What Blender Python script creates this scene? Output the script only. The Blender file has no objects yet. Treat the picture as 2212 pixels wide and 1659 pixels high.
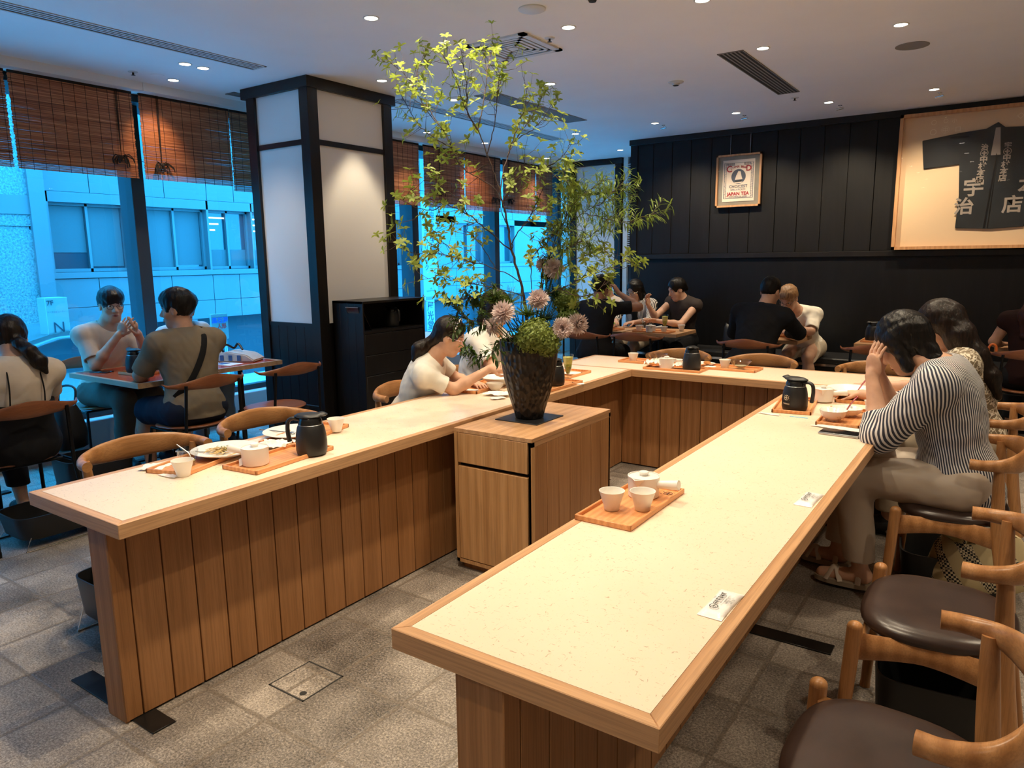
import bpy, bmesh, math, random
import numpy as np
from mathutils import Vector, Matrix, Euler
random.seed(7)
S = bpy.context.scene
COL = S.collection
PI = math.pi

# ------------------------------------------------------------------ camera
cam_d = bpy.data.cameras.new('camera')
cam_d.sensor_width = 36.0
cam_d.lens = 36.0 * 1566.76 / 2212.0
cam_d.clip_start = 0.03
cam_d.clip_end = 200
cam = bpy.data.objects.new('camera', cam_d)
COL.objects.link(cam)
_yaw, _pitch, _roll = -0.604356, 0.170862, -0.012897
_f = Vector((math.sin(_yaw) * math.cos(_pitch), math.cos(_yaw) * math.cos(_pitch), -math.sin(_pitch)))
_r = Vector((math.cos(_yaw), -math.sin(_yaw), 0))
_u = _r.cross(_f)
_r2 = _r * math.cos(_roll) + _u * math.sin(_roll)
_u2 = -_r * math.sin(_roll) + _u * math.cos(_roll)
_m = Matrix((_r2, _u2, -_f)).transposed().to_4x4()
_m.translation = Vector((0, 0, 1.505))
cam.matrix_world = _m
S.camera = cam

# ------------------------------------------------------------------ world (cool daylight of the street)
W = bpy.data.worlds.new('sky')
S.world = W
W.use_nodes = True
_n = W.node_tree.nodes
_bg = _n['Background']
_bg.inputs[0].default_value = (0.03, 0.45, 1.0, 1)
_bg.inputs[1].default_value = 15.0
S.view_settings.view_transform = 'Standard'
S.view_settings.look = 'None'
S.view_settings.gamma = 1.0
S.view_settings.use_curve_mapping = False
S.view_settings.exposure = 0.2
S.cycles.max_bounces = 8
S.cycles.diffuse_bounces = 6
S.cycles.glossy_bounces = 3
S.cycles.transmission_bounces = 5
S.cycles.transparent_max_bounces = 12
S.cycles.caustics_reflective = False
S.cycles.caustics_refractive = False
S.cycles.sample_clamp_indirect = 4.0
S.cycles.use_denoising = True

# ------------------------------------------------------------------ helpers
def V(*a):
    return Vector(a)

class MB:
    """collects shapes into one bmesh; build() links them as one mesh object"""
    def __init__(s):
        s.bm = bmesh.new()
    def box(s, a, b, bev=0.0, rot=None, piv=None, seg=1):
        a = Vector(a); b = Vector(b)
        c = (a + b) / 2
        d = b - a
        m = Matrix.Translation(c) @ Matrix.Diagonal((abs(d.x), abs(d.y), abs(d.z), 1))
        r = bmesh.ops.create_cube(s.bm, size=1.0, matrix=m)
        vs = r['verts']
        if bev > 0:
            es = list({e for v in vs for e in v.link_edges})
            q = bmesh.ops.bevel(s.bm, geom=es, offset=bev, offset_type='OFFSET', segments=seg, profile=0.5, affect='EDGES', clamp_overlap=True)
            vs = list({v for f in q['faces'] for v in f.verts} | {v for v in vs if v.is_valid})
        if rot is not None:
            p = Vector(piv) if piv is not None else c
            for v in vs:
                v.co = rot @ (v.co - p) + p
        return vs
    def lathe(s, prof, seg=24, c=(0, 0, 0), axis=None, cap0=True, cap1=True, sc=(1, 1)):
        """prof: [(r, z), ...]"""
        c = Vector(c)
        M = axis if axis is not None else Matrix.Identity(3)
        rings = []
        for (r, z) in prof:
            if r < 1e-6:
                rings.append([s.bm.verts.new(c + M @ Vector((0, 0, z)))])
            else:
                rings.append([s.bm.verts.new(c + M @ Vector((r * sc[0] * math.cos(2 * PI * k / seg), r * sc[1] * math.sin(2 * PI * k / seg), z))) for k in range(seg)])
        for A, B in zip(rings[:-1], rings[1:]):
            if len(A) == 1 and len(B) == 1:
                continue
            for k in range(seg):
                k2 = (k + 1) % seg
                if len(A) == 1:
                    s.bm.faces.new((A[0], B[k2], B[k]))
                elif len(B) == 1:
                    s.bm.faces.new((A[k], A[k2], B[0]))
                else:
                    s.bm.faces.new((A[k], A[k2], B[k2], B[k]))
        if cap0 and len(rings[0]) > 1:
            s.bm.faces.new(rings[0][::-1])
        if cap1 and len(rings[-1]) > 1:
            s.bm.faces.new(rings[-1])
        return s
    def tube(s, pts, rad, seg=10, close=True, sq=None, up=None):
        """sweep; rad scalar or list; sq: list/tuple of (width, height) half sizes for an oval section"""
        pts = [Vector(p) for p in pts]
        n = len(pts)
        rads = rad if isinstance(rad, (list, tuple)) else [rad] * n
        T = []
        for i in range(n):
            t = (pts[min(i + 1, n - 1)] - pts[max(i - 1, 0)])
            T.append(t.normalized())
        u = Vector(up) if up is not None else (Vector((0, 0, 1)) if abs(T[0].z) < 0.9 else Vector((1, 0, 0)))
        rings = []
        for i in range(n):
            t = T[i]
            u = (u - t * u.dot(t))
            if u.length < 1e-6:
                u = t.orthogonal()
            u.normalize()
            w = t.cross(u)
            ru, rw = (sq[i] if sq is not None else (rads[i], rads[i]))
            rings.append([s.bm.verts.new(pts[i] + w * (rw * math.cos(2 * PI * k / seg)) + u * (ru * math.sin(2 * PI * k / seg))) for k in range(seg)])
        for A, B in zip(rings[:-1], rings[1:]):
            for k in range(seg):
                k2 = (k + 1) % seg
                s.bm.faces.new((A[k], A[k2], B[k2], B[k]))
        if close:
            s.bm.faces.new(rings[0][::-1]); s.bm.faces.new(rings[-1])
        return s
    def ball(s, c, r, sc=(1, 1, 1), u=14, v=9, rot=None):
        m = Matrix.Translation(Vector(c)) @ (rot.to_4x4() if rot is not None else Matrix.Identity(4)) @ Matrix.Diagonal((r * sc[0], r * sc[1], r * sc[2], 1))
        bmesh.ops.create_uvsphere(s.bm, u_segments=u, v_segments=v, radius=1.0, matrix=m)
        return s
    def prism(s, poly, h0, h1, plane='xy'):
        """poly [(a,b)], extruded between h0 and h1 along the third axis"""
        def P(a, b, h):
            return {'xy': (a, b, h), 'xz': (a, h, b), 'yz': (h, a, b)}[plane]
        A = [s.bm.verts.new(P(a, b, h0)) for a, b in poly]
        B = [s.bm.verts.new(P(a, b, h1)) for a, b in poly]
        n = len(poly)
        for k in range(n):
            k2 = (k + 1) % n
            s.bm.faces.new((A[k], A[k2], B[k2], B[k]))
        s.bm.faces.new(A[::-1]); s.bm.faces.new(B)
        return s
    def quad(s, a, b, c, d):
        s.bm.faces.new([s.bm.verts.new(Vector(p)) for p in (a, b, c, d)])
        return s
    def mesh(s, name, ang=40, flat=False):
        bmesh.ops.recalc_face_normals(s.bm, faces=s.bm.faces)
        me = bpy.data.meshes.new(name)
        s.bm.to_mesh(me)
        s.bm.free()
        if not flat:
            me.shade_smooth()
            me.set_sharp_from_angle(angle=math.radians(ang))
        return me
    def build(s, name, m, parent=None, ang=40, loc=None, flat=False):
        return link(name, s.mesh(name, ang, flat), m, parent, loc)

def link(name, me, m, parent=None, loc=None, rot=None):
    o = bpy.data.objects.new(name, me)
    COL.objects.link(o)
    if m is not None and not me.materials:
        for q in (m if isinstance(m, (list, tuple)) else [m]):
            me.materials.append(q)
    if parent is not None:
        o.parent = parent
    if loc is not None:
        o.location = loc
    if rot is not None:
        o.rotation_euler = rot
    return o

def tag(o, label=None, cat=None, group=None, kind=None):
    if label: o['label'] = label
    if cat: o['category'] = cat
    if group: o['group'] = group
    if kind: o['kind'] = kind
    return o

def empty(name, loc, label, cat, rz=0.0, group=None):
    o = bpy.data.objects.new(name, None)
    COL.objects.link(o)
    o.empty_display_size = 0.1
    o.location = loc
    o.rotation_euler = (0, 0, rz)
    return tag(o, label, cat, group)

def struct(o):
    o['kind'] = 'structure'
    return o

def dup(root, loc, rz=None, label=None, group=None):
    def cp(o, par):
        c = o.copy()
        COL.objects.link(c)
        c.parent = par
        for ch in list(o.children):
            cp(ch, c)
        return c
    r = cp(root, None)
    r.location = loc
    if rz is not None:
        r.rotation_euler = (0, 0, rz)
    if label: r['label'] = label
    if group: r['group'] = group
    return r

def text_mesh(body, size, name='text', ext=0.0, align='CENTER', sx=1.0, bold=0.0, ls=1.0):
    cu = bpy.data.curves.new(name, 'FONT')
    cu.body = body
    cu.size = size
    cu.align_x = align
    cu.align_y = 'CENTER'
    cu.extrude = ext
    cu.offset = bold
    cu.space_line = ls
    cu.resolution_u = 3
    o = bpy.data.objects.new(name, cu)
    COL.objects.link(o)
    dg = bpy.context.evaluated_depsgraph_get()
    me = bpy.data.meshes.new_from_object(o.evaluated_get(dg))
    bpy.data.objects.remove(o)
    bpy.data.curves.remove(cu)
    if sx != 1.0:
        for v in me.vertices:
            v.co.x *= sx
    me.name = name
    return me

def put_text(me, m, parent, M, name='lettering'):
    """M: 4x4 matrix in the parent's space placing the text's xy plane"""
    o = link(name, me, m, parent)
    o.matrix_local = M
    return o

def frame(o, x, y):
    """4x4 with given x and y axes and origin"""
    x = Vector(x).normalized(); y = Vector(y).normalized()
    z = x.cross(y)
    m = Matrix((x, y, z)).transposed().to_4x4()
    m.translation = Vector(o)
    return m

# ------------------------------------------------------------------ materials
MT = {}
class NB:
    def __init__(s, name):
        m = bpy.data.materials.new(name)
        m.use_nodes = True
        s.m = m
        s.t = m.node_tree
        s.N = s.t.nodes
        s.p = s.N['Principled BSDF']
        s.out = s.N['Material Output']
    def n(s, typ, **kw):
        x = s.N.new('ShaderNode' + typ)
        for k, v in kw.items():
            setattr(x, k, v)
        return x
    def l(s, a, b):
        s.t.links.new(a, b)
    def coord(s, scale=(1, 1, 1), rot=(0, 0, 0), kind='Object', rnd=0.0):
        tc = s.n('TexCoord')
        mp = s.n('Mapping')
        mp.inputs['Scale'].default_value = scale
        mp.inputs['Rotation'].default_value = rot
        if rnd:
            oi = s.n('ObjectInfo'); vm = s.n('VectorMath', operation='SCALE')
            cx = s.n('CombineXYZ')
            for k in range(3): s.l(oi.outputs['Random'], cx.inputs[k])
            s.l(cx.outputs[0], vm.inputs[0]); vm.inputs['Scale'].default_value = rnd
            s.l(vm.outputs[0], mp.inputs['Location'])
        s.l(tc.outputs[kind], mp.inputs[0])
        return mp.outputs[0]
    def noise(s, vec, scale, detail=4, rough=0.55, dist=0.0):
        x = s.n('TexNoise')
        x.inputs['Scale'].default_value = scale
        x.inputs['Detail'].default_value = detail
        x.inputs['Roughness'].default_value = rough
        x.inputs['Distortion'].default_value = dist
        s.l(vec, x.inputs['Vector'])
        return x.outputs['Fac']
    def ramp(s, fac, stops):
        x = s.n('ValToRGB')
        e = x.color_ramp.elements
        while len(e) < len(stops):
            e.new(0.5)
        for i, (p, c) in enumerate(stops):
            e[i].position = p
            e[i].color = (*c, 1) if len(c) == 3 else c
        s.l(fac, x.inputs[0])
        return x.outputs[0]
    def mix(s, fac, a, b, typ='MIX'):
        x = s.n('Mix', data_type='RGBA', blend_type=typ)
        for sock, v in ((x.inputs[0], fac), (x.inputs[6], a), (x.inputs[7], b)):
            if isinstance(v, (int, float)):
                sock.default_value = v
            elif isinstance(v, tuple):
                sock.default_value = (*v, 1) if len(v) == 3 else v
            else:
                s.l(v, sock)
        return x.outputs[2]
    def math(s, op, a, b=None, c=None):
        x = s.n('Math', operation=op)
        for i, v in enumerate((a, b, c)):
            if v is None: continue
            if isinstance(v, (int, float)): x.inputs[i].default_value = v
            else: s.l(v, x.inputs[i])
        return x.outputs[0]
    def bump(s, h, strength=0.3, dist=0.002):
        x = s.n('Bump')
        x.inputs['Strength'].default_value = strength
        x.inputs['Distance'].default_value = dist
        s.l(h, x.inputs['Height'])
        s.l(x.outputs[0], s.p.inputs['Normal'])
    def base(s, c):
        if isinstance(c, tuple): s.p.inputs['Base Color'].default_value = (*c, 1)
        else: s.l(c, s.p.inputs['Base Color'])
    def set(s, rough=0.5, metal=0.0, spec=0.5, **kw):
        s.p.inputs['Roughness'].default_value = rough
        s.p.inputs['Metallic'].default_value = metal
        s.p.inputs['Specular IOR Level'].default_value = spec
        for k, v in kw.items():
            s.p.inputs[k].default_value = v
        return s

def plain(name, c, rough=0.5, metal=0.0, spec=0.5, var=0.0, vs=8.0, bump=0.0, bs=60.0, bd=0.001, **kw):
    b = NB(name)
    b.set(rough, metal, spec, **kw)
    vec = b.coord()
    if var > 0:
        f = b.noise(vec, vs, 3)
        lo = tuple(x * (1 - var) for x in c); hi = tuple(min(1, x * (1 + var)) for x in c)
        b.base(b.ramp(f, [(0.3, lo), (0.7, hi)]))
    else:
        b.base(c)
    if bump > 0:
        b.bump(b.noise(vec, bs, 4), bump, bd)
    MT[name] = b.m
    return b.m

def wood(name, c0, c1, c2, axis='z', scale=1.0, rough=0.45, pore=0.35, spec=0.4, rnd=3.0, lines=9.0):
    """streaky timber, grain running along the axis"""
    b = NB(name)
    b.set(rough, 0, spec)
    st = {'x': (0.35, 6, 6), 'y': (6, 0.35, 6), 'z': (6, 6, 0.35)}[axis]
    vec = b.coord(tuple(q * scale for q in st), rnd=rnd)
    f1 = b.noise(vec, 1.6, 5, 0.6, 0.6)
    w = b.n('TexWave', wave_type='BANDS', bands_direction={'x': 'Y', 'y': 'X', 'z': 'X'}[axis])
    w.inputs['Scale'].default_value = lines * 0.12
    w.inputs['Distortion'].default_value = 2.2
    w.inputs['Detail'].default_value = 2.0
    b.l(vec, w.inputs['Vector'])
    fine = tuple({True: 1.2, False: 55.0}[a == axis] * scale for a in 'xyz')
    f2 = b.noise(b.coord(fine, rnd=rnd), 3.0, 3, 0.7)
    m1 = b.math('ADD', b.math('MULTIPLY', f1, 0.75), b.math('MULTIPLY', w.outputs['Fac'], 0.25))
    col = b.ramp(m1, [(0.25, c0), (0.5, c1), (0.75, c2)])
    pr = b.ramp(f2, [(0.40, (0, 0, 0)), (0.56, (1, 1, 1))])
    dark = tuple(x * 0.55 for x in c0)
    col2 = b.mix(b.math('MULTIPLY', b.math('SUBTRACT', 1.0, pr), pore), col, dark)
    b.base(col2)
    b.bump(f2, 0.12, 0.0006)
    MT[name] = b.m
    return b.m

# counter oak (trim, planks), chair oak, walnut, bamboo
wood('oak_x', (0.46, 0.245, 0.115), (0.56, 0.315, 0.155), (0.64, 0.38, 0.20), 'x', 1.0, 0.42)
wood('oak_y', (0.46, 0.245, 0.115), (0.56, 0.315, 0.155), (0.64, 0.38, 0.20), 'y', 1.0, 0.42)
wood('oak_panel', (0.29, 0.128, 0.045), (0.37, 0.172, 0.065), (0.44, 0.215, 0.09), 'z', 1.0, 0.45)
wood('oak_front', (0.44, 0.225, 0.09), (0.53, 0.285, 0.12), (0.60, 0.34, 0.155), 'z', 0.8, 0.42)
wood('oak_chair', (0.34, 0.145, 0.05), (0.45, 0.21, 0.078), (0.54, 0.27, 0.11), 'x', 1.2, 0.32, 0.3)
wood('oak_chair_z', (0.34, 0.145, 0.05), (0.45, 0.21, 0.078), (0.54, 0.27, 0.11), 'z', 1.2, 0.32, 0.3)
wood('teak', (0.17, 0.055, 0.022), (0.235, 0.082, 0.034), (0.30, 0.115, 0.05), 'x', 1.2, 0.30, 0.25)
wood('table_edge', (0.42, 0.27, 0.16), (0.5, 0.33, 0.2), (0.56, 0.38, 0.24), 'x', 1.0, 0.4)
wood('bamboo', (0.58, 0.24, 0.085), (0.70, 0.31, 0.12), (0.80, 0.39, 0.165), 'y', 2.2, 0.38, 0.25, rnd=0)
wood('frame_wood', (0.50, 0.24, 0.10), (0.60, 0.31, 0.14), (0.66, 0.36, 0.17), 'z', 1.0, 0.4)

b = NB('inlay')                                  # cream laminate with brown fibre flecks
b.set(0.34, 0, 0.45)
v = b.coord()
n0 = b.noise(v, 3.0, 3)
basec = b.ramp(n0, [(0.3, (0.79, 0.63, 0.47)), (0.7, (0.83, 0.67, 0.51))])
f1 = b.noise(b.coord((60, 170, 1), (0, 0, 0.5)), 1.0, 2, 0.6, 0.8)
f2 = b.noise(b.coord((170, 60, 1), (0, 0, 0.9)), 1.0, 2, 0.6, 0.8)
k1 = b.ramp(f1, [(0.66, (0, 0, 0)), (0.70, (1, 1, 1))])
k2 = b.ramp(f2, [(0.67, (0, 0, 0)), (0.71, (1, 1, 1))])
msk = b.math('MAXIMUM', k1, k2)
b.base(b.mix(b.math('MULTIPLY', msk, 0.62), basec, (0.28, 0.20, 0.10)))
MT['inlay'] = b.m

b = NB('red_laminate')
b.set(0.22, 0, 0.5)
b.base(b.ramp(b.noise(b.coord(), 5, 3), [(0.3, (0.42, 0.05, 0.012)), (0.7, (0.55, 0.08, 0.02))]))
MT['red_laminate'] = b.m

def darkwood(name, c, rough=0.42, spec=0.4, grain=0.25):
    b = NB(name)
    b.set(rough, 0, spec)
    v = b.coord((9, 9, 0.8), rnd=0)
    f = b.noise(v, 2.0, 6, 0.65, 1.5)
    b.base(b.ramp(f, [(0.30, tuple(x * 0.6 for x in c)), (0.62, c), (0.80, tuple(x * 1.8 for x in c))]))
    b.bump(f, grain, 0.002)
    MT[name] = b.m
darkwood('dark_board', (0.0075, 0.0065, 0.0062), 0.5, 0.3)
darkwood('dark_board_low', (0.0055, 0.0055, 0.0065), 0.42, 0.3, 0.12)
darkwood('dark_post', (0.011, 0.009, 0.0085), 0.38, 0.4, 0.12)
plain('ceiling_paint', (0.86, 0.85, 0.83), 0.9, var=0.02, vs=2)
plain('soffit_paint', (0.78, 0.77, 0.75), 0.9)
plain('washi', (0.80, 0.775, 0.725), 0.75, bump=0.15, bs=220, bd=0.0006)
plain('plaster', (0.66, 0.60, 0.53), 0.9, var=0.05)
plain('black_steel', (0.012, 0.012, 0.013), 0.38, 0.6, 0.5)
plain('black_paint', (0.013, 0.013, 0.014), 0.45, 0.0, 0.4)
plain('plate_steel', (0.028, 0.027, 0.026), 0.3, 0.7, 0.5, var=0.25, vs=12)
plain('chrome', (0.75, 0.75, 0.75), 0.15, 1.0)
plain('steel_spoon', (0.6, 0.58, 0.55), 0.25, 1.0)
plain('leather', (0.036, 0.021, 0.017), 0.30, 0, 0.55, var=0.25, vs=9, bump=0.25, bs=260, bd=0.0006)
plain('white_ceramic', (0.80, 0.765, 0.70), 0.28, 0, 0.5)
plain('matte_ceramic', (0.72, 0.68, 0.60), 0.5, 0, 0.4)
plain('pot_black', (0.014, 0.014, 0.015), 0.42, 0, 0.45, bump=0.1, bs=500, bd=0.0003)
plain('pot_gloss', (0.012, 0.012, 0.012), 0.2, 0, 0.5)
plain('logo_cream', (0.68, 0.58, 0.42), 0.6)
plain('ink', (0.02, 0.018, 0.015), 0.6)
plain('brown_ink', (0.07, 0.022, 0.012), 0.6)
plain('paper', (0.86, 0.84, 0.80), 0.75, bump=0.2, bs=60, bd=0.002)
plain('film', (0.88, 0.86, 0.83), 0.22, 0, 0.6, bump=0.35, bs=70, bd=0.003)
plain('napkin', (0.84, 0.80, 0.73), 0.8, bump=0.5, bs=45, bd=0.004)
plain('blue_paper', (0.17, 0.50, 0.72), 0.7)
plain('vent_white', (0.62, 0.62, 0.60), 0.6)
plain('vent_grey', (0.23, 0.215, 0.20), 0.7)
plain('vent_dark', (0.02, 0.02, 0.02), 0.8)
plain('red_lacquer', (0.22, 0.008, 0.012), 0.25, 0, 0.6)
plain('screen_black', (0.006, 0.006, 0.007), 0.08, 0, 0.6)
plain('alu', (0.55, 0.56, 0.58), 0.3, 0.9)
plain('concrete_curb', (0.40, 0.42, 0.44), 0.85)
plain('mullion_paint', (0.035, 0.045, 0.055), 0.5, 0.2)

def glass_mat(name, tint=(1, 1, 1), refl=0.9, rough=0.01, ior=1.45, fac_add=0.0):
    """thin sheet: see-through plus a Fresnel reflection"""
    b = NB(name)
    b.N.remove(b.p)
    tr = b.n('BsdfTransparent'); tr.inputs[0].default_value = (*tint, 1)
    gl = b.n('BsdfGlossy'); gl.inputs['Roughness'].default_value = rough
    gl.inputs[0].default_value = (refl, refl, refl, 1)
    fr = b.n('Fresnel'); fr.inputs[0].default_value = ior
    mx = b.n('MixShader')
    fac = fr.outputs[0]
    if fac_add:
        fac = b.math('ADD', fac, fac_add)
    ge = b.n('NewGeometry')
    fac = b.math('MULTIPLY', fac, b.math('SUBTRACT', 1.0, ge.outputs['Backfacing']))
    b.l(fac, mx.inputs[0]); b.l(tr.outputs[0], mx.inputs[1]); b.l(gl.outputs[0], mx.inputs[2])
    b.l(mx.outputs[0], b.out.inputs[0])
    MT[name] = b.m
glass_mat('window_glass', (0.93, 0.97, 1.0), 0.9)
glass_mat('picture_glass', (1, 1, 1), 1.0)
glass_mat('table_glass', (0.90, 0.90, 0.88), 1.0, 0.02, 1.5, 0.05)
glass_mat('lens_glass', (0.97, 0.97, 0.97), 0.7)

def emis(name, c, s):
    b = NB(name)
    b.base((0, 0, 0))
    b.p.inputs['Emission Color'].default_value = (*c, 1)
    b.p.inputs['Emission Strength'].default_value = s
    MT[name] = b.m
emis('lamp_lit', (1.0, 0.93, 0.80), 14.0)
emis('tube_lit', (0.75, 0.95, 1.0), 3.0)

# stone tile floor, 0.3225 m pitch, granite grain, pale uneven joints
b = NB('floor_tiles')
b.set(0.5, 0, 0.4)
tc = b.n('TexCoord')
mp = b.n('Mapping'); b.l(tc.outputs['Object'], mp.inputs[0])
mp.inputs['Location'].default_value = (2.583 + 0.3225 * 40, -1.012 + 0.3180 * 40, 0)
sx = b.n('SeparateXYZ'); b.l(mp.outputs[0], sx.inputs[0])
wob = b.noise(b.coord(), 26, 4, 0.7)
wb = b.math('MULTIPLY', b.math('SUBTRACT', wob, 0.5), 0.030)
ux = b.math('DIVIDE', sx.outputs[0], 0.3225); uy = b.math('DIVIDE', sx.outputs[1], 0.3180)
def edge(u):
    fr = b.math('FRACT', b.math('ADD', u, 0.5))
    return b.math('SUBTRACT', b.math('ABSOLUTE', b.math('SUBTRACT', fr, 0.5)), wb)
ex = edge(ux); ey = edge(uy)
dm = b.math('MINIMUM', ex, ey)
grout = b.ramp(dm, [(0.018, (1, 1, 1)), (0.034, (0, 0, 0))])
cell = b.n('CombineXYZ')
b.l(b.math('FLOOR', b.math('ADD', ux, 0.0)), cell.inputs[0]); b.l(b.math('FLOOR', uy), cell.inputs[1])
wn = b.n('TexWhiteNoise'); b.l(cell.outputs[0], wn.inputs['Vector'])
g1 = b.noise(b.coord(), 125, 3, 0.9)
g2 = b.noise(b.coord(), 3.2, 4, 0.6)
tone = b.math('ADD', b.math('MULTIPLY', g1, 0.62), b.math('ADD', b.math('MULTIPLY', g2, 0.30), b.math('MULTIPLY', wn.outputs['Value'], 0.06)))
col = b.ramp(tone, [(0.38, (0.055, 0.048, 0.042)), (0.50, (0.24, 0.207, 0.178)), (0.62, (0.56, 0.49, 0.42))])
gcol = b.ramp(b.noise(b.coord(), 120, 3, 0.8), [(0.35, (0.05, 0.04, 0.033)), (0.65, (0.30, 0.25, 0.20))])
b.base(b.mix(b.math('MULTIPLY', grout, 0.8), col, gcol))
hb = b.math('SUBTRACT', b.math('MULTIPLY', g1, 0.35), grout)
b.bump(hb, 0.45, 0.003)
rr = b.ramp(g2, [(0.3, (0.30, 0.30, 0.30)), (0.7, (0.62, 0.62, 0.62))])
b.l(rr, b.p.inputs['Roughness'])
MT['floor_tiles'] = b.m

# ------------------------------------------------------------------ room shell
m = MB(); m.box((-6.15, -3.0, -0.12), (3.6, 10.6, 0.0)); struct(m.build('floor', MT['floor_tiles'], flat=True))
m = MB(); m.box((-5.75, -3.0, 2.90), (3.6, 10.6, 3.05)); m.box((-6.4, -3.0, 3.0), (-5.75, 10.6, 3.05)); struct(m.build('ceiling', MT['ceiling_paint'], flat=True))
# soffit above the windows with one hairline joint
m = MB()
for y0, y1 in ((-3.0, 3.302), (3.305, 7.0), (7.003, 10.6)):
    m.box((-5.95, y0, 2.838), (-5.75, y1, 3.0))
struct(m.build('trim_1', MT['soffit_paint'], flat=True))
m = MB(); m.box((-6.4, -3.0, 2.78), (-5.93, 10.6, 3.0)); struct(m.build('trim_2', MT['mullion_paint'], flat=True))

# dark board wall: upper boards with open joints, ledge, smooth lower boards, crown
m = MB()
xs = [-3.96, -3.70, -3.46, -3.228, -2.986, -2.762, -2.534, -2.254, -2.018, -1.775, -1.531, -1.275, -1.03, -0.79, -0.55, -0.31, -0.07, 0.17, 0.41, 0.65, 0.89, 1.13, 1.37, 1.61, 1.85, 2.09, 2.33, 2.57, 2.81, 3.05, 3.29, 3.6]
m.box((-3.96, 8.415, 0), (3.6, 8.6, 2.9))
for a, c in zip(xs[:-1], xs[1:]):
    m.box((a + 0.003, 8.40, 1.54), (c - 0.003, 8.42, 2.84), 0.002)
m.box((-3.99, 8.385, 1.54), (-3.90, 8.62, 2.9))
struct(m.build('wall_back', MT['dark_board'], ang=30))
m = MB(); m.box((-4.0, 8.36, 2.835), (3.6, 8.62, 2.90), 0.003); struct(m.build('trim_3', MT['dark_post']))
m = MB(); m.box((-3.99, 8.375, 1.482), (3.6, 8.45, 1.538), 0.003); struct(m.build('trim_4', MT['dark_post']))
m = MB(); m.box((-3.98, 8.405, 0.0), (3.6, 8.47, 1.462)); m.box((-3.98, 8.41, 0), (-3.90, 8.6, 1.5)); struct(m.build('baseboard_back', MT['dark_board_low'], flat=True))
m = MB(); m.box((-6.4, 10.5, 0), (-3.9, 10.6, 3.0)); m.box((-3.98, 8.6, 0), (-3.9, 10.5, 3.0)); struct(m.build('wall_recess', MT['plaster'], flat=True))
m = MB(); m.box((3.5, -3.0, 0), (3.6, 8.6, 3.0)); struct(m.build('wall_right', MT['plaster'], flat=True))
m = MB(); m.box((-6.4, -3.1, 0), (3.6, -3.0, 3.0)); struct(m.build('wall_front', MT['plaster'], flat=True))
m = MB(); m.box((-6.4, -3.0, 0), (-6.0, -1.2, 3.0)); struct(m.build('wall_left', MT['plaster'], flat=True))

# low curb and window frames
m = MB(); m.box((-6.30, -3.0, -0.1), (-6.0, 10.6, 0.27), 0.008); struct(m.build('trim_5', MT['concrete_curb']))
pitch = 1.70
ys = [3.36 + pitch * k for k in range(-3, 5)]
for i in range(len(ys) - 1):
    y0, y1 = ys[i], ys[i + 1]
    w = bpy.data.objects.new('window_%d' % (i + 1), None); COL.objects.link(w); struct(w)
    w.location = (-6.15, (y0 + y1) / 2, 0.27)
    f = MB()
    yy = (y1 - y0) / 2
    f.box((-0.12, -yy - 0.055, 0), (0.09, -yy + 0.055, 2.55), 0.004)
    if i == len(ys) - 2:
        f.box((-0.12, yy - 0.055, 0), (0.09, yy + 0.055, 2.55), 0.004)
    f.box((-0.06, -yy + 0.05, 0), (0.03, yy - 0.05, 0.05))
    f.build('window_frame', MT['mullion_paint'], w)
    g = MB()
    g.box((-0.022, -yy + 0.05, 0.05), (-0.010, yy - 0.05, 2.55))
    g.build('pane', MT['window_glass'], w, flat=True)

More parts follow.
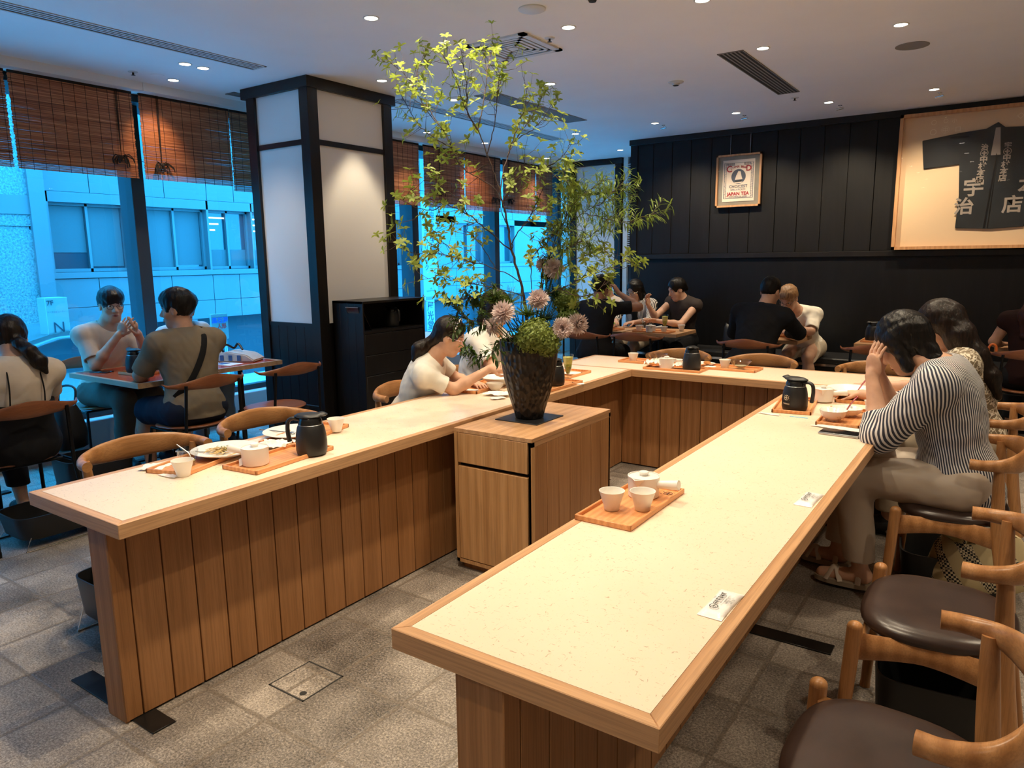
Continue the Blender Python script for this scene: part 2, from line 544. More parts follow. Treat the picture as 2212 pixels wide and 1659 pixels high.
# bamboo blinds: reeds, cross threads, cords with a tied bundle
b = NB('reed')
b.set(0.5, 0, 0.3)
vv = b.coord((60, 1.3, 160), rnd=7)
ff = b.noise(vv, 1.0, 3, 0.7)
b.base(b.ramp(ff, [(0.30, (0.09, 0.028, 0.012)), (0.5, (0.36, 0.125, 0.05)), (0.70, (0.70, 0.32, 0.14))]))
MT['reed'] = b.m
plain('thread', (0.02, 0.012, 0.01), 0.9)
def blind(y0, y1, z1, x, where, knot=None, seed=0):
    rnd = random.Random(seed)
    r = empty('bamboo_blind', (x, y0, z1), where, 'blind', group='reed blinds along the windows')
    w = y1 - y0
    hgt = 2.84 - z1
    mb = MB()
    n = int(hgt / 0.0074)
    zz = 0.004
    while zz < hgt - 0.004:
        h = 0.0050 + rnd.random() * 0.0028
        gap = 0.0002 if zz > 0.045 else 0.0022
        dy = rnd.uniform(-0.004, 0.004)
        tilt = rnd.uniform(-0.0015, 0.0015)
        vs = mb.box((-0.0015, dy, zz), (0.0015, w + dy, zz + h))
        for v_ in vs:
            v_.co.z += tilt * (v_.co.y / w - 0.5)
        zz += h + gap
    mb.build('reeds', MT['reed'], r, flat=True)
    tb = MB()
    k = int(w / 0.085)
    for q in range(k + 1):
        yq = 0.02 + (w - 0.04) * q / k + rnd.uniform(-0.004, 0.004)
        tb.box((0.0012, yq - 0.0013, 0), (0.0032, yq + 0.0013, hgt))
    tb.build('threads', MT['thread'], r, flat=True)
    hb = MB(); hb.box((-0.008, 0, hgt - 0.02), (0.008, w, hgt)); hb.build('head_rail', MT['thread'], r)
    if knot:
        ky, kz = knot
        cb = MB()
        for q in range(3):
            cb.tube([(0.012 + q * 0.003, ky - y0 + q * 0.006, hgt), (0.014, ky - y0 + q * 0.004, (hgt + kz - z1) / 2), (0.016, ky - y0, kz - z1)], 0.0022, 6)
        for q in range(16):
            a = rnd.uniform(-1.0, 1.0)
            L = rnd.uniform(0.035, 0.075)
            p0 = Vector((0.02, ky - y0, kz - z1))
            p1 = p0 + Vector((rnd.uniform(0, 0.02), a * 0.06, rnd.uniform(-0.01, 0.025)))
            p2 = p1 + Vector((rnd.uniform(-0.01, 0.02), a * 0.035, -L))
            cb.tube([p0, p1, (p1 + p2) / 2 + Vector((0, a * 0.015, 0)), p2], 0.0042, 6)
        cb.ball((0.02, ky - y0, kz - z1 - 0.005), 0.016)
        cb.build('pull_cord', MT['thread'], r)
    return r
BX = -5.86
blind(1.50, 2.375, 2.180, BX, 'reddish reed blind cut off by the left edge of the picture', None, 1)
blind(2.40, 3.262, 2.175, BX, 'wide reddish reed blind with a black cord bundle, left of the bright gap', (3.13, 2.33), 2)
blind(3.318, 4.125, 2.175, BX, 'warmly lit reed blind right of the bright gap, cord bundle at its left', (3.46, 2.30), 3)
blind(4.135, 5.0, 2.135, BX, 'reed blind partly hidden behind the panelled pillar', None, 4)
blind(5.75, 6.628, 2.13, BX, 'reed blind just right of the panelled pillar', None, 5)
blind(6.712, 7.48, 2.13, BX, 'reed blind behind the tree branches, second from the pillar', (6.98, 2.33), 6)
blind(7.50, 8.27, 2.13, BX, 'reed blind behind the middle of the tree', (8.12, 2.3), 7)
blind(8.33, 9.15, 2.13, BX, 'reed blind right of the tree trunk, lit warm at its corner', (8.45, 2.3), 8)
blind(9.17, 9.62, 2.13, BX, 'narrow reed blind beside the far white pillar', None, 9)

# ------------------------------------------------------------------ panelled pillars
def pillar(x0, x1, y0, y1, nm, low=1.005):
    r = bpy.data.objects.new(nm, None); COL.objects.link(r); struct(r)
    pw = 0.10
    m = MB()
    for (px_, py_) in ((x0, y0), (x1 - pw, y0), (x0, y1 - pw), (x1 - pw, y1 - pw)):
        m.box((px_, py_, 0), (px_ + pw, py_ + pw, 2.82), 0.002)
    for z0, z1 in ((2.405, 2.445),):
        m.box((x0 + 0.02, y0 + 0.012, z0), (x1 - 0.02, y0 + 0.05, z1)); m.box((x1 - 0.05, y0 + 0.02, z0), (x1 - 0.012, y1 - 0.02, z1))
        m.box((x0 + 0.012, y0 + 0.02, z0), (x0 + 0.05, y1 - 0.02, z1))
    m.build('posts', MT['dark_post'], r)
    m = MB(); m.box((x0 - 0.055, y0 - 0.01, 2.818), (x1 + 0.012, y1 + 0.04, 2.90), 0.003); m.build('crown', MT['dark_post'], r)
    m = MB(); m.box((x0 + 0.025, y0 + 0.025, 0), (x1 - 0.025, y1 - 0.025, 2.83)); m.build('panel', MT['washi'], r, flat=True)
    m = MB()
    nb = 5
    wbd = (x1 - x0 - 0.2) / nb
    for k in range(nb):
        m.box((x0 + 0.1 + wbd * k + 0.0015, y0 + 0.012, 0.06), (x0 + 0.1 + wbd * (k + 1) - 0.0015, y0 + 0.04, low), 0.0015)
    m.box((x0 + 0.1, y0 + 0.008, low - 0.03), (x1 - 0.1, y0 + 0.03, low))
    m.box((x1 - 0.04, y0 + 0.1, 0.0), (x1 - 0.014, y1 - 0.1, low)); m.box((x0 + 0.05, y0 + 0.004, 0), (x1 - 0.05, y0 + 0.06, 0.07))
    m.build('lower_boards', MT['dark_post'], r)
    return r
pillar(-5.32, -4.57, 3.92, 4.84, 'trim_6')
pillar(-5.58, -4.74, 9.66, 10.5, 'trim_7', 0.6)
# white louvre grille between the far pillar and the dark wall
r = bpy.data.objects.new('trim_8', None); COL.objects.link(r); struct(r)
m = MB()
for k in range(46):
    z = 1.40 + k * 0.031
    m.box((-4.66, 9.70, z), (-4.40, 9.72, z + 0.013))
m.build('louvre', MT['vent_white'], r, flat=True)
m = MB(); m.box((-4.72, 9.69, 0), (-4.655, 9.76, 2.9)); m.build('post', MT['washi'], r)
m = MB(); m.box((-4.70, 9.74, 0), (-3.95, 9.80, 2.9)); m.build('backing', MT['mullion_paint'], r, flat=True)

# ------------------------------------------------------------------ ceiling fittings
def downlight(x, y, i, on=True):
    r = empty('downlight', (x, y, 2.9), 'small round recessed ceiling downlight, lit', 'ceiling light', group='recessed ceiling downlights')
    m = MB(); m.lathe([(0.036, -0.0005), (0.040, -0.004), (0.047, -0.003), (0.048, 0.0)], 28, cap0=False, cap1=False); m.build('trim_ring', MT['vent_white'], r)
    m = MB(); m.lathe([(0.0, -0.0015), (0.037, -0.0015)], 24, cap0=False, cap1=False); m.build('lens', MT['lamp_lit'], r)
    return r
def lamp(r, energy, size=95, blend=0.6, col=(1.0, 0.825, 0.585), tilt=None, rad=0.035):
    l = bpy.data.lights.new('spot', 'SPOT')
    l.energy = energy * 0.58; l.spot_size = math.radians(size); l.spot_blend = blend; l.color = col
    l.shadow_soft_size = rad
    o = bpy.data.objects.new('spot', l); COL.objects.link(o)
    o.parent = r
    o.location = (0, 0, -0.03)
    if tilt: o.rotation_euler = tilt
    return o
LIGHTS = [  # x, y, energy, label
 (-3.23, 3.28, 90, 'downlight nearest the top edge, left of the square air vent'),
 (-5.00, 3.20, 35, 'left one of the paired downlights near the blinds'),
 (-5.00, 3.342, 35, 'right one of the paired downlights near the blinds'),
 (-5.50, 3.41, 30, 'downlight closest to the blinds, below the paired ones'),
 (-4.243, 4.398, 70, 'downlight just right of the panelled pillar'),
 (-4.246, 5.295, 70, 'downlight seen through the upper left branches'),
 (-3.247, 5.305, 90, 'downlight right of the branches, in front of the grey grille'),
 (-2.394, 4.126, 120, 'downlight right above the square air vent'),
 (-1.558, 5.321, 110, 'downlight beside the wide slotted grille'),
 (-1.559, 4.155, 120, 'downlight cut by the top edge of the picture'),
 (-5.527, 6.404, 45, 'downlight by the window soffit behind the tree, leftmost there'),
 (-5.473, 7.416, 45, 'downlight by the soffit hidden in the middle branches'),
 (-4.278, 7.531, 70, 'downlight above the far end of the tree'),
 (-5.615, 9.069, 40, 'small downlight farthest off above the far blinds'),
 (-4.44, 9.011, 50, 'small downlight left of the dark wall corner'),
 (-3.286, 7.483, 80, 'downlight above the dark wall, left of the poster'),
 (-2.424, 7.474, 80, 'downlight above the dark wall over the poster'),
 (-1.573, 7.512, 80, 'downlight above the dark wall between poster and garment frame'),
 (-0.721, 7.513, 80, 'downlight above the garment frame'),
]
for i, (x, y, e, lb) in enumerate(LIGHTS):
    d = downlight(x, y, i)
    d['label'] = lb + ', lit'
    if (x, y) == (-4.243, 4.398):
        lamp(d, e, 70, 0.5)
        lamp(d, 26, 40, 0.5, tilt=(0, math.radians(17), 0))
    elif x == -5.50:
        lamp(d, e, 70, 0.6, col=(1, .72, .45))
        lamp(d, 34, 62, 0.9, col=(1, .66, .38), tilt=(0, math.radians(36), 0))
    elif x == -5.473:
        lamp(d, 40, 60, 0.9, col=(1, .66, .38), tilt=(math.radians(22), math.radians(36), 0))
    elif y > 7.45 and x > -3.3:
        lamp(d, e * 1.6, 100, 0.8, tilt=(math.radians(24), 0, 0))
    else:
        lamp(d, e, 95, 0.7)
for x, y, e in ((-3.23, 2.0, 90), (-2.394, 2.95, 110), (-1.56, 2.95, 120), (-0.72, 4.15, 110), (-0.72, 2.95, 95), (-1.56, 1.75, 150), (-2.394, 1.75, 90), (-0.95, 1.45, 110),
                (-0.72, 5.32, 100), (0.15, 5.32, 80), (0.15, 7.5, 70), (0.6, 3.6, 90), (0.9, 1.8, 110), (-1.56, 0.4, 120), (-0.3, -0.9, 150), (1.7, 5.3, 150), (1.7, 0.0, 200), (2.2, 3.2, 200), (2.6, 6.6, 120), (-1.8, -1.6, 150), (2.6, -1.6, 160)):  # unseen lamps; those behind and right of the camera added for ceiling bounce
    d = downlight(x, y, 0); d['label'] = 'assumed round recessed ceiling downlight outside the picture, lit'
    lamp(d, e, 100, 0.7)

def slot_grille(x0, x1, y0, y1, n, label, m_bar, fr=0.01, dark=0.6, name='ceiling_grille'):
    r = empty(name, ((x0 + x1) / 2, (y0 + y1) / 2, 2.9), label, 'air grille')
    hx, hy = (x1 - x0) / 2, (y1 - y0) / 2
    m = MB(); m.box((-hx, -hy, -0.0015), (hx, hy, 0.0)); m.build('backing', MT['vent_dark'], r, flat=True)
    m = MB()
    for s_ in (-1, 1):
        m.box((s_ * hx - (fr if s_ > 0 else 0), -hy, -0.005), (s_ * hx + (0 if s_ > 0 else fr), hy, 0.0))
        m.box((-hx, s_ * hy - (fr if s_ > 0 else 0), -0.005), (hx, s_ * hy + (0 if s_ > 0 else fr), 0.0))
    m.build('frame', m_bar, r, flat=True)
    m = MB()
    w = (2 * hx - 2 * fr) / n
    for k in range(1, n):
        xc = -hx + fr + w * k
        m.box((xc - w * (1 - dark) / 2, -hy, -0.004), (xc + w * (1 - dark) / 2, hy, 0.0))
    m.build('slats', m_bar, r, flat=True)
    return r
slot_grille(-4.755, -4.600, -0.4, 3.59, 4, 'long slot diffuser running along the ceiling at the upper left', MT['vent_white'], 0.016, 0.5, 'slot_diffuser')
slot_grille(-1.862, -1.680, 5.277, 6.87, 6, 'wide slotted ceiling grille above the dark wall', MT['vent_grey'], 0.008, 0.6)
slot_grille(-4.00, -3.765, 5.27, 6.87, 14, 'grey ceiling grille seen through the tree branches', MT['vent_grey'], 0.006, 0.3)
slot_grille(-4.735, -4.57, 4.975, 7.77, 4, 'slot diffuser behind the tree branches', MT['vent_white'], 0.016, 0.5, 'slot_diffuser')
slot_grille(-5.60, -5.48, 3.93, 4.40, 5, 'short ceiling grille peeking out left of the pillar top', MT['vent_grey'], 0.01, 0.4)
# square four-way vent
r = empty('ceiling_air_vent', (-2.90, 4.272, 2.9), 'square white four-way air vent in the ceiling above the tree', 'air vent')
def ring_sq(m, h, w, z0, z1):
    for s_ in (-1, 1):
        m.box((-h, s_ * h - (w if s_ > 0 else 0), z0), (h, s_ * h + (0 if s_ > 0 else w), z1))
        m.box((s_ * h - (w if s_ > 0 else 0), -h, z0), (s_ * h + (0 if s_ > 0 else w), h, z1))
m = MB(); ring_sq(m, 0.237, 0.045, -0.012, 0); m.build('frame', MT['vent_white'], r)
m = MB(); m.box((-0.19, -0.19, -0.001), (0.19, 0.19, 0.0)); m.build('backing', MT['vent_dark'], r, flat=True)
m = MB()
for k, h in enumerate((0.175, 0.14, 0.105, 0.07)):
    ring_sq(m, h, 0.021, -0.010 - 0.001 * k, -0.004)
m.box((-0.035, -0.035, -0.013), (0.035, 0.035, -0.006)); m.build('louvres', MT['vent_white'], r)
def disc(name, x, y, R, label, cat, m_, prof=None, dark=None):
    r = empty(name, (x, y, 2.9), label, cat)
    m = MB(); m.lathe(prof or [(R, 0.0), (R, -0.006), (R * 0.9, -0.010), (0, -0.010)], 36, cap0=False, cap1=False); m.build('cover', m_, r)
    if dark:
        m = MB(); m.lathe(dark, 16, cap0=False); m.build('core', MT['vent_dark'], r)
    return r
disc('ceiling_speaker', -2.39, 3.71, 0.078, 'round white ceiling speaker at the top edge', 'speaker', MT['vent_white'])
disc('ceiling_speaker', -0.717, 5.885, 0.105, 'flat grey-brown round ceiling speaker on the right', 'speaker', MT['vent_grey'], [(0.105, 0), (0.105, -0.003), (0, -0.003)])
disc('smoke_detector', -2.406, 5.876, 0.062, 'round smoke detector in the middle of the ceiling', 'smoke detector', MT['vent_white'], [(0.062, 0), (0.06, -0.008), (0.03, -0.012), (0.028, -0.026), (0.0, -0.028)], [(0.024, -0.018), (0.022, -0.030), (0, -0.032)])
disc('ceiling_hatch', -5.46, 3.26, 0.05, 'faint round cover plate near the blinds', 'cover plate', MT['ceiling_paint'], [(0.05, 0), (0.05, -0.002), (0, -0.002)])
disc('dome_camera', -2.02, 3.74, 0.045, 'small dark-centred dome at the top edge', 'camera', MT['vent_white'], None, [(0.028, -0.008), (0.02, -0.028), (0, -0.032)])
for x, y, lb in ((-5.497, 3.093, 'near the blinds'), (-2.601, 4.242, 'beside the square air vent'), (-1.777, 7.105, 'beside the wide slotted grille')):
    disc('sprinkler', x, y, 0.03, 'small round sprinkler head ' + lb, 'sprinkler', MT['vent_white'], [(0.034, 0), (0.032, -0.004), (0.012, -0.006), (0, -0.006)], [(0.007, -0.004), (0.007, -0.022), (0.016, -0.024), (0.0, -0.026)])
for x, y, lb in ((-3.259, 7.642, 'leftmost of four over the dark wall'), (-2.394, 7.647, 'over the tea poster'), (-1.512, 7.717, 'between poster and garment frame'), (-0.693, 7.692, 'over the garment frame')):
    r = empty('picture_spotlight', (x, y, 2.9), 'tiny swivel spotlight below the ceiling, ' + lb, 'spotlight')
    m = MB(); m.lathe([(0.02, 0), (0.02, -0.004), (0.006, -0.005), (0.006, -0.03)], 14); m.tube([(-0.03, 0.01, -0.034), (0.035, -0.01, -0.03)], 0.010, 10); m.build('body', MT['chrome'], r)
# picture rail wires belong to the pictures

# ------------------------------------------------------------------ the street outside
plain('facade', (0.105, 0.100, 0.105), 0.55, var=0.04, vs=1.2)
plain('facade_joint', (0.03, 0.04, 0.05), 0.8)
plain('facade_glass', (0.02, 0.04, 0.05), 0.08, 0, 0.7)
plain('facade_blind', (0.075, 0.078, 0.08), 0.8)
plain('asphalt', (0.50, 0.51, 0.52), 0.9, var=0.15, vs=3)
plain('sign_white', (0.20, 0.21, 0.20), 0.6)
plain('sign_ink', (0.015, 0.02, 0.03), 0.6)
plain('sign_red', (0.9, 0.01, 0.01), 0.6)
plain('sign_pink', (0.8, 0.12, 0.3), 0.6)
plain('sign_blue', (0.01, 0.08, 0.5), 0.6)
plain('sign_yellow', (0.9, 0.5, 0.15), 0.6)
plain('facade_frame', (0.10, 0.11, 0.115), 0.6)
plain('shutter', (0.06, 0.07, 0.08), 0.6)
plain('car_paint', (0.10, 0.11, 0.11), 0.2, 0.2, 0.6)
b = NB('roughcast')
b.set(0.8, 0, 0.3)
rv = b.coord()
rn = b.noise(rv, 34, 4, 0.75)
b.base(b.ramp(rn, [(0.35, (0.10, 0.11, 0.115)), (0.6, (0.24, 0.27, 0.26))]))
b.bump(rn, 1.0, 0.03)
MT['roughcast'] = b.m
m = MB(); m.box((-13.0, -12, -0.9), (-6.3, 34, -0.65)); struct(m.build('floor_street', MT['asphalt'], flat=True))
bd = empty('office_building', (-12.0, 10.0, -0.65), 'pale panelled office building across the street, with ribbon windows', 'building')
# facade with real joints: vertical strips of panels
def yl(y): return y - 10.0
def zl(z): return z + 0.65
X0 = -0.0
m = MB()
rows = [(0.52, 0.837), (0.845, 1.285), (1.295, 1.38)]
wins = [(5.25, 6.44), (6.72, 7.85), (7.89, 8.77), (8.80, 9.95), (10.4, 11.6), (11.7, 12.9), (14.9, 16.2), (16.3, 17.6)]
cuts = [5.03, 5.87, 7.09, 7.88, 8.43, 9.9, 11.0, 12.3, 13.6, 14.9, 16.2, 17.5, 19, 21, 23, 26, 30]
for a, c in zip(cuts[:-1], cuts[1:]):
    for z0, z1 in ((0.52, 0.837), (0.845, 1.285), (2.60, 3.15), (3.16, 3.9), (5.2, 6.4), (6.41, 7.6)):
        m.box((-0.3, yl(a) + 0.006, zl(z0)), (0.0, yl(c) - 0.006, zl(z1)))
segs = [5.03] + [q for w_ in wins for q in w_] + [30]
for a, c in zip(segs[::2], segs[1::2]):
    m.box((-0.3, yl(a), zl(1.38)), (0.0, yl(c), zl(2.60)))
    m.box((-0.3, yl(a), zl(3.9)), (0.0, yl(c), zl(5.2)))
m.box((-0.3, yl(5.03), zl(1.295)), (0.03, yl(30), zl(1.385)))
m.box((-0.3, yl(5.03), zl(2.44)), (0.0, yl(30), zl(2.595)))
m.build('cladding', MT['facade'], bd, flat=True)
m = MB(); m.box((-0.6, yl(5.03), zl(-0.65)), (-0.28, yl(30), zl(7.6))); m.build('core_wall', MT['facade_joint'], bd, flat=True)
for k, (a, c) in enumerate(wins):
    for zo in (0.0, 2.5):
        w_ = MB()
        z0, z1 = zl(1.39 + zo), zl(2.44 + zo * 1.07)
        w_.box((-0.22, yl(a), z0), (-0.12, yl(a) + 0.04, z1)); w_.box((-0.22, yl(c) - 0.04, z0), (-0.12, yl(c), z1))
        w_.box((-0.22, yl(a), z0), (-0.12, yl(c), z0 + 0.05)); w_.box((-0.22, yl(a), z1 - 0.04), (-0.12, yl(c), z1))
        md = (a + c) / 2
        w_.box((-0.22, yl(md) - 0.02, z0), (-0.12, yl(md) + 0.02, z1))
        wo = w_.build('window_frame', MT['facade_frame'], bd)
        g = MB(); g.box((-0.19, yl(a) + 0.03, z0 + 0.03), (-0.18, yl(c) - 0.03, z1 - 0.03)); g.build('window_pane', MT['facade_glass'], wo, flat=True)
        if zo == 0:
            g = MB()
            if k in (0, 1):
                g.box((-0.176, yl(a) + 0.05, z0 + (0.30 if k == 0 else 0.02)), (-0.17, yl(md) - 0.03, z1 - 0.04))
                g.box((-0.176, yl(md) + 0.03, z0 + 0.08), (-0.17, yl(c) - 0.06, z1 - 0.04))
                g.build('roller_blind', MT['facade_blind'], wo, flat=True)
            elif k in (2, 3):
                for q in range(3):
                    g.box((-0.176, yl(a) + 0.05, z1 - 0.14 - q * 0.11), (-0.17, yl(a) + (0.42, 0.3, 0.22)[q], z1 - 0.115 - q * 0.11))
                g.build('ceiling_tubes', MT['tube_lit'], wo, flat=True)
                g = MB(); g.box((-0.176, yl(a) + 0.05, z0 + 0.03), (-0.17, yl(c) - 0.05, z0 + 0.35)); g.build('desk_screen', MT['facade_blind'], wo, flat=True)
# street level: dark recess, shutters, pilasters
m = MB()
for k in range(44):
    m.box((-0.25, yl(11.9), zl(-0.62 + k * 0.026)), (-0.2 + 0.01 * (k % 2), yl(13.3), zl(-0.62 + k * 0.026 + 0.022)))
m.build('shutter', MT['shutter'], bd, flat=True)
for a in (5.03, 7.3, 9.5, 11.7, 13.35, 16):
    m = MB(); m.box((-0.28, yl(a), zl(-0.65)), (-0.02, yl(a) + 0.22, zl(0.52))); m.build('pilaster', MT['facade'], bd, flat=True)
# rough-cast building on the left
rb = empty('roughcast_building', (-11.6, 1.0, -0.65), 'bright rough-cast building at the left edge of the windows', 'building')
m = MB(); m.box((-1.5, -14, 0), (0, 3.82, 2.65)); m.box((-1.5, -14, 2.70), (0, 3.82, 8.0)); m.box((-1.5, -14, 0), (-0.02, 3.80, 8)); m.build('rough_wall', MT['roughcast'], rb, flat=True)
m = MB(); m.box((-1.5, 3.82, 0), (0.05, 4.03, 8)); m.box((-1.45, -14, 2.86), (0.02, 3.83, 3.12)); m.build('smooth_band', MT['facade'], rb, flat=True)
# tall signs
def sign(name, loc, w, h, label, lines, d=0.12, rz=PI / 2, m_=None, group=None, post=True):
    """face looks towards +X; lines: (text, size, y0, z0, material, bold)"""
    r = empty(name, loc, label, 'sign', group=group)
    m = MB(); m.box((-d, -w / 2, 0), (0, w / 2, h), 0.004); m.build('sign_box', m_ or MT['sign_white'], r)
    if post:
        q = MB(); q.tube([(-d / 2, -w * 0.3, 0.001), (-d / 2, -w * 0.3, -loc[2] - 0.65)], 0.015, 8); q.build('post', MT['alu'], r)
        q = MB(); q.tube([(-d / 2, w * 0.3, 0.001), (-d / 2, w * 0.3, -loc[2] - 0.65)], 0.015, 8); q.build('post', MT['alu'], r)
    for (t, sz, yy, zz, mm, bold) in lines:
        me = text_mesh(t, sz, 'lettering', 0, bold=bold, ls=0.95)
        put_text(me, MT[mm], r, frame((0.006, yy, zz), (0, 1, 0), (0, 0, 1)))
    return r
sg = sign('standing_sign', (-8.9, 3.86, 0.22), 0.235, 0.92, 'bright standing street sign with 7F and a big letter, seen between the seated people', [
    ('7F', 0.075, -0.07, 0.86, 'sign_ink', 0.001), ('トータルビューティー', 0.022, 0.0, 0.76, 'sign_ink', 0), ('\u2205', 0.01, 0, 0.1, 'sign_ink', 0), ('N', 0.17, 0.0, 0.58, 'sign_ink', 0.0), ('SALON', 0.03, 0, 0.36, 'sign_pink', 0.001), ('ご予約受付中', 0.032, 0, 0.31, 'sign_ink', 0)], 0.2)
m = MB(); m.tube([(0.004, -0.10, 0.40), (0.004, -0.05, 0.425), (0.004, 0.0, 0.432), (0.004, 0.05, 0.425), (0.004, 0.10, 0.40)], 0.005, 6); m.build('pink_arc', MT['sign_pink'], sg)
m = MB(); m.box((-0.202, -0.12, 0.0), (0.003, 0.12, 0.27)); m.build('blue_field', MT['sign_blue'], sg, flat=True)
m = MB(); m.box((0.003, -0.045, 0.0), (0.006, 0.06, 0.25)); m.build('white_field', MT['sign_white'], sg, flat=True)
put_text(text_mesh('個\n室\n完\n備', 0.05, 'lettering', 0, bold=0.001), MT['sign_yellow'], sg, frame((0.007, 0.09, 0.13), (0, 1, 0), (0, 0, 1)))
put_text(text_mesh('美容', 0.05, 'lettering', 0, bold=0.001), MT['sign_red'], sg, frame((0.009, 0.005, 0.1), (0, 1, 0), (0, 0, 1)))
sign('vertical_sign', (-11.2, 12.95, 0.66), 0.50, 2.3, 'tall pale vertical sign with brush lettering outside the right window', [
    ('銀\n座\nみ\nゆ\nき\n通\nり', 0.20, 0.10, 1.45, 'sign_ink', 0.002), ('デ\nン\nタ\nル\nク\nリ\nニ\nッ\nク', 0.155, -0.12, 1.25, 'sign_ink', 0.002), ('185\nGLEAM TAKE', 0.055, 0.0, 0.16, 'sign_ink', 0)])
sign('vertical_sign', (-11.15, 12.85, -0.13), 0.27, 0.72, 'smaller pale sign with three large brush characters below the tall one', [
    ('屋\n光\n堂', 0.23, 0.0, 0.34, 'sign_ink', 0.002)])
sign('vertical_sign', (-11.0, 12.62, -0.88), 0.30, 0.70, 'lowest narrow sign with a column of small characters', [
    ('新\n宝\n購\n購\n物\n店', 0.085, -0.09, 0.35, 'sign_ink', 0.002)])
sign('poster_board', (-7.6, 5.03, 0.62), 0.22, 0.30, 'small white notice with red and blue print outside, beside the pillar', [
    ('黒石洞', 0.07, 0.0, 0.22, 'sign_blue', 0.002), ('人形', 0.06, 0.02, 0.15, 'sign_red', 0.002), ('営業中', 0.04, 0.0, 0.06, 'sign_ink', 0)], 0.03)
sign('banner_board', (-7.2, 6.05, 0.50), 0.9, 0.14, 'reddish and white printed board low in the right window', [('セール開催中', 0.09, -0.1, 0.07, 'sign_pink', 0.002)], 0.03)
# a parked car
car = empty('parked_car', (-9.6, 4.0, -0.65), 'pale rounded car parked on the street behind the glass', 'car')
m = MB()
prof = [(-2.0, 0.25), (-2.02, 0.62), (-1.75, 0.80), (-1.1, 0.90), (-0.65, 1.28), (-0.2, 1.40), (0.6, 1.42), (1.2, 1.30), (1.65, 0.95), (2.0, 0.85), (2.05, 0.5), (2.0, 0.25)]
m.prism(prof, -0.8, 0.8, 'yz')
bmesh.ops.bevel(m.bm, geom=[e for e in m.bm.edges if e.calc_length() > 1.5 and abs(e.verts[0].co.x - e.verts[1].co.x) < 0.01 or True], offset=0.07, segments=3, affect='EDGES', clamp_overlap=True)
m.build('body', MT['car_paint'], car, ang=60)
m = MB(); m.prism([(-0.95, 0.93), (-0.62, 1.22), (-0.2, 1.32), (0.6, 1.33), (1.15, 1.22), (1.45, 0.96)], 0.795, 0.815, 'yz'); m.build('side_window', MT['facade_glass'], car)
for yw in (-1.25, 1.3):
    for xw in (-0.7, 0.7):
        m = MB(); m.lathe([(0.0, -0.1), (0.2, -0.1), (0.31, -0.09), (0.32, 0), (0.31, 0.09), (0.2, 0.1), (0, 0.1)], 24, c=(xw, yw, 0.32), axis=Euler((0, PI / 2, 0)).to_matrix(), cap0=False, cap1=False); m.build('wheel', MT['black_paint'], car)

# ------------------------------------------------------------------ furniture helpers
def plate(mb, outline, levels, c=(0, 0, 0), dish=0.0):
    """outline [(x,y)], levels [(inset, z)] -> rounded slab"""
    c = Vector(c)
    cx = sum(p[0] for p in outline) / len(outline); cy = sum(p[1] for p in outline) / len(outline)
    R = max(math.hypot(p[0] - cx, p[1] - cy) for p in outline)
    rings = []
    for ins, z in levels:
        ring = []
        for (x, y) in outline:
            d = math.hypot(x - cx, y - cy)
            k = (d - ins) / d
            ring.append(mb.bm.verts.new(c + Vector((cx + (x - cx) * k, cy + (y - cy) * k, z))))
        rings.append(ring)
    n = len(outline)
    for A, B in zip(rings[:-1], rings[1:]):
        for k in range(n):
            mb.bm.faces.new((A[k], A[(k + 1) % n], B[(k + 1) % n], B[k]))
    # top closed with shrinking rings so that it can be dished
    last = rings[-1]
    for fct in (0.66, 0.33):
        ring = []
        for v in last:
            ring.append(None)
        base = rings[-1]
        zt = levels[-1][1]
        ring = [mb.bm.verts.new(c + Vector((cx + (v.co.x - c.x - cx) * fct, cy + (v.co.y - c.y - cy) * fct, zt - dish * (1 - fct)))) for v in last]
        prev = last if fct == 0.66 else prev_ring
        for k in range(n):
            mb.bm.faces.new((prev[k], prev[(k + 1) % n], ring[(k + 1) % n], ring[k]))
        prev_ring = ring
    top = mb.bm.verts.new(c + Vector((cx, cy, levels[-1][1] - dish)))
    for k in range(n):
        mb.bm.faces.new((prev_ring[k], prev_ring[(k + 1) % n], top))
    mb.bm.faces.new(rings[0][::-1])

def superell(a, b, p=2.6, n=40, fy=0.0, skew=0.0):
    o = []
    for k in range(n):
        t = 2 * PI * k / n
        ct, st = math.cos(t), math.sin(t)
        x = a * abs(ct) ** (2 / p) * (1 if ct >= 0 else -1)
        y = b * abs(st) ** (2 / p) * (1 if st >= 0 else -1)
        x *= 1 + skew * y / b
        o.append((x, y + fy))
    return o

def smooth_path(pts, n=8):
    """Catmull-Rom"""
    P = [Vector(p) for p in pts]
    P = [P[0] * 2 - P[1]] + P + [P[-1] * 2 - P[-2]]
    out = []
    for i in range(1, len(P) - 2):
        a, b_, c_, d = P[i - 1:i + 3]
        for k in range(n):
            t = k / n
            out.append(0.5 * ((2 * b_) + (c_ - a) * t + (2 * a - 5 * b_ + 4 * c_ - d) * t * t + (3 * b_ - a - 3 * c_ + d) * t ** 3))
    out.append(P[-2])
    return out
def smooth_vals(vals, n=8):
    return [v.x for v in smooth_path([(q, 0, 0) for q in vals], n)]

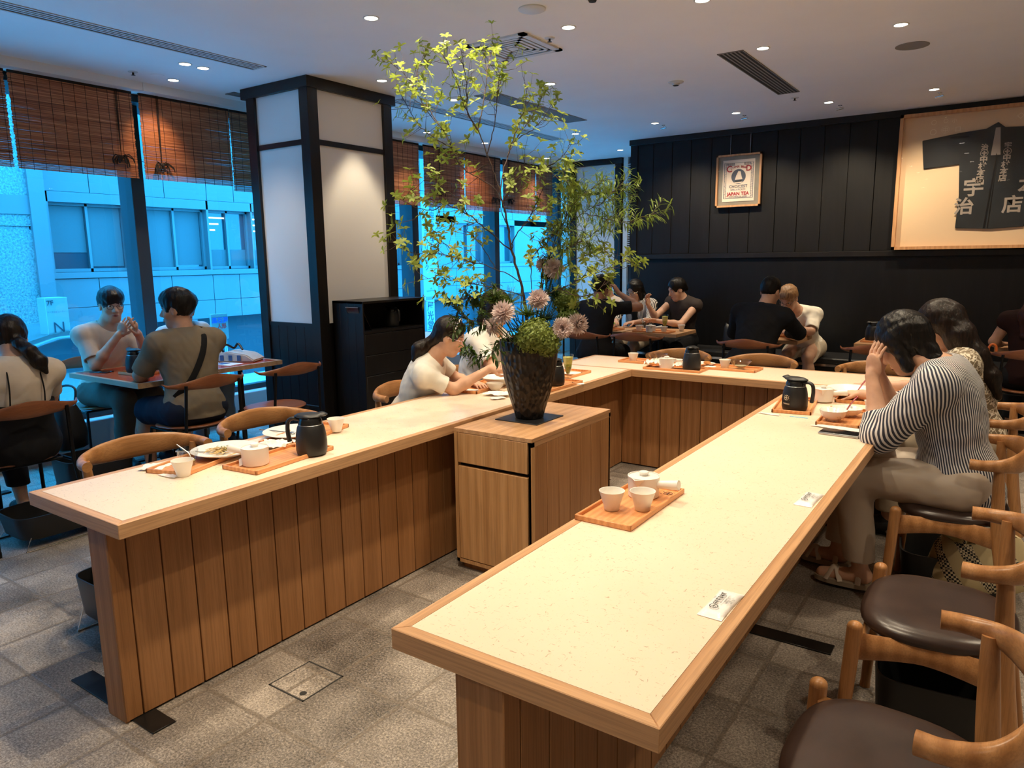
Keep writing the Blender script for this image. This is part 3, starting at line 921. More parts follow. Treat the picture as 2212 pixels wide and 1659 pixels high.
# ------------------------------------------------------------------ counters
def counter(name, x0, x1, y0, y1, label, seams=(), axis='y', trim=(1, 1, 1, 1)):
    """trim: west, east, south, north edges that carry the oak lipping"""
    r = empty(name, ((x0 + x1) / 2, (y0 + y1) / 2, 0), label, 'counter')
    cx, cy = (x0 + x1) / 2, (y0 + y1) / 2
    w = 0.031
    X0, X1, Y0, Y1 = x0 - cx, x1 - cx, y0 - cy, y1 - cy
    ins = [w if t else 0.0 for t in trim]
    m = MB()
    cuts = [Y0 + ins[2]] + [s - cy for s in seams if axis == 'y'] + [Y1 - ins[3]]
    if axis == 'y':
        for a, b_ in zip(cuts[:-1], cuts[1:]):
            m.box((X0 + ins[0], a + (0.0008 if a != cuts[0] else 0), 0.68), (X1 - ins[1], b_ - (0.0008 if b_ != cuts[-1] else 0), 0.7246))
    else:
        m.box((X0 + ins[0], Y0 + ins[2], 0.68), (X1 - ins[1], Y1 - ins[3], 0.7246))
    m.build('worktop', MT['inlay'], r, flat=True)
    # lipping with mitred ends, one part per edge
    def lip(poly, mat):
        q = MB(); q.prism(poly, 0.677, 0.725)
        bmesh.ops.bevel(q.bm, geom=[e for e in q.bm.edges], offset=0.0016, segments=1, affect='EDGES')
        q.build('edge_trim', mat, r)
    a0, a1, b0, b1 = X0 + ins[0], X1 - ins[1], Y0 + ins[2], Y1 - ins[3]
    if trim[0]: lip([(X0, Y0), (a0, b0), (a0, b1), (X0, Y1)], MT['oak_y'])
    if trim[1]: lip([(X1, Y0), (X1, Y1), (a1, b1), (a1, b0)], MT['oak_y'])
    if trim[2]: lip([(X0, Y0), (X1, Y0), (a1, b0), (a0, b0)], MT['oak_x'])
    if trim[3]: lip([(X0, Y1), (a0, b1), (a1, b1), (X1, Y1)], MT['oak_x'])
    return r, cx, cy

def boards(parent, x0, x1, y0, y1, z0, z1, axis, pitch, first, side_mats=('oak_panel',), name='boards'):
    """upright boarding on both long faces of a carcass with open V joints"""
    m = MB()
    g = 0.0022
    t = 0.012
    if axis == 'y':
        m.box((x0 + t, y0 + 0.004, z0), (x1 - t, y1 - 0.004, z1))
        ys_ = [y0, y0 + first]
        while ys_[-1] + pitch < y1 - 0.03: ys_.append(ys_[-1] + pitch)
        ys_.append(y1)
        for a, b_ in zip(ys_[:-1], ys_[1:]):
            m.box((x0, a + (g if a != y0 else 0), z0), (x0 + t + 0.001, b_ - g, z1), 0.0012)
            m.box((x1 - t - 0.001, a + (g if a != y0 else 0), z0), (x1, b_ - g, z1), 0.0012)
    else:
        m.box((x0 + 0.004, y0 + t, z0), (x1 - 0.004, y1 - t, z1))
        xs_ = [x0, x0 + first]
        while xs_[-1] + pitch < x1 - 0.03: xs_.append(xs_[-1] + pitch)
        xs_.append(x1)
        for a, b_ in zip(xs_[:-1], xs_[1:]):
            m.box((a + g, y0, z0), (b_ - g, y0 + t + 0.001, z1), 0.0012)
            m.box((a + g, y1 - t - 0.001, z0), (b_ - g, y1, z1), 0.0012)
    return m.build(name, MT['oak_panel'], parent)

CL, cx, cy = counter('counter', -2.777, -2.176, 1.041, 4.635, 'left counter of the horseshoe, cream top with oak edge, carrying the used lunch trays', (), 'y', (1, 1, 1, 0))
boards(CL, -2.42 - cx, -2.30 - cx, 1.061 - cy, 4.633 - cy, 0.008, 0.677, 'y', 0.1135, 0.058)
m = MB(); m.box((-2.416 - cx, 1.060 - cy, 0.0), (-2.304 - cx, 1.075 - cy, 0.677), 0.002); m.build('end_board', MT['oak_panel'], CL)
def footplates(r, x0, x1, ys_, cx, cy):
    for y in ys_:
        m = MB(); m.box((x0 - cx, y - cy, 0.0), (x1 - cx, y + 0.078 - cy, 0.006), 0.001); m.build('foot_plate', MT['plate_steel'], r)
footplates(CL, -2.727, -2.176, (1.08, 3.0, 4.25), cx, cy)
CR, cx, cy = counter('counter', -1.044, -0.427, 1.041, 4.635, 'right foreground counter of the horseshoe, long cream top with oak edge', (3.635,), 'y', (1, 1, 1, 0))
boards(CR, -0.885 - cx, -0.762 - cx, 1.061 - cy, 4.633 - cy, 0.008, 0.677, 'y', 0.1135, 0.058)
m = MB(); m.box((-0.884 - cx, 1.060 - cy, 0.0), (-0.763 - cx, 1.075 - cy, 0.677), 0.002); m.build('end_board', MT['oak_panel'], CR)
footplates(CR, -1.03, -0.458, (1.08, 2.775, 4.2), cx, cy)
CB, cx, cy = counter('counter', -2.777, -0.427, 4.636, 5.222, 'back counter joining the two long ones, with trays and a black flask', (), 'x', (1, 1, 1, 1))
boards(CB, -2.30 - cx, -0.885 - cx, 4.75 - cy, 4.87 - cy, 0.008, 0.677, 'x', 0.1475, 0.15)

for xa, xb in ((-2.42, -2.302), (-0.883, -0.762)):
    m = MB()
    for ya, yb in ((4.638, 4.748), (4.752, 4.87)): m.box((xa - cx, ya - cy, 0.008), (xb - cx, yb - cy, 0.677), 0.0015)
    m.build('corner_boards', MT['oak_panel'], CB)

# cabinet in the middle
cb = empty('cabinet', (-1.937, 3.016, 0), 'low oak cabinet with drawer and door inside the horseshoe, under the flower vase', 'cabinet')
hx, hy = 0.223, 0.384
m = MB()
t = 0.018
m.box((-hx, -hy, 0.036), (-hx + t, hy, 0.694)); m.box((-hx, -hy, 0.036), (hx, hy, 0.036 + t)); m.box((-hx, hy - t, 0.036), (hx, hy, 0.694))
m.box((hx - t, -hy, 0.036), (hx - 0.006, hy, 0.694)); m.box((hx - t, -hy, 0.036), (hx, -hy + 0.022, 0.694))
m.box((-hx + t, -hy + 0.03, 0.05), (hx - t, hy - t, 0.68))
m.build('carcass', MT['oak_front'], cb, ang=30)
m = MB(); m.box((-hx, -hy, 0.692), (hx, hy, 0.712), 0.001); m.box((hx - 0.012, -hy + 0.0, 0.672), (hx, hy, 0.694)); m.build('cabinet_top', MT['oak_y'], cb, ang=30)
m = MB()
ys_ = [-hy + 0.022]
wd = (2 * hy - 0.022) / 7
for k in range(7):
    a = -hy + 0.022 + wd * k
    m.box((hx - 0.010, a + 0.0018, 0.036), (hx, a + wd - 0.0018, 0.671), 0.001)
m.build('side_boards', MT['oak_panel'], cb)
m = MB(); m.box((-hx + t + 0.003, -hy - 0.001, 0.545), (hx - 0.022 - 0.003, -hy + 0.019, 0.690), 0.0012); m.build('drawer', MT['oak_front'], cb)
m = MB(); m.box((-hx + t + 0.003, -hy - 0.001, 0.058), (hx - 0.022 - 0.003, -hy + 0.019, 0.527), 0.0012); m.build('door', MT['oak_front'], cb)
m = MB(); m.box((-hx + t, -hy + 0.025, 0.525), (hx - 0.022, -hy + 0.028, 0.548)); m.build('grip_recess', MT['vent_dark'], cb, flat=True)
m = MB(); m.box((-hx + 0.02, -hy + 0.03, 0.0), (hx - 0.02, hy - 0.03, 0.04)); m.build('plinth', MT['oak_panel'], cb)

# floor access cover
fh = empty('floor_access_cover', (-2.005, 1.560, 0), 'square stone access cover in the floor between the counters', 'floor cover')
m = MB(); m.box((-0.088, -0.085, 0.0), (0.088, 0.085, 0.0012)); m.build('cover_plate', MT['floor_tiles'], fh, flat=True)
m = MB(); ring_sq(m, 0.094, 0.006, 0.0, 0.0010); m.build('cover_gap', MT['vent_dark'], fh, flat=True)
m = MB(); m.lathe([(0.013, 0), (0.013, 0.0018), (0, 0.0018)], 12, c=(0.055, -0.06, 0)); m.build('finger_notch', MT['vent_dark'], fh)

# ------------------------------------------------------------------ chairs
def elbow_chair(label, rail_mat='oak_chair'):
    r = empty('elbow_chair', (0, 0, 0), label, 'chair', group='oak elbow chairs around the counter')
    # seat cushion
    o = superell(0.226, 0.203, 2.7, 44, skew=0.06)
    m = MB(); plate(m, o, [(0.03, 0.425), (0.008, 0.430), (0.0, 0.440), (0.0, 0.452), (0.006, 0.462), (0.020, 0.470), (0.045, 0.475)], dish=0.008)
    m.build('seat', MT['leather'], r, ang=60)
    # seat frame: four curved aprons
    m = MB()
    for s in (-1, 1):
        pts = smooth_path([(s * 0.228, 0.180, 0.395), (s * 0.218, 0.08, 0.407), (s * 0.212, -0.03, 0.410), (s * 0.210, -0.165, 0.392)], 5)
        n = len(pts)
        m.tube(pts, 0.02, 8, sq=[(0.030 + 0.012 * abs(k / (n - 1) - 0.5) * 2, 0.0115) for k in range(n)], up=(0, 0, 1))
    for y, w in ((0.172, 0.225), (-0.165, 0.2)):
        m.tube([(-w, y, 0.398), (0, y + 0.004, 0.405), (w, y, 0.398)], 0.02, 8, sq=[(0.030, 0.011), (0.022, 0.011), (0.030, 0.011)], up=(0, 0, 1))
    m.build('seat_frame', MT['oak_chair'], r, ang=60)
    def leg(pts, rad, cap):
        m = MB()
        P = smooth_path(pts, 6); n = len(P)
        R_ = smooth_vals(rad, 6)
        m.tube(P, R_, 14)
        if cap:
            m.ball(P[-1], R_[-1] * 0.995, (1, 1, 0.8))
        m.lathe([(rad[0] * 1.0, 0.022), (rad[0] * 1.12, 0.012), (rad[0] * 1.1, 0.0)], 14, c=(P[0].x, P[0].y, 0))
        m.build('leg', MT['oak_chair_z'], r, ang=60)
    for s in (-1, 1):
        leg([(s * 0.262, 0.212, 0.004), (s * 0.250, 0.200, 0.24), (s * 0.240, 0.188, 0.458)], [0.0155, 0.0195, 0.0215], True)
        leg([(s * 0.225, -0.235, 0.004), (s * 0.215, -0.195, 0.24), (s * 0.212, -0.168, 0.42), (s * 0.220, -0.155, 0.60), (s * 0.228, -0.150, 0.695)], [0.0165, 0.021, 0.0245, 0.021, 0.017], False)
    # bent back rail
    path = [(-0.252, -0.055, 0.695), (-0.254, -0.105, 0.696), (-0.228, -0.168, 0.698), (-0.155, -0.214, 0.700), (-0.06, -0.236, 0.702), (0.0, -0.239, 0.703)]
    path = path + [(-x, y, z) for x, y, z in path[-2::-1]]
    hw = [(0.0215, 0.0205), (0.0215, 0.0200), (0.028, 0.0170), (0.042, 0.0135), (0.050, 0.0125), (0.052, 0.0125)]
    hw = hw + hw[-2::-1]
    P = smooth_path(path, 6)
    A = smooth_vals([h for h, _ in hw], 6); B_ = smooth_vals([w for _, w in hw], 6)
    m = MB(); m.tube(P, 0.02, 16, sq=list(zip(A, B_)), up=(0, 0, 1))
    ro = m.build('back_rail', MT[rail_mat], r, ang=50)
    return r
ec = elbow_chair('empty oak elbow chair with dark seat nearest the camera, bottom right corner')
ec.location = (-0.128, 1.537, 0); ec.rotation_euler = (0, 0, PI / 2)
dup(ec, (-0.105, 2.372, 0), PI / 2, 'empty oak elbow chair with dark leather seat, second from the bottom right corner')
dup(ec, (-0.140, 3.505, 0), PI / 2, 'oak elbow chair the woman in the striped blouse sits on')
dup(ec, (-0.10, 4.36, 0), PI / 2, 'oak elbow chair the long-haired woman in the lace top sits on')
dup(ec, (-2.945, 1.600, 0), -PI / 2 - 0.12, 'oak elbow chair nearest the camera at the left counter, big round rail end')
dup(ec, (-2.975, 2.262, 0), -PI / 2 - 0.10, 'oak elbow chair pushed up to the left counter behind the black flask')
dup(ec, (-2.96, 3.30, 0), -PI / 2 + 0.05, 'oak elbow chair the girl with the headband sits on')
dup(ec, (-3.06, 4.02, 0), -PI / 2 + 0.05, 'oak elbow chair the white-shirted diner beside the girl sits on')
dup(ec, (-2.22, 5.52, 0), PI, 'oak elbow chair behind the back counter, left one by the glass bowl')
dup(ec, (-1.55, 5.50, 0), PI + 0.04, 'oak elbow chair behind the back counter, middle one with a grey sheen')
dup(ec, (-0.745, 5.50, 0), PI, 'oak elbow chair behind the back counter, right one beside the striped blouse')

def steel_chair(label, loc, rz):
    r = empty('steel_leg_chair', loc, label, 'chair', rz, 'teak and black steel chairs')
    o = superell(0.225, 0.205, 2.2, 40, skew=0.10)
    m = MB(); plate(m, o, [(0.012, 0.434), (0.002, 0.438), (0.0, 0.443), (0.004, 0.448), (0.014, 0.450)], dish=0.014)
    m.build('seat', MT['teak'], r, ang=60)
    path = [(-0.290, -0.165, 0.752), (-0.262, -0.205, 0.736), (-0.17, -0.262, 0.738), (-0.06, -0.285, 0.745), (0.0, -0.288, 0.747)]
    path = path + [(-x, y, z) for x, y, z in path[-2::-1]]
    hw = [(0.004, 0.004), (0.011, 0.009), (0.027, 0.011), (0.042, 0.011), (0.046, 0.011)]
    hw = hw + hw[-2::-1]
    P = smooth_path(path, 6)
    m = MB(); m.tube(P, 0.02, 14, sq=list(zip(smooth_vals([h for h, _ in hw], 6), smooth_vals([w for _, w in hw], 6))), up=(0, 0, 1))
    m.build('back_rail', MT['teak'], r, ang=50)
    for s in (-1, 1):
        m = MB(); m.tube([(s * 0.235, -0.300, 0.012), (s * 0.205, -0.245, 0.42), (s * 0.190, -0.268, 0.738)], 0.0105, 10); m.lathe([(0.014, 0.0), (0.014, 0.03), (0.0105, 0.035)], 10, c=(s * 0.235, -0.300, 0)); m.build('leg', MT['black_steel'], r)
        m = MB(); m.tube([(s * 0.225, 0.235, 0.012), (s * 0.195, 0.175, 0.422)], 0.0105, 10); m.lathe([(0.014, 0.0), (0.014, 0.03), (0.0105, 0.035)], 10, c=(s * 0.225, 0.235, 0)); m.build('leg', MT['black_steel'], r)
    m = MB()
    for s in (-1, 1):
        m.tube([(s * 0.195, 0.175, 0.42), (s * 0.205, -0.245, 0.42)], 0.009, 8)
    m.tube([(-0.205, -0.13, 0.418), (0.205, -0.13, 0.418)], 0.009, 8); m.tube([(-0.195, 0.12, 0.418), (0.195, 0.12, 0.418)], 0.009, 8)
    m.build('seat_frame', MT['black_steel'], r)
    return r
sc_ = steel_chair('teak and steel chair of the ponytailed woman at the left edge', (-4.545, 1.655, 0), PI / 2)
for loc, rz, lb in (((-4.525, 2.735, 0), PI / 2, 'teak and steel chair under the man with the black shoulder strap'),
                    ((-4.485, 3.385, 0), PI / 2, 'empty teak and steel chair in front of the dark pillar'),
                    ((-5.74, 2.73, 0), -PI / 2, 'teak and steel chair of the man with glasses by the window'),
                    ((-5.74, 3.40, 0), -PI / 2, 'teak and steel chair of the half-hidden diner in pale blue by the window'),
                    ((-4.30, 6.05, 0), PI / 2, 'teak and steel chair in blue light at the small table behind the girl'),
                    ((-3.55, 6.62, 0), 0, 'teak and steel chair under the man in black with a raised arm'),
                    ((-3.02, 6.70, 0), 0, 'empty teak and steel chair with curved rail at the food-laden table'),
                    ((-1.90, 6.62, 0), 0, 'teak and steel chair behind the man in black seen from the back'),
                    ((-0.87, 6.68, 0), 0, 'empty teak and steel chair left of the striped blouse, at the table with a flask'),
                    ((0.16, 6.90, 0), 0, 'teak and steel chair at the right edge with an umbrella hung on it')):
    dup(sc_, loc, rz, lb)

# ------------------------------------------------------------------ tables
def small_table(label, x0, x1, y0, y1, top='oak', z=0.73, leg='post', group='small tables for two'):
    cx, cy = (x0 + x1) / 2, (y0 + y1) / 2
    r = empty('dining_table', (cx, cy, 0), label, 'table', group=group)
    hx, hy = (x1 - x0) / 2, (y1 - y0) / 2
    w = 0.028
    m = MB(); m.box((-hx + w, -hy + w, z - 0.03), (hx - w, hy - w, z - 0.0006)); m.build('table_top', MT['red_laminate'] if top == 'red' else MT['inlay'] if top == 'inlay' else MT['oak_x'], r, flat=True)
    m = MB()
    m.prism([(-hx, -hy), (hx, -hy), (hx - w, -hy + w), (-hx + w, -hy + w)], z - 0.034, z); m.prism([(-hx, hy), (-hx + w, hy - w), (hx - w, hy - w), (hx, hy)], z - 0.034, z)
    m.prism([(-hx, -hy), (-hx + w, -hy + w), (-hx + w, hy - w), (-hx, hy)], z - 0.034, z); m.prism([(hx, -hy), (hx, hy), (hx - w, hy - w), (hx - w, -hy + w)], z - 0.034, z)
    m.build('edge_trim', MT['table_edge'] if top == 'red' else MT['oak_x'], r, ang=30)
    if leg == 'post':
        m = MB(); m.tube([(hx - 0.14, 0, 0.01), (hx - 0.14, 0, z - 0.032)], 0.019, 14); m.build('leg', MT['black_steel'], r)
        m = MB(); m.tube([(-hx + 0.14, 0, 0.01), (-hx + 0.14, 0, z - 0.032)], 0.019, 14); m.build('leg', MT['black_steel'], r)
        for s in (-1, 1):
            m = MB(); m.box((s * (hx - 0.14) - 0.03, -hy + 0.06, 0), (s * (hx - 0.14) + 0.03, hy - 0.06, 0.012), 0.003); m.build('foot', MT['black_steel'], r)
    else:
        m = MB(); m.tube([(0, 0, 0.01), (0, 0, z - 0.032)], 0.024, 14); m.build('leg', MT['black_steel'], r)
        m = MB(); m.lathe([(0.21, 0), (0.21, 0.008), (0.03, 0.02)], 28); m.build('foot', MT['black_steel'], r)
    return r
small_table('red-topped window table of the two men, black flask on it', -5.595, -4.665, 2.455, 3.055, 'red', leg='post')
small_table('window table with leaflets and a bag, beside the dark pillar', -5.60, -4.79, 3.11, 3.70, 'red')
small_table('window table in front of the ponytailed woman, mostly hidden', -5.60, -4.83, 1.40, 2.0, 'red')
small_table('bluish table near the window behind the girl', -5.35, -4.42, 5.42, 6.02, 'inlay')
small_table('table with salads and cups, in front of the man with raised arm', -4.02, -3.43, 7.05, 7.62, 'oak', 0.72, 'ped')
small_table('table with cups and tray, right half, in front of the two women', -3.40, -2.82, 7.05, 7.62, 'oak', 0.72, 'ped')
small_table('table between the man in black and the fair-haired diner', -2.20, -1.62, 7.0, 7.60, 'oak', 0.72, 'ped')
small_table('empty table with a black flask, left of the striped blouse', -1.145, -0.56, 7.05, 7.62, 'oak', 0.72, 'ped')
small_table('table at the right edge in front of the reddish-haired diner', -0.10, 0.52, 7.25, 7.78, 'oak', 0.72, 'ped')
# bench
bn = empty('wall_bench', (-0.2, 8.09, 0), 'long low black bench along the dark wall', 'bench')
m = MB(); m.box((-3.7, -0.27, 0.41), (3.6, 0.27, 0.47), 0.012); m.build('seat', MT['pot_black'], bn)
m = MB(); m.box((-3.7, -0.275, 0.385), (3.6, -0.268, 0.41)); m.build('edge_strip', MT['chrome'], bn)
m = MB(); m.box((-3.65, -0.20, 0.0), (3.55, 0.25, 0.385)); m.build('base', MT['black_paint'], bn)

# ------------------------------------------------------------------ dark shelf unit on the pillar
sh = empty('shelf_unit', (-4.385, 4.41, 0), 'tall black shelf unit against the pillar, flask in its top niche', 'shelf')
m = MB()
hx, hy, T = 0.172, 0.365, 1.188
for k in range(4):
    a = -hx + 0.0 + k * (2 * hx) / 4
    m.box((a + 0.001, -hy, 0), (a + 2 * hx / 4 - 0.001, -hy + 0.015, T), 0.001)
m.box((-hx, hy - 0.015, 0), (hx, hy, T)); m.box((-hx, -hy, T - 0.018), (hx, hy, T)); m.box((-hx, -hy, 0), (-hx + 0.01, hy, T))
m.box((-hx, -hy + 0.01, 0.93), (hx, hy - 0.01, 0.95)); m.box((-hx, -hy + 0.02, 0.0), (hx - 0.02, hy - 0.02, 0.06))
m.build('carcass', MT['dark_post'], sh)
for z0, z1 in ((0.757, 0.925), (0.59, 0.752), (0.07, 0.585)):
    m = MB(); m.box((hx - 0.02, -hy + 0.018, z0), (hx - 0.002, hy - 0.018, z1), 0.002); m.build('drawer' if z0 > 0.5 else 'door', MT['dark_post'], sh)
for k, (yy, hh, lean) in enumerate(((4.10, 0.20, 0.35), (4.17, 0.18, 0.5))):
    q = empty('menu_stand', (-4.33, yy, 0.952), ('tall', 'short')[k] + ' thin black menu stand leaning in the shelf niche', 'menu stand')
    m = MB(); m.box((-0.06, -0.003, 0), (0.08, 0.003, hh), 0.001, rot=Euler((lean, 0, 0)).to_matrix(), piv=(0, 0, 0)); m.build('board', MT['screen_black'], q)
    m = MB(); m.box((-0.06, -0.004, hh), (0.08, 0.004, hh + 0.003), rot=Euler((lean, 0, 0)).to_matrix(), piv=(0, 0, 0)); m.build('rim', MT['alu'], q)
    m = MB(); m.tube([(-0.05, 0.0, 0.002), (-0.05, -0.045, 0.003), (0.06, -0.045, 0.003), (0.06, 0, 0.002)], 0.003, 6); m.build('foot', MT['black_steel'], q)

# ------------------------------------------------------------------ wall pictures
def wires(r, xs_, z0, z1):
    for x in xs_:
        m = MB(); m.tube([(x, -0.004, z0), (x, -0.004, z1)], 0.0018, 6); m.build('hanging_wire', MT['alu'], r)
po = empty('framed_poster', (-2.652, 8.365, 2.05), 'small wood-framed tea poster hanging on two wires on the dark wall', 'poster')
W2, H2 = 0.252, 0.572
m = MB()
fw, fd = 0.020, 0.035
m.box((-W2, -fd, 0), (W2, 0, fw)); m.box((-W2, -fd, H2 - fw), (W2, 0, H2)); m.box((-W2, -fd, 0), (-W2 + fw, 0, H2)); m.box((W2 - fw, -fd, 0), (W2, 0, H2))
m.build('frame', MT['frame_wood'], po, ang=30)
plain('mat_board', (0.26, 0.23, 0.18), 0.8, var=0.1); plain('poster_paper', (0.80, 0.66, 0.52), 0.8); plain('poster_grey', (0.09, 0.10, 0.13), 0.8); plain('poster_red', (0.38, 0.02, 0.02), 0.8)
m = MB(); m.box((-W2 + fw, -0.012, fw), (W2 - fw, -0.004, H2 - fw)); m.build('mount', MT['mat_board'], po, flat=True)
m = MB(); m.box((-0.178, -0.018, 0.060), (0.178, -0.012, 0.512)); m.build('sheet', MT['poster_paper'], po, flat=True)
m = MB()
def strip(x0, x1, z0, z1, d=-0.0188):
    m.box((x0, d, z0), (x1, d + 0.0009, z1))
rr = random.Random(5)
for k in range(34):
    z = 0.098 + k * 0.0111
    for s in (-1, 1):
        strip(s * 0.150 - 0.014, s * 0.150 - 0.001 - rr.random() * 0.005, z, z + 0.0065); strip(s * 0.150 + 0.001 + rr.random() * 0.004, s * 0.150 + 0.014, z + 0.003, z + 0.009)
for k in range(24):
    x = -0.135 + k * 0.0113
    if abs(x) > 0.055: strip(x, x + 0.008, 0.462, 0.476); strip(x + 0.002, x + 0.0095, 0.450, 0.460)
    strip(x, x + 0.0085, 0.097, 0.103)
strip(-0.166, 0.166, 0.478, 0.481); strip(-0.166, 0.166, 0.092, 0.095); strip(-0.166, -0.163, 0.092, 0.481); strip(0.163, 0.166, 0.092, 0.481)
m.build('border', MT['poster_grey'], po, flat=True)
m = MB(); m.lathe([(0.080, -0.0006), (0.080, 0.0006)], 40, c=(0.0, -0.0185, 0.330), axis=Euler((PI / 2, 0, 0)).to_matrix()); m.build('medallion', MT['poster_grey'], po)
m = MB()
m.prism([(-0.040, 0.295), (0.046, 0.299), (0.034, 0.33), (0.022, 0.385), (-0.004, 0.388), (-0.026, 0.34)], -0.0205, -0.0195, 'xz')
m.prism([(-0.048, 0.268), (-0.03, 0.257), (0.035, 0.259), (0.05, 0.272)], -0.0205, -0.0195, 'xz')
m.build('ship', MT['poster_paper'], po, flat=True)
m = MB(); m.prism([(-0.038, 0.285), (-0.03, 0.270), (0.032, 0.272), (0.045, 0.292)], -0.0213, -0.0206, 'xz'); m.build('hull', MT['ink'], po, flat=True)
def ptxt(t, sz, x, z, mat_, bold=0.0, sx=1.0, rot=0.0):
    me = text_mesh(t, sz, 'lettering', 0, bold=bold, sx=sx)
    put_text(me, MT[mat_], po, frame((x, -0.0215, z), (math.cos(rot), 0, math.sin(rot)), (-math.sin(rot), 0, math.cos(rot))))
ptxt('C', 0.095, -0.105, 0.412, 'poster_red', 0.002); ptxt('D', 0.085, 0.112, 0.412, 'poster_red', 0.002)
for k, ch in enumerate('LIPPER BRAN'):
    a = (k - 5) * 0.0165
    ptxt(ch, 0.030, a, 0.436 - abs(a) ** 2 * 2.4, 'poster_red', 0.001, 0.9, -a * 3)
ptxt('CHOICEST', 0.043, 0, 0.222, 'poster_grey', 0.0006); ptxt('EARLY PICKED', 0.026, 0, 0.188, 'poster_grey', 0.0)
ptxt('JAPAN TEA', 0.050, 0, 0.142, 'poster_red', 0.0018); ptxt('WHITE TEA & CO. JAPAN', 0.018, 0, 0.112, 'poster_grey', 0.0004)
m = MB(); m.box((-W2 + fw, -0.027, fw), (W2 - fw, -0.025, H2 - fw)); m.build('glass', MT['picture_glass'], po, flat=True)
wires(po, (-0.105, 0.115), H2, 0.79)

km = empty('framed_garment', (-0.19, 8.365, 1.545), 'large wood-framed dark work coat with pale lettering on the dark wall', 'framed garment')
kx0, kx1, kh = -0.875, 0.875, 1.295
m = MB()
fw, fd = 0.030, 0.075
m.box((kx0, -fd, 0), (kx1, 0, fw)); m.box((kx0, -fd, kh - fw), (kx1, 0, kh)); m.box((kx0, -fd, 0), (kx0 + fw, 0, kh)); m.box((kx1 - fw, -fd, 0), (kx1, 0, kh))
m.build('frame', MT['frame_wood'], km, ang=30)
plain('cream_board', (0.78, 0.56, 0.34), 0.8); plain('indigo_cloth', (0.014, 0.017, 0.020), 0.85, bump=0.4, bs=14, bd=0.004, var=0.25, vs=7); plain('print_grey', (0.36, 0.30, 0.25), 0.8); plain('faint_mark', (0.90, 0.72, 0.50), 0.8)
m = MB(); m.box((kx0 + fw, -0.012, fw), (kx1 - fw, -0.004, kh - fw)); m.build('backing', MT['cream_board'], km, flat=True)
def KX(x): return x + 0.19
def KZ(z): return z - 1.545
half = [(-0.865, 2.586), (-0.556, 2.627), (-0.345, 2.640), (-0.256, 2.695), (-0.200, 2.640), (0.02, 2.63), (0.345, 2.59), (0.335, 2.33), (0.055, 2.345), (0.02, 1.741), (-0.24, 1.728), (-0.528, 1.743), (-0.520, 2.05), (-0.535, 2.345), (-0.835, 2.318)]
m = MB(); m.prism([(KX(x), KZ(z)) for x, z in half][::-1], -0.032, -0.014, 'xz')
bmesh.ops.bevel(m.bm, geom=list(m.bm.edges), offset=0.004, segments=2, affect='EDGES', clamp_overlap=True)
m.build('coat', MT['indigo_cloth'], km)
m = MB(); m.prism([(KX(-0.272), KZ(2.645)), (KX(-0.236), KZ(2.645)), (KX(-0.216), KZ(2.40)), (KX(-0.292), KZ(2.40))], -0.0345, -0.0325, 'xz'); m.build('neck_opening', MT['print_grey'], km, flat=True)
m = MB(); m.prism([(KX(-0.30), KZ(1.74)), (KX(-0.285), KZ(1.74)), (KX(-0.243), KZ(2.40)), (KX(-0.250), KZ(2.42))], -0.036, -0.033, 'xz'); m.prism([(KX(-0.268), KZ(1.74)), (KX(-0.262), KZ(1.74)), (KX(-0.236), KZ(2.40)), (KX(-0.240), KZ(2.40))], -0.036, -0.033, 'xz'); m.build('front_edge', MT['dark_post'], km)
def ktxt(t, sz, x, z, mat_='print_grey', bold=0.0, sx=1.0, ls=1.0, d=-0.0335):
    put_text(text_mesh(t, sz, 'lettering', 0, bold=bold, sx=sx, ls=ls), MT[mat_], km, frame((KX(x), d, KZ(z)), (1, 0, 0), (0, 0, 1)))
for sx_, ch in ((-0.345, '治'), (-0.165, '宇')):
    ktxt(ch, 0.060, sx_, 2.475, 'print_grey', 0.0015)
    m = MB()
    pts = [(KX(sx_) + 0.030 * math.cos(2 * PI * k / 28), -0.034, KZ(2.425) + 0.030 * math.sin(2 * PI * k / 28)) for k in range(29)]
    m.tube(pts, 0.0028, 5, close=False); m.box((KX(sx_) - 0.020, -0.0355, KZ(2.419)), (KX(sx_) + 0.020, -0.033, KZ(2.431))); m.box((KX(sx_) - 0.006, -0.0355, KZ(2.405)), (KX(sx_) + 0.006, -0.033, KZ(2.445)))
    m.build('crest', MT['print_grey'], km)
    for k, c_ in enumerate('中村本店'):
        ktxt(c_, 0.066, sx_ - k * 0.006, 2.365 - k * 0.060, 'print_grey', 0.0022)
ktxt('宇', 0.175, -0.405, 2.105, 'print_grey', 0.004); ktxt('治', 0.165, -0.470, 1.935, 'print_grey', 0.004)
ktxt('店', 0.165, -0.085, 1.935, 'print_grey', 0.004); ktxt('本', 0.175, 0.03, 2.10, 'print_grey', 0.004)
ktxt('㊥', 0.075, -0.68, 2.665, 'faint_mark', 0, d=-0.0125); ktxt('○', 0.075, -0.78, 2.655, 'faint_mark', 0, d=-0.0125); ktxt('○', 0.06, -0.78, 2.745, 'faint_mark', 0, d=-0.0125); ktxt('○', 0.05, -0.68, 2.75, 'faint_mark', 0, d=-0.0125)
ktxt('口', 0.055, -0.575, 2.665, 'faint_mark', 0, d=-0.0125); ktxt('小', 0.045, -0.61, 2.745, 'faint_mark', 0, d=-0.0125); ktxt('◇', 0.06, -0.09, 2.73, 'faint_mark', 0, d=-0.0125)
m = MB(); m.box((kx0 + fw, -0.062, fw), (kx1 - fw, -0.059, kh - fw)); m.build('glass', MT['picture_glass'], km, flat=True)
wires(km, (-0.845,), kh, 1.30)

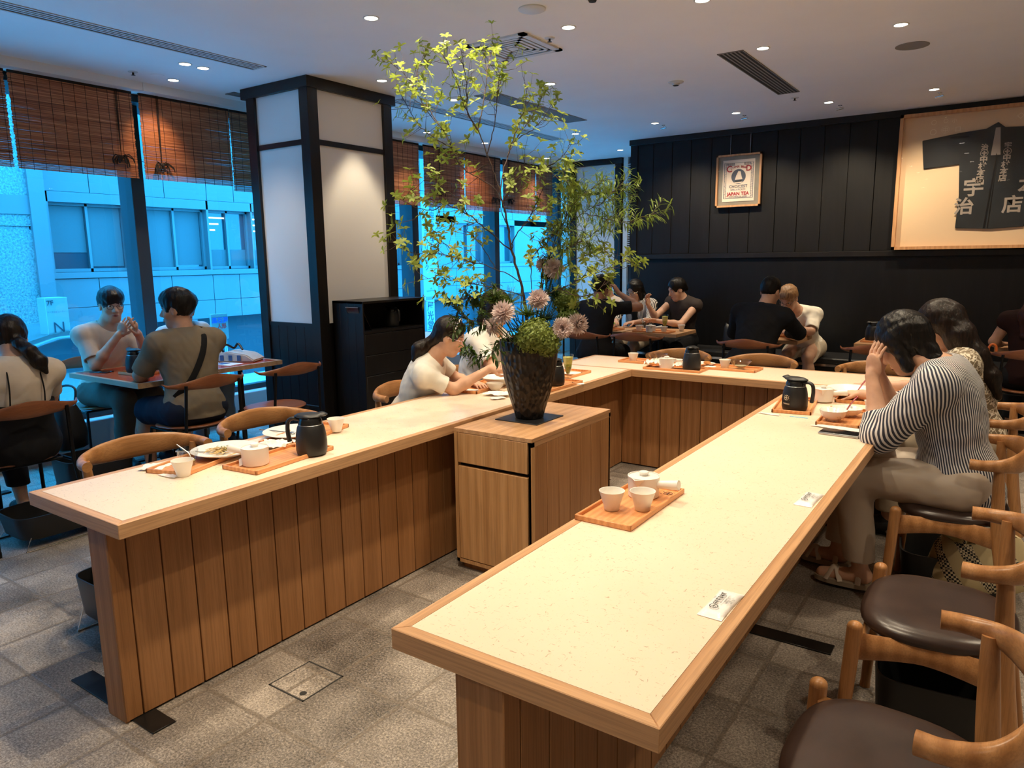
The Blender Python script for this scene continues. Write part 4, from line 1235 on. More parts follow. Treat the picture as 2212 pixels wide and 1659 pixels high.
# ------------------------------------------------------------------ luggage boxes and bags on the floor
def luggage_box(label, loc, rz, w=0.5, d=0.30, h=0.17, z0=0.055):
    r = empty('luggage_box', loc, label, 'luggage box', rz, 'black luggage boxes on wire stands')
    m = MB()
    rings = []
    o = superell(1, 1, 5.0, 36)
    prof = [(0.88, z0), (0.92, z0 + 0.01), (1.0, z0 + h), (0.965, z0 + h), (0.89, z0 + 0.02)]
    for s, z in prof:
        rings.append([m.bm.verts.new((x * w / 2 * s, y * d / 2 * s, z)) for x, y in o])
    n = len(o)
    for A, B in zip(rings[:-1], rings[1:]):
        for k in range(n): m.bm.faces.new((A[k], A[(k + 1) % n], B[(k + 1) % n], B[k]))
    m.bm.faces.new(rings[0][::-1]); m.bm.faces.new(rings[-1])
    m.build('box', MT['pot_black'], r, ang=50)
    for s in (-1, 1):
        m = MB(); y = s * d * 0.52
        m.tube([(-w * 0.40, y * 0.85, z0 + 0.02), (-w * 0.47, y, 0.004), (w * 0.47, y, 0.004), (w * 0.40, y * 0.85, z0 + 0.02)], 0.004, 8); m.build('wire_stand', MT['chrome'], r)
    return r
luggage_box('black luggage box on wire stand under the ponytailed woman', (-4.37, 1.80, 0), PI / 2, 0.58, 0.34, 0.13, 0.045)
luggage_box('black luggage box behind the end of the left counter', (-2.93, 1.44, 0), PI / 2, 0.36, 0.30, 0.17, 0.09)
luggage_box('black luggage box under the window table by the man with glasses', (-5.0, 2.28, 0), PI / 2, 0.44, 0.32, 0.2)
luggage_box('black luggage box below the second chair from the bottom right corner', (-0.10, 2.46, 0), 0.1, 0.34, 0.34, 0.22, 0.02)
luggage_box('black luggage box holding the woven tote on the right', (-0.12, 3.74, 0), 0.1, 0.46, 0.40, 0.16, 0.02)

# ------------------------------------------------------------------ tableware
TZ = 0.725
def tray(label, x, y, rz=0.0, z=TZ, group='bamboo trays'):
    r = empty('serving_tray', (x, y, z), label, 'tray', rz, group)
    w, h = 0.0935, 0.207
    m = MB(); m.box((-w + 0.006, -h + 0.006, 0), (w - 0.006, h - 0.006, 0.005)); m.build('tray_base', MT['bamboo'], r, flat=True)
    for s in (-1, 1):
        m = MB(); m.box((s * w - (0.008 if s > 0 else 0), -h, 0), (s * w + (0 if s > 0 else 0.008), h, 0.017), 0.002); m.build('rim', MT['bamboo'], r)
        m = MB(); m.box((-w, s * h - (0.008 if s > 0 else 0), 0), (w, s * h + (0 if s > 0 else 0.008), 0.017), 0.002); m.build('rim', MT['bamboo'], r)
    # burnt-in mark
    m = MB(); cx, cy = 0.055, 0.160
    m.tube([(cx + 0.014 * math.cos(2 * PI * k / 20), cy + 0.014 * math.sin(2 * PI * k / 20), 0.0054) for k in range(21)], 0.0011, 5, close=False)
    m.box((cx - 0.010, cy - 0.002, 0.005), (cx + 0.010, cy + 0.002, 0.0058)); m.box((cx - 0.002, cy - 0.010, 0.005), (cx + 0.002, cy + 0.010, 0.0058))
    for dx, dy in ((-0.02, 0.012), (0.02, 0.012), (-0.02, -0.012), (0.02, -0.012)): m.box((cx + dx - 0.003, cy + dy - 0.001, 0.005), (cx + dx + 0.003, cy + dy + 0.001, 0.0056))
    m.build('branded_mark', MT['brown_ink'], r)
    return r
t0 = tray('bamboo tray with two cups and teapot in the foreground', -0.945, 2.033, 0.0)
TRAYS = [(-2.62, 1.615, 0.30, 'bamboo tray holding the noodle plate and glass cup, nearest end of the left counter'),
         (-2.372, 1.792, 0.10, 'bamboo tray holding teapot and black flask on the left counter'),
         (-2.60, 2.11, 0.24, 'bamboo tray behind the black flask, with a plate and a cup'),
         (-0.893, 3.905, 0.13, 'bamboo tray under the emblem flask on the right counter'),
         (-0.627, 3.72, 0.04, 'bamboo tray with patterned bowls in front of the striped blouse'),
         (-0.66, 4.33, 0.04, 'bamboo tray with the wide bowl at the far end of the right counter')]
for x, y, rz, lb in TRAYS: dup(t0, (x, y, TZ), rz, lb)
dup(t0, (-2.66, 3.52, TZ), 0.10, 'bamboo tray with bowls in front of the girl')
dup(t0, (-2.30, 3.78, TZ), 0.0, 'bamboo tray under the flask right behind the vase')
dup(t0, (-2.45, 4.17, TZ), 0.0, 'bamboo tray with the tall green drink behind the vase')
dup(t0, (-2.22, 5.02, TZ), PI / 2, 'bamboo tray with cup and glass bowl, left on the back counter')
dup(t0, (-1.915, 4.795, TZ), PI / 2 + 0.02, 'bamboo tray with napkins, teapot and black flask on the back counter')
dup(t0, (-1.60, 5.00, TZ), PI / 2 - 0.02, 'bamboo tray with white cup and glass dessert bowl on the back counter')

def cup(label, x, y, z=TZ + 0.005, s=1.0, group='white tapered tea cups', mat_='white_ceramic', tea=None):
    r = empty('tea_cup', (x, y, z), label, 'cup', 0, group)
    m = MB(); m.lathe([(0.0215 * s, 0.0), (0.0235 * s, 0.002), (0.0265 * s, 0.018 * s), (0.0395 * s, 0.060 * s), (0.0400 * s, 0.0620 * s), (0.0385 * s, 0.0618 * s), (0.0370 * s, 0.058 * s), (0.0255 * s, 0.018 * s), (0.020 * s, 0.007), (0, 0.006)], 36, cap1=False)
    m.build('cup', MT[mat_], r, ang=50)
    if tea:
        m = MB(); m.lathe([(0.0, 0.022), (0.0275 * s, 0.022)], 24, cap0=False, cap1=False); m.build('tea', MT[tea], r)
    return r
plain('green_tea', (0.45, 0.42, 0.10), 0.1); plain('pale_broth', (0.62, 0.60, 0.40), 0.15)
c0 = cup('white tea cup on the foreground tray, left one', -0.978, 1.955)
dup(c0, (-0.896, 2.003, TZ + 0.005), 0, 'white tea cup on the foreground tray, right one')
dup(c0, (-2.487, 1.445, TZ), 0, 'white tea cup on the counter in front of the fluted glass')
dup(c0, (-2.525, 2.225, TZ + 0.005), 0, 'white tea cup at the right end of the tray behind the black flask')
dup(c0, (-0.50, 3.735, TZ + 0.005), 0, 'grey-white tea cup right of the patterned bowls')
dup(c0, (-0.533, 3.93, TZ), 0, 'white tea cup on the counter just behind the grey-white one')
dup(c0, (-2.335, 5.00, TZ + 0.005), 0, 'white tea cup at the left end of the back counter')
dup(c0, (-1.628, 4.985, TZ + 0.005), 0, 'white tea cup beside the glass dessert bowl on the back counter')

def teapot(label, x, y, rz, z=TZ + 0.005, tagp=False):
    r = empty('teapot', (x, y, z), label, 'teapot', rz, 'white side-handled teapots')
    m = MB(); m.lathe([(0.046, 0.0), (0.0495, 0.003), (0.0505, 0.02), (0.0515, 0.064), (0.0525, 0.070), (0.0500, 0.070), (0.0490, 0.062), (0.046, 0.006), (0, 0.005)], 44, cap1=False)
    m.build('body', MT['white_ceramic'], r, ang=45)
    m = MB(); m.lathe([(0.0, 0.083), (0.0145, 0.083), (0.0165, 0.079), (0.0125, 0.073), (0.013, 0.0705), (0.040, 0.0690), (0.0485, 0.0670), (0.0485, 0.0640), (0, 0.063)], 40, cap0=False, cap1=False); m.build('lid', MT['white_ceramic'], r, ang=40)
    # pouring lip
    m = MB()
    m.bm.faces.ensure_lookup_table()
    tip = Vector((0, -0.074, 0.071))
    L_, R_ = Vector((-0.026, -0.044, 0.070)), Vector((0.026, -0.044, 0.070))
    B0 = Vector((0, -0.0495, 0.038))
    v = [m.bm.verts.new(p) for p in (tip, L_, R_, B0)]
    m.bm.faces.new((v[0], v[1], v[3])); m.bm.faces.new((v[0], v[3], v[2]))
    t2 = [m.bm.verts.new(p) for p in (tip + Vector((0, 0.006, 0)), L_ + Vector((0.002, 0.0, 0)), R_ - Vector((0.002, 0.0, 0)), B0 + Vector((0, 0.004, 0.004)))]
    m.bm.faces.new((t2[0], t2[3], t2[1])); m.bm.faces.new((t2[0], t2[2], t2[3]))
    m.bm.faces.new((v[0], v[1], t2[1], t2[0])); m.bm.faces.new((v[0], t2[0], t2[2], v[2]))
    m.build('spout', MT['white_ceramic'], r, ang=30)
    m = MB(); m.tube([(0.046, 0, 0.046), (0.066, 0, 0.049), (0.120, 0, 0.055)], [0.0125, 0.0135, 0.0165], 22, close=False); m.tube([(0.120, 0, 0.055), (0.0665, 0, 0.049)], [0.0145, 0.0115], 22, close=True); m.build('handle', MT['white_ceramic'], r, ang=50)
    return r
tp = teapot('white side-handled teapot on the foreground tray', -1.003, 2.285 - 0.205, 0.12)
tp.location = (-0.950, 2.130, TZ + 0.005); tp.rotation_euler = (0, 0, 0.02)
tl = dup(tp, (-2.378, 1.68, TZ + 0.005), PI + 0.25, 'white side-handled teapot with a paper tag in front of the black flask')
m = MB(); m.box((-0.008, -0.0008, 0), (0.008, 0.0008, 0.030), 0, Euler((0.5, 0.5, 0)).to_matrix(), (0, 0, 0)); o = m.build('tea_bag_tag', MT['paper'], tl, loc=(0.030, 0.048, 0.004))
dup(tp, (-0.80, 4.10, TZ + 0.005), 0.10, 'white teapot whose handle sticks out right of the emblem flask')
dup(tp, (-1.985, 4.80, TZ + 0.005), 1.9, 'white teapot among crumpled napkins on the back counter')

def flask(label, x, y, rz, z=TZ + 0.005, s=1.0):
    """vacuum pot: handle towards +X, spout lip towards -X"""
    r = empty('vacuum_flask', (x, y, z), label, 'flask', rz, 'black vacuum flasks')
    prof = [(0.055, 0.0), (0.0585, 0.004), (0.0625, 0.02), (0.0628, 0.055), (0.060, 0.085), (0.0545, 0.112), (0.0495, 0.1225)]
    m = MB(); m.lathe([(a * s, b_ * s) for a, b_ in prof], 44, sc=(1, 0.97)); m.build('body', MT['pot_black'], r, ang=60)
    m = MB(); m.lathe([(0.0492 * s, 0.1222 * s), (0.0500 * s, 0.1235 * s), (0.0492 * s, 0.1248 * s)], 40, sc=(1, 0.97)); m.build('steel_ring', MT['alu'], r, ang=60)
    m = MB(); m.lathe([(a * s, b_ * s) for a, b_ in [(0.0488, 0.1245), (0.0478, 0.135), (0.0430, 0.150), (0.0405, 0.153)]], 40, sc=(1, 0.97)); m.build('collar', MT['pot_gloss'], r, ang=60)
    # lid with the pointed pouring lip and thumb lever
    m = MB()
    o_ = []
    for k in range(44):
        t = 2 * PI * k / 44
        rr_ = 0.047 + 0.026 * max(0, -math.cos(t)) ** 9 + 0.018 * max(0, math.cos(t)) ** 8
        o_.append((rr_ * math.cos(t) * s, rr_ * math.sin(t) * s * 0.97))
    plate(m, o_, [(0.008 * s, 0.152 * s), (0.0, 0.157 * s), (0.001, 0.160 * s), (0.012 * s, 0.166 * s), (0.022 * s, 0.169 * s)], dish=-0.002)
    for v_ in m.bm.verts:
        if v_.co.x < -0.045 * s: v_.co.z += 0.006 * s
    m.build('lid', MT['pot_black'], r, ang=50)
    m = MB()
    P = smooth_path([(0.044 * s, 0, 0.143 * s), (0.072 * s, 0, 0.147 * s), (0.091 * s, 0, 0.135 * s), (0.096 * s, 0, 0.105 * s), (0.094 * s, 0, 0.075 * s), (0.090 * s, 0, 0.050 * s)], 6)
    n = len(P)
    m.tube(P, 0.01, 12, sq=[(0.0072 * s + 0.002 * s * (k / n), 0.0105 * s + 0.002 * s * (k / n)) for k in range(n)], up=(0, 0, 1))
    m.build('handle', MT['pot_black'], r, ang=60)
    return r
def emblem(r, ang, s=1.0):
    """round crest and lettering on the flask wall facing the local angle"""
    e = MB()
    R = 0.0628 * s
    def P(u, z, d=0.0006):
        rr_ = R - max(0, z - 0.055) ** 1.35 * 0.33 + d
        a = ang + u / R
        return (rr_ * math.cos(a), rr_ * math.sin(a) * 0.97, z)
    zc = 0.068
    e.tube([P(0.0125 * math.cos(2 * PI * k / 24), zc + 0.0125 * math.sin(2 * PI * k / 24)) for k in range(25)], 0.0010, 5, close=False)
    for k in range(-4, 5):
        pass
    e.tube([P(-0.0095, zc), P(-0.003, zc), P(0.003, zc), P(0.0095, zc)], 0.0016, 5); e.tube([P(0, zc - 0.0095), P(0, zc), P(0, zc + 0.0095)], 0.0016, 5)
    for du in (-0.0165, 0.0165):
        for dz in (-0.010, 0.0, 0.010):
            e.tube([P(du * (1 if dz else 1.08), zc + dz - 0.001), P(du * (1.05 if dz else 1.12), zc + dz + 0.0012)], 0.0010, 5)
    e.build('crest', MT['logo_cream'], r)
    me = text_mesh('THERMOS', 0.0088, 'lettering', 0, bold=0.0003, sx=0.95)
    for v in me.vertices:
        p = P(v.co.x, 0.037 + v.co.y, 0.0007)
        v.co = p
    link('lettering', me, MT['logo_cream'], r)
fl = flask('black vacuum flask with pale round crest on the right counter', -0.872, 3.790, -0.75 + 0.45)
fl2 = dup(fl, (-2.315, 1.905, TZ + 0.005), PI + 0.55, 'black vacuum flask, handle to the left, on the left counter')
dup(fl, (-1.79, 4.775, TZ + 0.005), PI / 2 + 0.1, 'black vacuum flask without visible handle on the back counter')
dup(fl, (-2.30, 3.80, TZ + 0.005), PI / 2 + 0.6, 'black vacuum flask half hidden behind the flower vase')
dup(fl, (-5.14, 2.70, 0.741), 0.10, 'black vacuum flask on the red-topped window table')
dup(fl, (-1.03, 7.27, 0.735), 0.9, 'black vacuum flask on the empty table by the dark wall')
dup(fl, (-4.34, 4.50, 0.951), -0.1, 'black vacuum flask in the shelf niche')
emblem(fl, -PI / 2 - 0.30 + 0.10)
t9 = tray('bamboo tray under the flask on the red-topped table', -5.10, 2.70, PI / 2 + 0.02, 0.730, 'bamboo trays'); t9.scale = (0.85, 0.62, 1)
t8 = tray('bamboo tray under the flask on the empty table by the dark wall', -0.99, 7.27, PI / 2, 0.7205, 'bamboo trays'); t8.scale = (1, 0.6, 1)

# plates and bowls
def dish(name, label, prof, x, y, z, cat, mat_='white_ceramic', group=None, seg=44, sc=(1, 1)):
    r = empty(name, (x, y, z), label, cat, 0, group)
    m = MB(); m.lathe(prof, seg, cap1=False, sc=sc); m.build(name, MT[mat_], r, ang=50)
    return r
PL = [(0.060, 0.0), (0.064, 0.004), (0.090, 0.010), (0.132, 0.026), (0.134, 0.028), (0.130, 0.028), (0.088, 0.014), (0.07, 0.010), (0, 0.009)]
nd = dish('dinner_plate', 'wide white plate with leftover noodles near the end of the left counter', PL, -2.600, 1.700, TZ + 0.005, 'plate')
plain('noodle', (0.62, 0.42, 0.16), 0.4); plain('leaf_bit', (0.05, 0.12, 0.015), 0.6); plain('soy', (0.10, 0.04, 0.015), 0.2)
m = MB(); rn_ = random.Random(3)
for k in range(46):
    a = rn_.uniform(0, 2 * PI); r0 = rn_.uniform(0, 0.045)
    p = Vector((-0.005 + r0 * math.cos(a), -0.01 + r0 * math.sin(a) * 0.6, 0.014 + rn_.uniform(0, 0.014)))
    pts = [p]
    d = Vector((rn_.uniform(-1, 1), rn_.uniform(-1, 1), 0)).normalized()
    for q in range(5):
        d = (d + Vector((rn_.uniform(-.8, .8), rn_.uniform(-.8, .8), 0))).normalized()
        pts.append(pts[-1] + d * 0.011 + Vector((0, 0, rn_.uniform(-.003, .003))))
    m.tube(pts, 0.0014, 5)
o = m.build('noodles', MT['noodle'], nd); o['kind'] = 'stuff'
m = MB()
for k in range(40):
    a = rn_.uniform(0, 2 * PI); r0 = rn_.uniform(0, 0.05)
    p = Vector((0.01 + r0 * math.cos(a), -0.005 + r0 * math.sin(a) * 0.6, 0.020 + rn_.uniform(0, 0.014)))
    m.tube([p, p + Vector((rn_.uniform(-.01, .01), rn_.uniform(-.01, .01), rn_.uniform(-.003, .006)))], 0.0009, 4)
o = m.build('chives', MT['leaf_bit'], nd); o['kind'] = 'stuff'
dish('dinner_plate', 'white plate with a little leftover sauce behind the black flask', PL, -2.62, 2.06, TZ + 0.005, 'plate')
def stick(name, label, cat, p0, p1, mat_, r0=0.0022, r1=0.0016, bowl=None):
    c = Vector(p0)
    r = empty(name, p0, label, cat)
    m = MB(); m.tube([Vector((0, 0, 0)), Vector(p1) - c], [r0, r1], 8)
    if bowl: m.ball(Vector(p1) - c, bowl, (1.3, 0.85, 0.3))
    m.build(name, MT[mat_], r)
    return r
stick('fork', 'steel fork handle resting on the noodle plate, pointing left', 'fork', (-2.735, 1.565, 0.756), (-2.60, 1.68, 0.745), 'steel_spoon', 0.003, 0.0025, 0.016)
stick('fork', 'steel fork handle on the plate behind the black flask', 'fork', (-2.77, 1.99, 0.756), (-2.63, 2.06, 0.745), 'steel_spoon', 0.003, 0.0025, 0.014)
stick('spoon', 'white spoon lying on the rim of the noodle plate', 'spoon', (-2.545, 1.85, 0.760), (-2.535, 1.765, 0.757), 'white_ceramic', 0.004, 0.004, 0.020)
# fluted glass
fg = empty('fluted_glass', (-2.590, 1.530, TZ + 0.005), 'small fluted glass cup with a bit of drink, behind the white cup', 'glass')
m = MB()
rings = []
for r_, z_, amp in ((0.020, 0.0, 0), (0.024, 0.004, 0), (0.030, 0.022, 0.0012), (0.037, 0.045, 0.0012), (0.0395, 0.062, 0.0), (0.038, 0.062, 0.0), (0.035, 0.045, 0), (0.027, 0.018, 0), (0.018, 0.008, 0)):
    rings.append([m.bm.verts.new(((r_ + amp * math.cos(18 * 2 * PI * k / 72)) * math.cos(2 * PI * k / 72), (r_ + amp * math.cos(18 * 2 * PI * k / 72)) * math.sin(2 * PI * k / 72), z_)) for k in range(72)])
for A, B in zip(rings[:-1], rings[1:]):
    for k in range(72): m.bm.faces.new((A[k], A[(k + 1) % 72], B[(k + 1) % 72], B[k]))
m.build('glass', MT['table_glass'], fg, ang=80)
m = MB(); m.lathe([(0.019, 0.009), (0.026, 0.019), (0, 0.019)], 24); m.build('drink', MT['green_tea'], fg)
m = MB(); m.tube([(-0.05, -0.012, 0.078), (0.006, 0.0, 0.05), (0.02, 0.005, 0.02)], 0.0024, 8); o = m.build('stirring_spoon', MT['steel_spoon'], None); o.location = (-2.59, 1.53, TZ + 0.005); tag(o, 'thin steel spoon standing in the fluted glass', 'spoon')

def crumple(name, label, x, y, z, size, h, seed, mat_='napkin', cat='napkin', rz=0.0, flatten=1.0):
    rn = random.Random(seed)
    m = MB()
    n = 16
    g = [[None] * n for _ in range(n)]
    ph = [rn.uniform(0, 6) for _ in range(8)]
    for i in range(n):
        for j in range(n):
            u, v = i / (n - 1) - 0.5, j / (n - 1) - 0.5
            f = sum(abs(math.sin(3.1 * (k + 1) ** 0.6 * (u * math.cos(ph[k]) + v * math.sin(ph[k])) * 2.3 + ph[k] * 2)) for k in range(6)) / 6
            ed = 1 - 0.25 * max(abs(u), abs(v)) * 2
            zz = 0.002 + h * f * ed + rn.uniform(0, h * 0.12)
            g[i][j] = m.bm.verts.new((u * size[0] * (1 - 0.12 * math.sin(6 * v + ph[0])), v * size[1] * (1 - 0.12 * math.sin(5 * u + ph[1])), zz))
    for i in range(n - 1):
        for j in range(n - 1):
            m.bm.faces.new((g[i][j], g[i + 1][j], g[i + 1][j + 1], g[i][j + 1]))
    r = bmesh.ops.extrude_face_region(m.bm, geom=list(m.bm.faces))
    for v_ in r['geom']:
        if isinstance(v_, bmesh.types.BMVert): v_.co.z = max(0.0005, v_.co.z - 0.0022)
    o = m.build(name, MT[mat_], None, ang=35)
    o.location = (x, y, z); o.rotation_euler = (0, 0, rz)
    return tag(o, label, cat, 'paper napkins and wipes' if cat == 'napkin' else None)
crumple('paper_napkin', 'folded white paper napkin left of the white cup, near the end of the left counter', -2.68, 1.445, TZ, (0.10, 0.09), 0.010, 11, rz=0.6)
crumple('paper_napkin', 'clear crumpled wrapper flat on the counter around the cup foot', -2.535, 1.43, TZ, (0.09, 0.06), 0.004, 12, 'film', rz=0.2)
crumple('paper_napkin', 'crumpled white napkin on the tray behind the noodle plate', -2.545, 1.90, TZ, (0.13, 0.10), 0.032, 13, rz=0.4)
crumple('paper_napkin', 'crumpled napkin in front of the girl tray', -2.42, 3.36, TZ, (0.15, 0.10), 0.022, 14, rz=0.3)
crumple('paper_napkin', 'small torn wrapper beside the napkin near the girl tray', -2.36, 3.27, TZ, (0.08, 0.06), 0.010, 15, 'film', rz=0.9)
crumple('paper_napkin', 'tall crumpled napkin left of the teapot on the back counter', -2.075, 4.80, TZ + 0.005, (0.13, 0.11), 0.065, 16, rz=0.2)
crumple('paper_napkin', 'crumpled napkin between teapot and flask on the back counter', -1.885, 4.80, TZ + 0.005, (0.09, 0.09), 0.055, 17, rz=0.2)
crumple('paper_napkin', 'white napkin with red print between phone and patterned bowls', -0.60, 3.485, TZ, (0.22, 0.055), 0.006, 18, rz=-0.10)
crumple('paper_napkin', 'white card lying flat beside the vase and the flask tray', -2.22, 3.93, TZ, (0.09, 0.05), 0.002, 19, 'paper')
crumple('wrapper', 'torn clear wrapper with brown print at the tray edge under the emblem flask', -0.955, 3.635, TZ, (0.10, 0.025), 0.003, 21, 'film', 'wrapper', rz=-0.15)
m = MB(); m.box((-0.042, -0.006, 0), (0.042, 0.006, 0.0012)); o = m.build('blue_paper_strip', MT['blue_paper'], None, flat=True); o.location = (-0.815, 3.640, TZ); o.rotation_euler = (0, 0, 0.02); tag(o, 'light blue paper strip sticking out below the emblem flask tray', 'paper strip')

# wet-wipe packets with printing
def packet(label, x, y, rz):
    r = empty('wet_wipe_packet', (x, y, TZ), label, 'wet wipe', rz, 'printed wet wipe packets')
    m = MB(); n = 14
    g = [[None] * 9 for _ in range(n)]
    for i in range(n):
        for j in range(9):
            u, v = i / (n - 1), j / 8
            e = min(u, 1 - u) * 6; e2 = min(v, 1 - v) * 5
            z = 0.0012 + 0.0085 * min(1, e) ** 0.6 * min(1, e2 + 0.25) * (0.9 + 0.12 * math.sin(7 * u + 3 * v))
            g[i][j] = m.bm.verts.new(((v - 0.5) * (0.056 - 0.004 * math.sin(PI * u)), (u - 0.5) * 0.150, z))
    for i in range(n - 1):
        for j in range(8): m.bm.faces.new((g[i][j], g[i][j + 1], g[i + 1][j + 1], g[i + 1][j]))
    rg = bmesh.ops.extrude_face_region(m.bm, geom=list(m.bm.faces))
    for v_ in rg['geom']:
        if isinstance(v_, bmesh.types.BMVert): v_.co.z = 0.0003
    m.build('wrapper', MT['film'], r, ang=60)
    def line(t, sz, xx, yy, sxx=1.0, bold=0.0):
        put_text(text_mesh(t, sz, 'lettering', 0, bold=bold, sx=sxx), MT['ink'], r, frame((xx, yy, 0.0128), (0, 1, 0), (-1, 0, 0)))
    line('中村藤吉本店', 0.0125, -0.006, 0.006, 0.85, 0.0003)
    line('NAKAMURA TOKICHI', 0.0042, 0.0035, 0.004)
    line('宇治本店', 0.0040, -0.0165, 0.005)
    line('おしぼり', 0.004, 0.0085, 0.004)
    put_text(text_mesh('⊕', 0.014, 'lettering', 0, bold=0.0004), MT['ink'], r, frame((-0.003, -0.038, 0.0128), (0, 1, 0), (-1, 0, 0)))
    for k, tt in enumerate(('京都府宇治市宇治', '品名 紙おしぼり', '材質 レーヨン', '製造元 日本')):
        line(tt, 0.0052, 0.010 + k * 0.0048, 0.012 - (k % 2) * 0.008, 0.9)
    return r
p0_ = packet('wet wipe packet with black print, nearer the camera on the right counter', -0.487, 1.530, -0.03)
dup(p0_, (-0.490, 2.390, TZ), -0.04, 'wet wipe packet with black print, farther one on the right counter')

# phone in a clear case
ph = empty('smartphone', (-0.578, 3.372, TZ), 'black smartphone in a clear case on the right counter', 'phone', -0.06)
m = MB(); m.box((-0.083, -0.043, 0.0), (0.083, 0.043, 0.011), 0.004, seg=2); m.build('clear_case', MT['alu'], ph)
m = MB(); m.box((-0.079, -0.039, 0.0108), (0.079, 0.039, 0.0122), 0.0006); m.build('screen', MT['screen_black'], ph)
ph2 = empty('smartphone', (-5.42, 2.60, 0.73), 'dark smartphone on the red-topped window table', 'phone', 0.4)
m = MB(); m.box((-0.075, -0.037, 0.0), (0.075, 0.037, 0.009), 0.003); m.build('body', MT['screen_black'], ph2)

# patterned bowls, wide bowl, spoons
b = NB('painted_porcelain')
b.set(0.2, 0, 0.5)
f1_ = b.noise(b.coord((26, 26, 40)), 1.0, 3, 0.6, 1.2)
f2_ = b.noise(b.coord((10, 10, 12)), 1.0, 2, 0.6, 0.5)
l1 = b.ramp(b.math('ABSOLUTE', b.math('SUBTRACT', f1_, 0.5)), [(0.006, (1, 1, 1)), (0.016, (0, 0, 0))])
b.base(b.mix(b.math('MULTIPLY', l1, b.ramp(f2_, [(0.48, (0, 0, 0)), (0.56, (1, 1, 1))])), (0.80, 0.78, 0.74), (0.06, 0.10, 0.16)))
MT['painted_porcelain'] = b.m
BW = [(0.026, 0.0), (0.027, 0.006), (0.034, 0.009), (0.052, 0.024), (0.0610, 0.050), (0.0615, 0.052), (0.0595, 0.051), (0.050, 0.026), (0.03, 0.012), (0, 0.010)]
dish('rice_bowl', 'white bowl with blue brush pattern, nearest of the bowls on the blouse-side tray', BW, -0.657, 3.625, TZ + 0.005, 'bowl', 'painted_porcelain')
dish('rice_bowl', 'shallow fluted bowl with blue rim pattern, behind the brush-pattern bowl', [(a * 1.12, b_ * 0.8) for a, b_ in BW], -0.620, 3.765, TZ + 0.005, 'bowl', 'painted_porcelain', seg=28)
dish('rice_bowl', 'small patterned dish at the back left of the patterned bowls', [(a * 0.62, b_ * 0.6) for a, b_ in BW], -0.703, 3.765, TZ + 0.005, 'bowl', 'painted_porcelain')
dish('serving_bowl', 'wide white bowl at the far end of the right counter', [(0.05, 0.0), (0.055, 0.006), (0.085, 0.018), (0.120, 0.048), (0.122, 0.051), (0.118, 0.050), (0.08, 0.022), (0.05, 0.012), (0, 0.010)], -0.700, 4.30, TZ + 0.005, 'bowl')
dish('side_plate', 'small stacked white dish behind the wide bowl', [(0.05, 0.0), (0.07, 0.012), (0.072, 0.014), (0.05, 0.008), (0, 0.006)], -0.77, 4.45, TZ + 0.005, 'plate')
def redspoon(label, p0, p1):
    c = Vector(p0)
    r = empty('red_spoon', p0, label, 'spoon')
    m = MB(); P = smooth_path([Vector((0, 0, 0)), (Vector(p1) - c) * 0.5 + Vector((0, 0, 0.006)), Vector(p1) - c], 5)
    m.tube(P, 0.004, 8, sq=[(0.0022, 0.0042 + 0.0022 * k / len(P)) for k in range(len(P))]); m.ball((0, 0, -0.002), 0.014, (1.0, 1.3, 0.35)); m.build('red_spoon', MT['red_lacquer'], r)
redspoon('red lacquer spoon leaning in the wide bowl', (-0.67, 4.295, 0.752), (-0.625, 4.40, 0.835))
redspoon('red lacquer spoon leaning in the fluted pattern bowl', (-0.625, 3.735, 0.752), (-0.585, 3.80, 0.825))
crumple('paper_napkin', 'used napkin with dark print on the far tray beside the wide bowl', -0.585, 4.24, TZ + 0.005, (0.09, 0.05), 0.008, 25, rz=0.2)
m = MB(); m.box((-0.02, -0.006, 0), (0.02, 0.006, 0.003), 0.001); o = m.build('red_print_tab', MT['red_lacquer'], None); o.location = (-0.488, 3.470, TZ); tag(o, 'tiny red wrapper end beside the phone', 'wrapper')

# girl's bowls
dish('serving_bowl', 'wide pale bowl with leftovers in front of the girl', [(0.040, 0.0), (0.046, 0.005), (0.078, 0.028), (0.108, 0.052), (0.110, 0.054), (0.106, 0.053), (0.070, 0.028), (0.04, 0.012), (0, 0.010)], -2.600, 3.62, TZ + 0.005, 'bowl')
lb_ = dish('lipped_bowl', 'small lipped bowl with green tea inside, at the girl tray corner', [(0.020, 0.0), (0.026, 0.003), (0.043, 0.022), (0.048, 0.042), (0.0465, 0.042), (0.041, 0.022), (0.02, 0.007), (0, 0.006)], -2.525, 3.475, TZ + 0.005, 'bowl', sc=(1.15, 0.9))
m = MB(); m.lathe([(0, 0.024), (0.041, 0.024)], 24, cap0=False, cap1=False); m.build('tea', MT['pale_broth'], lb_)
crumple('paper_napkin', 'printed card on the girl tray', -2.63, 3.385, TZ + 0.005, (0.07, 0.05), 0.003, 26, 'paper', rz=0.3)
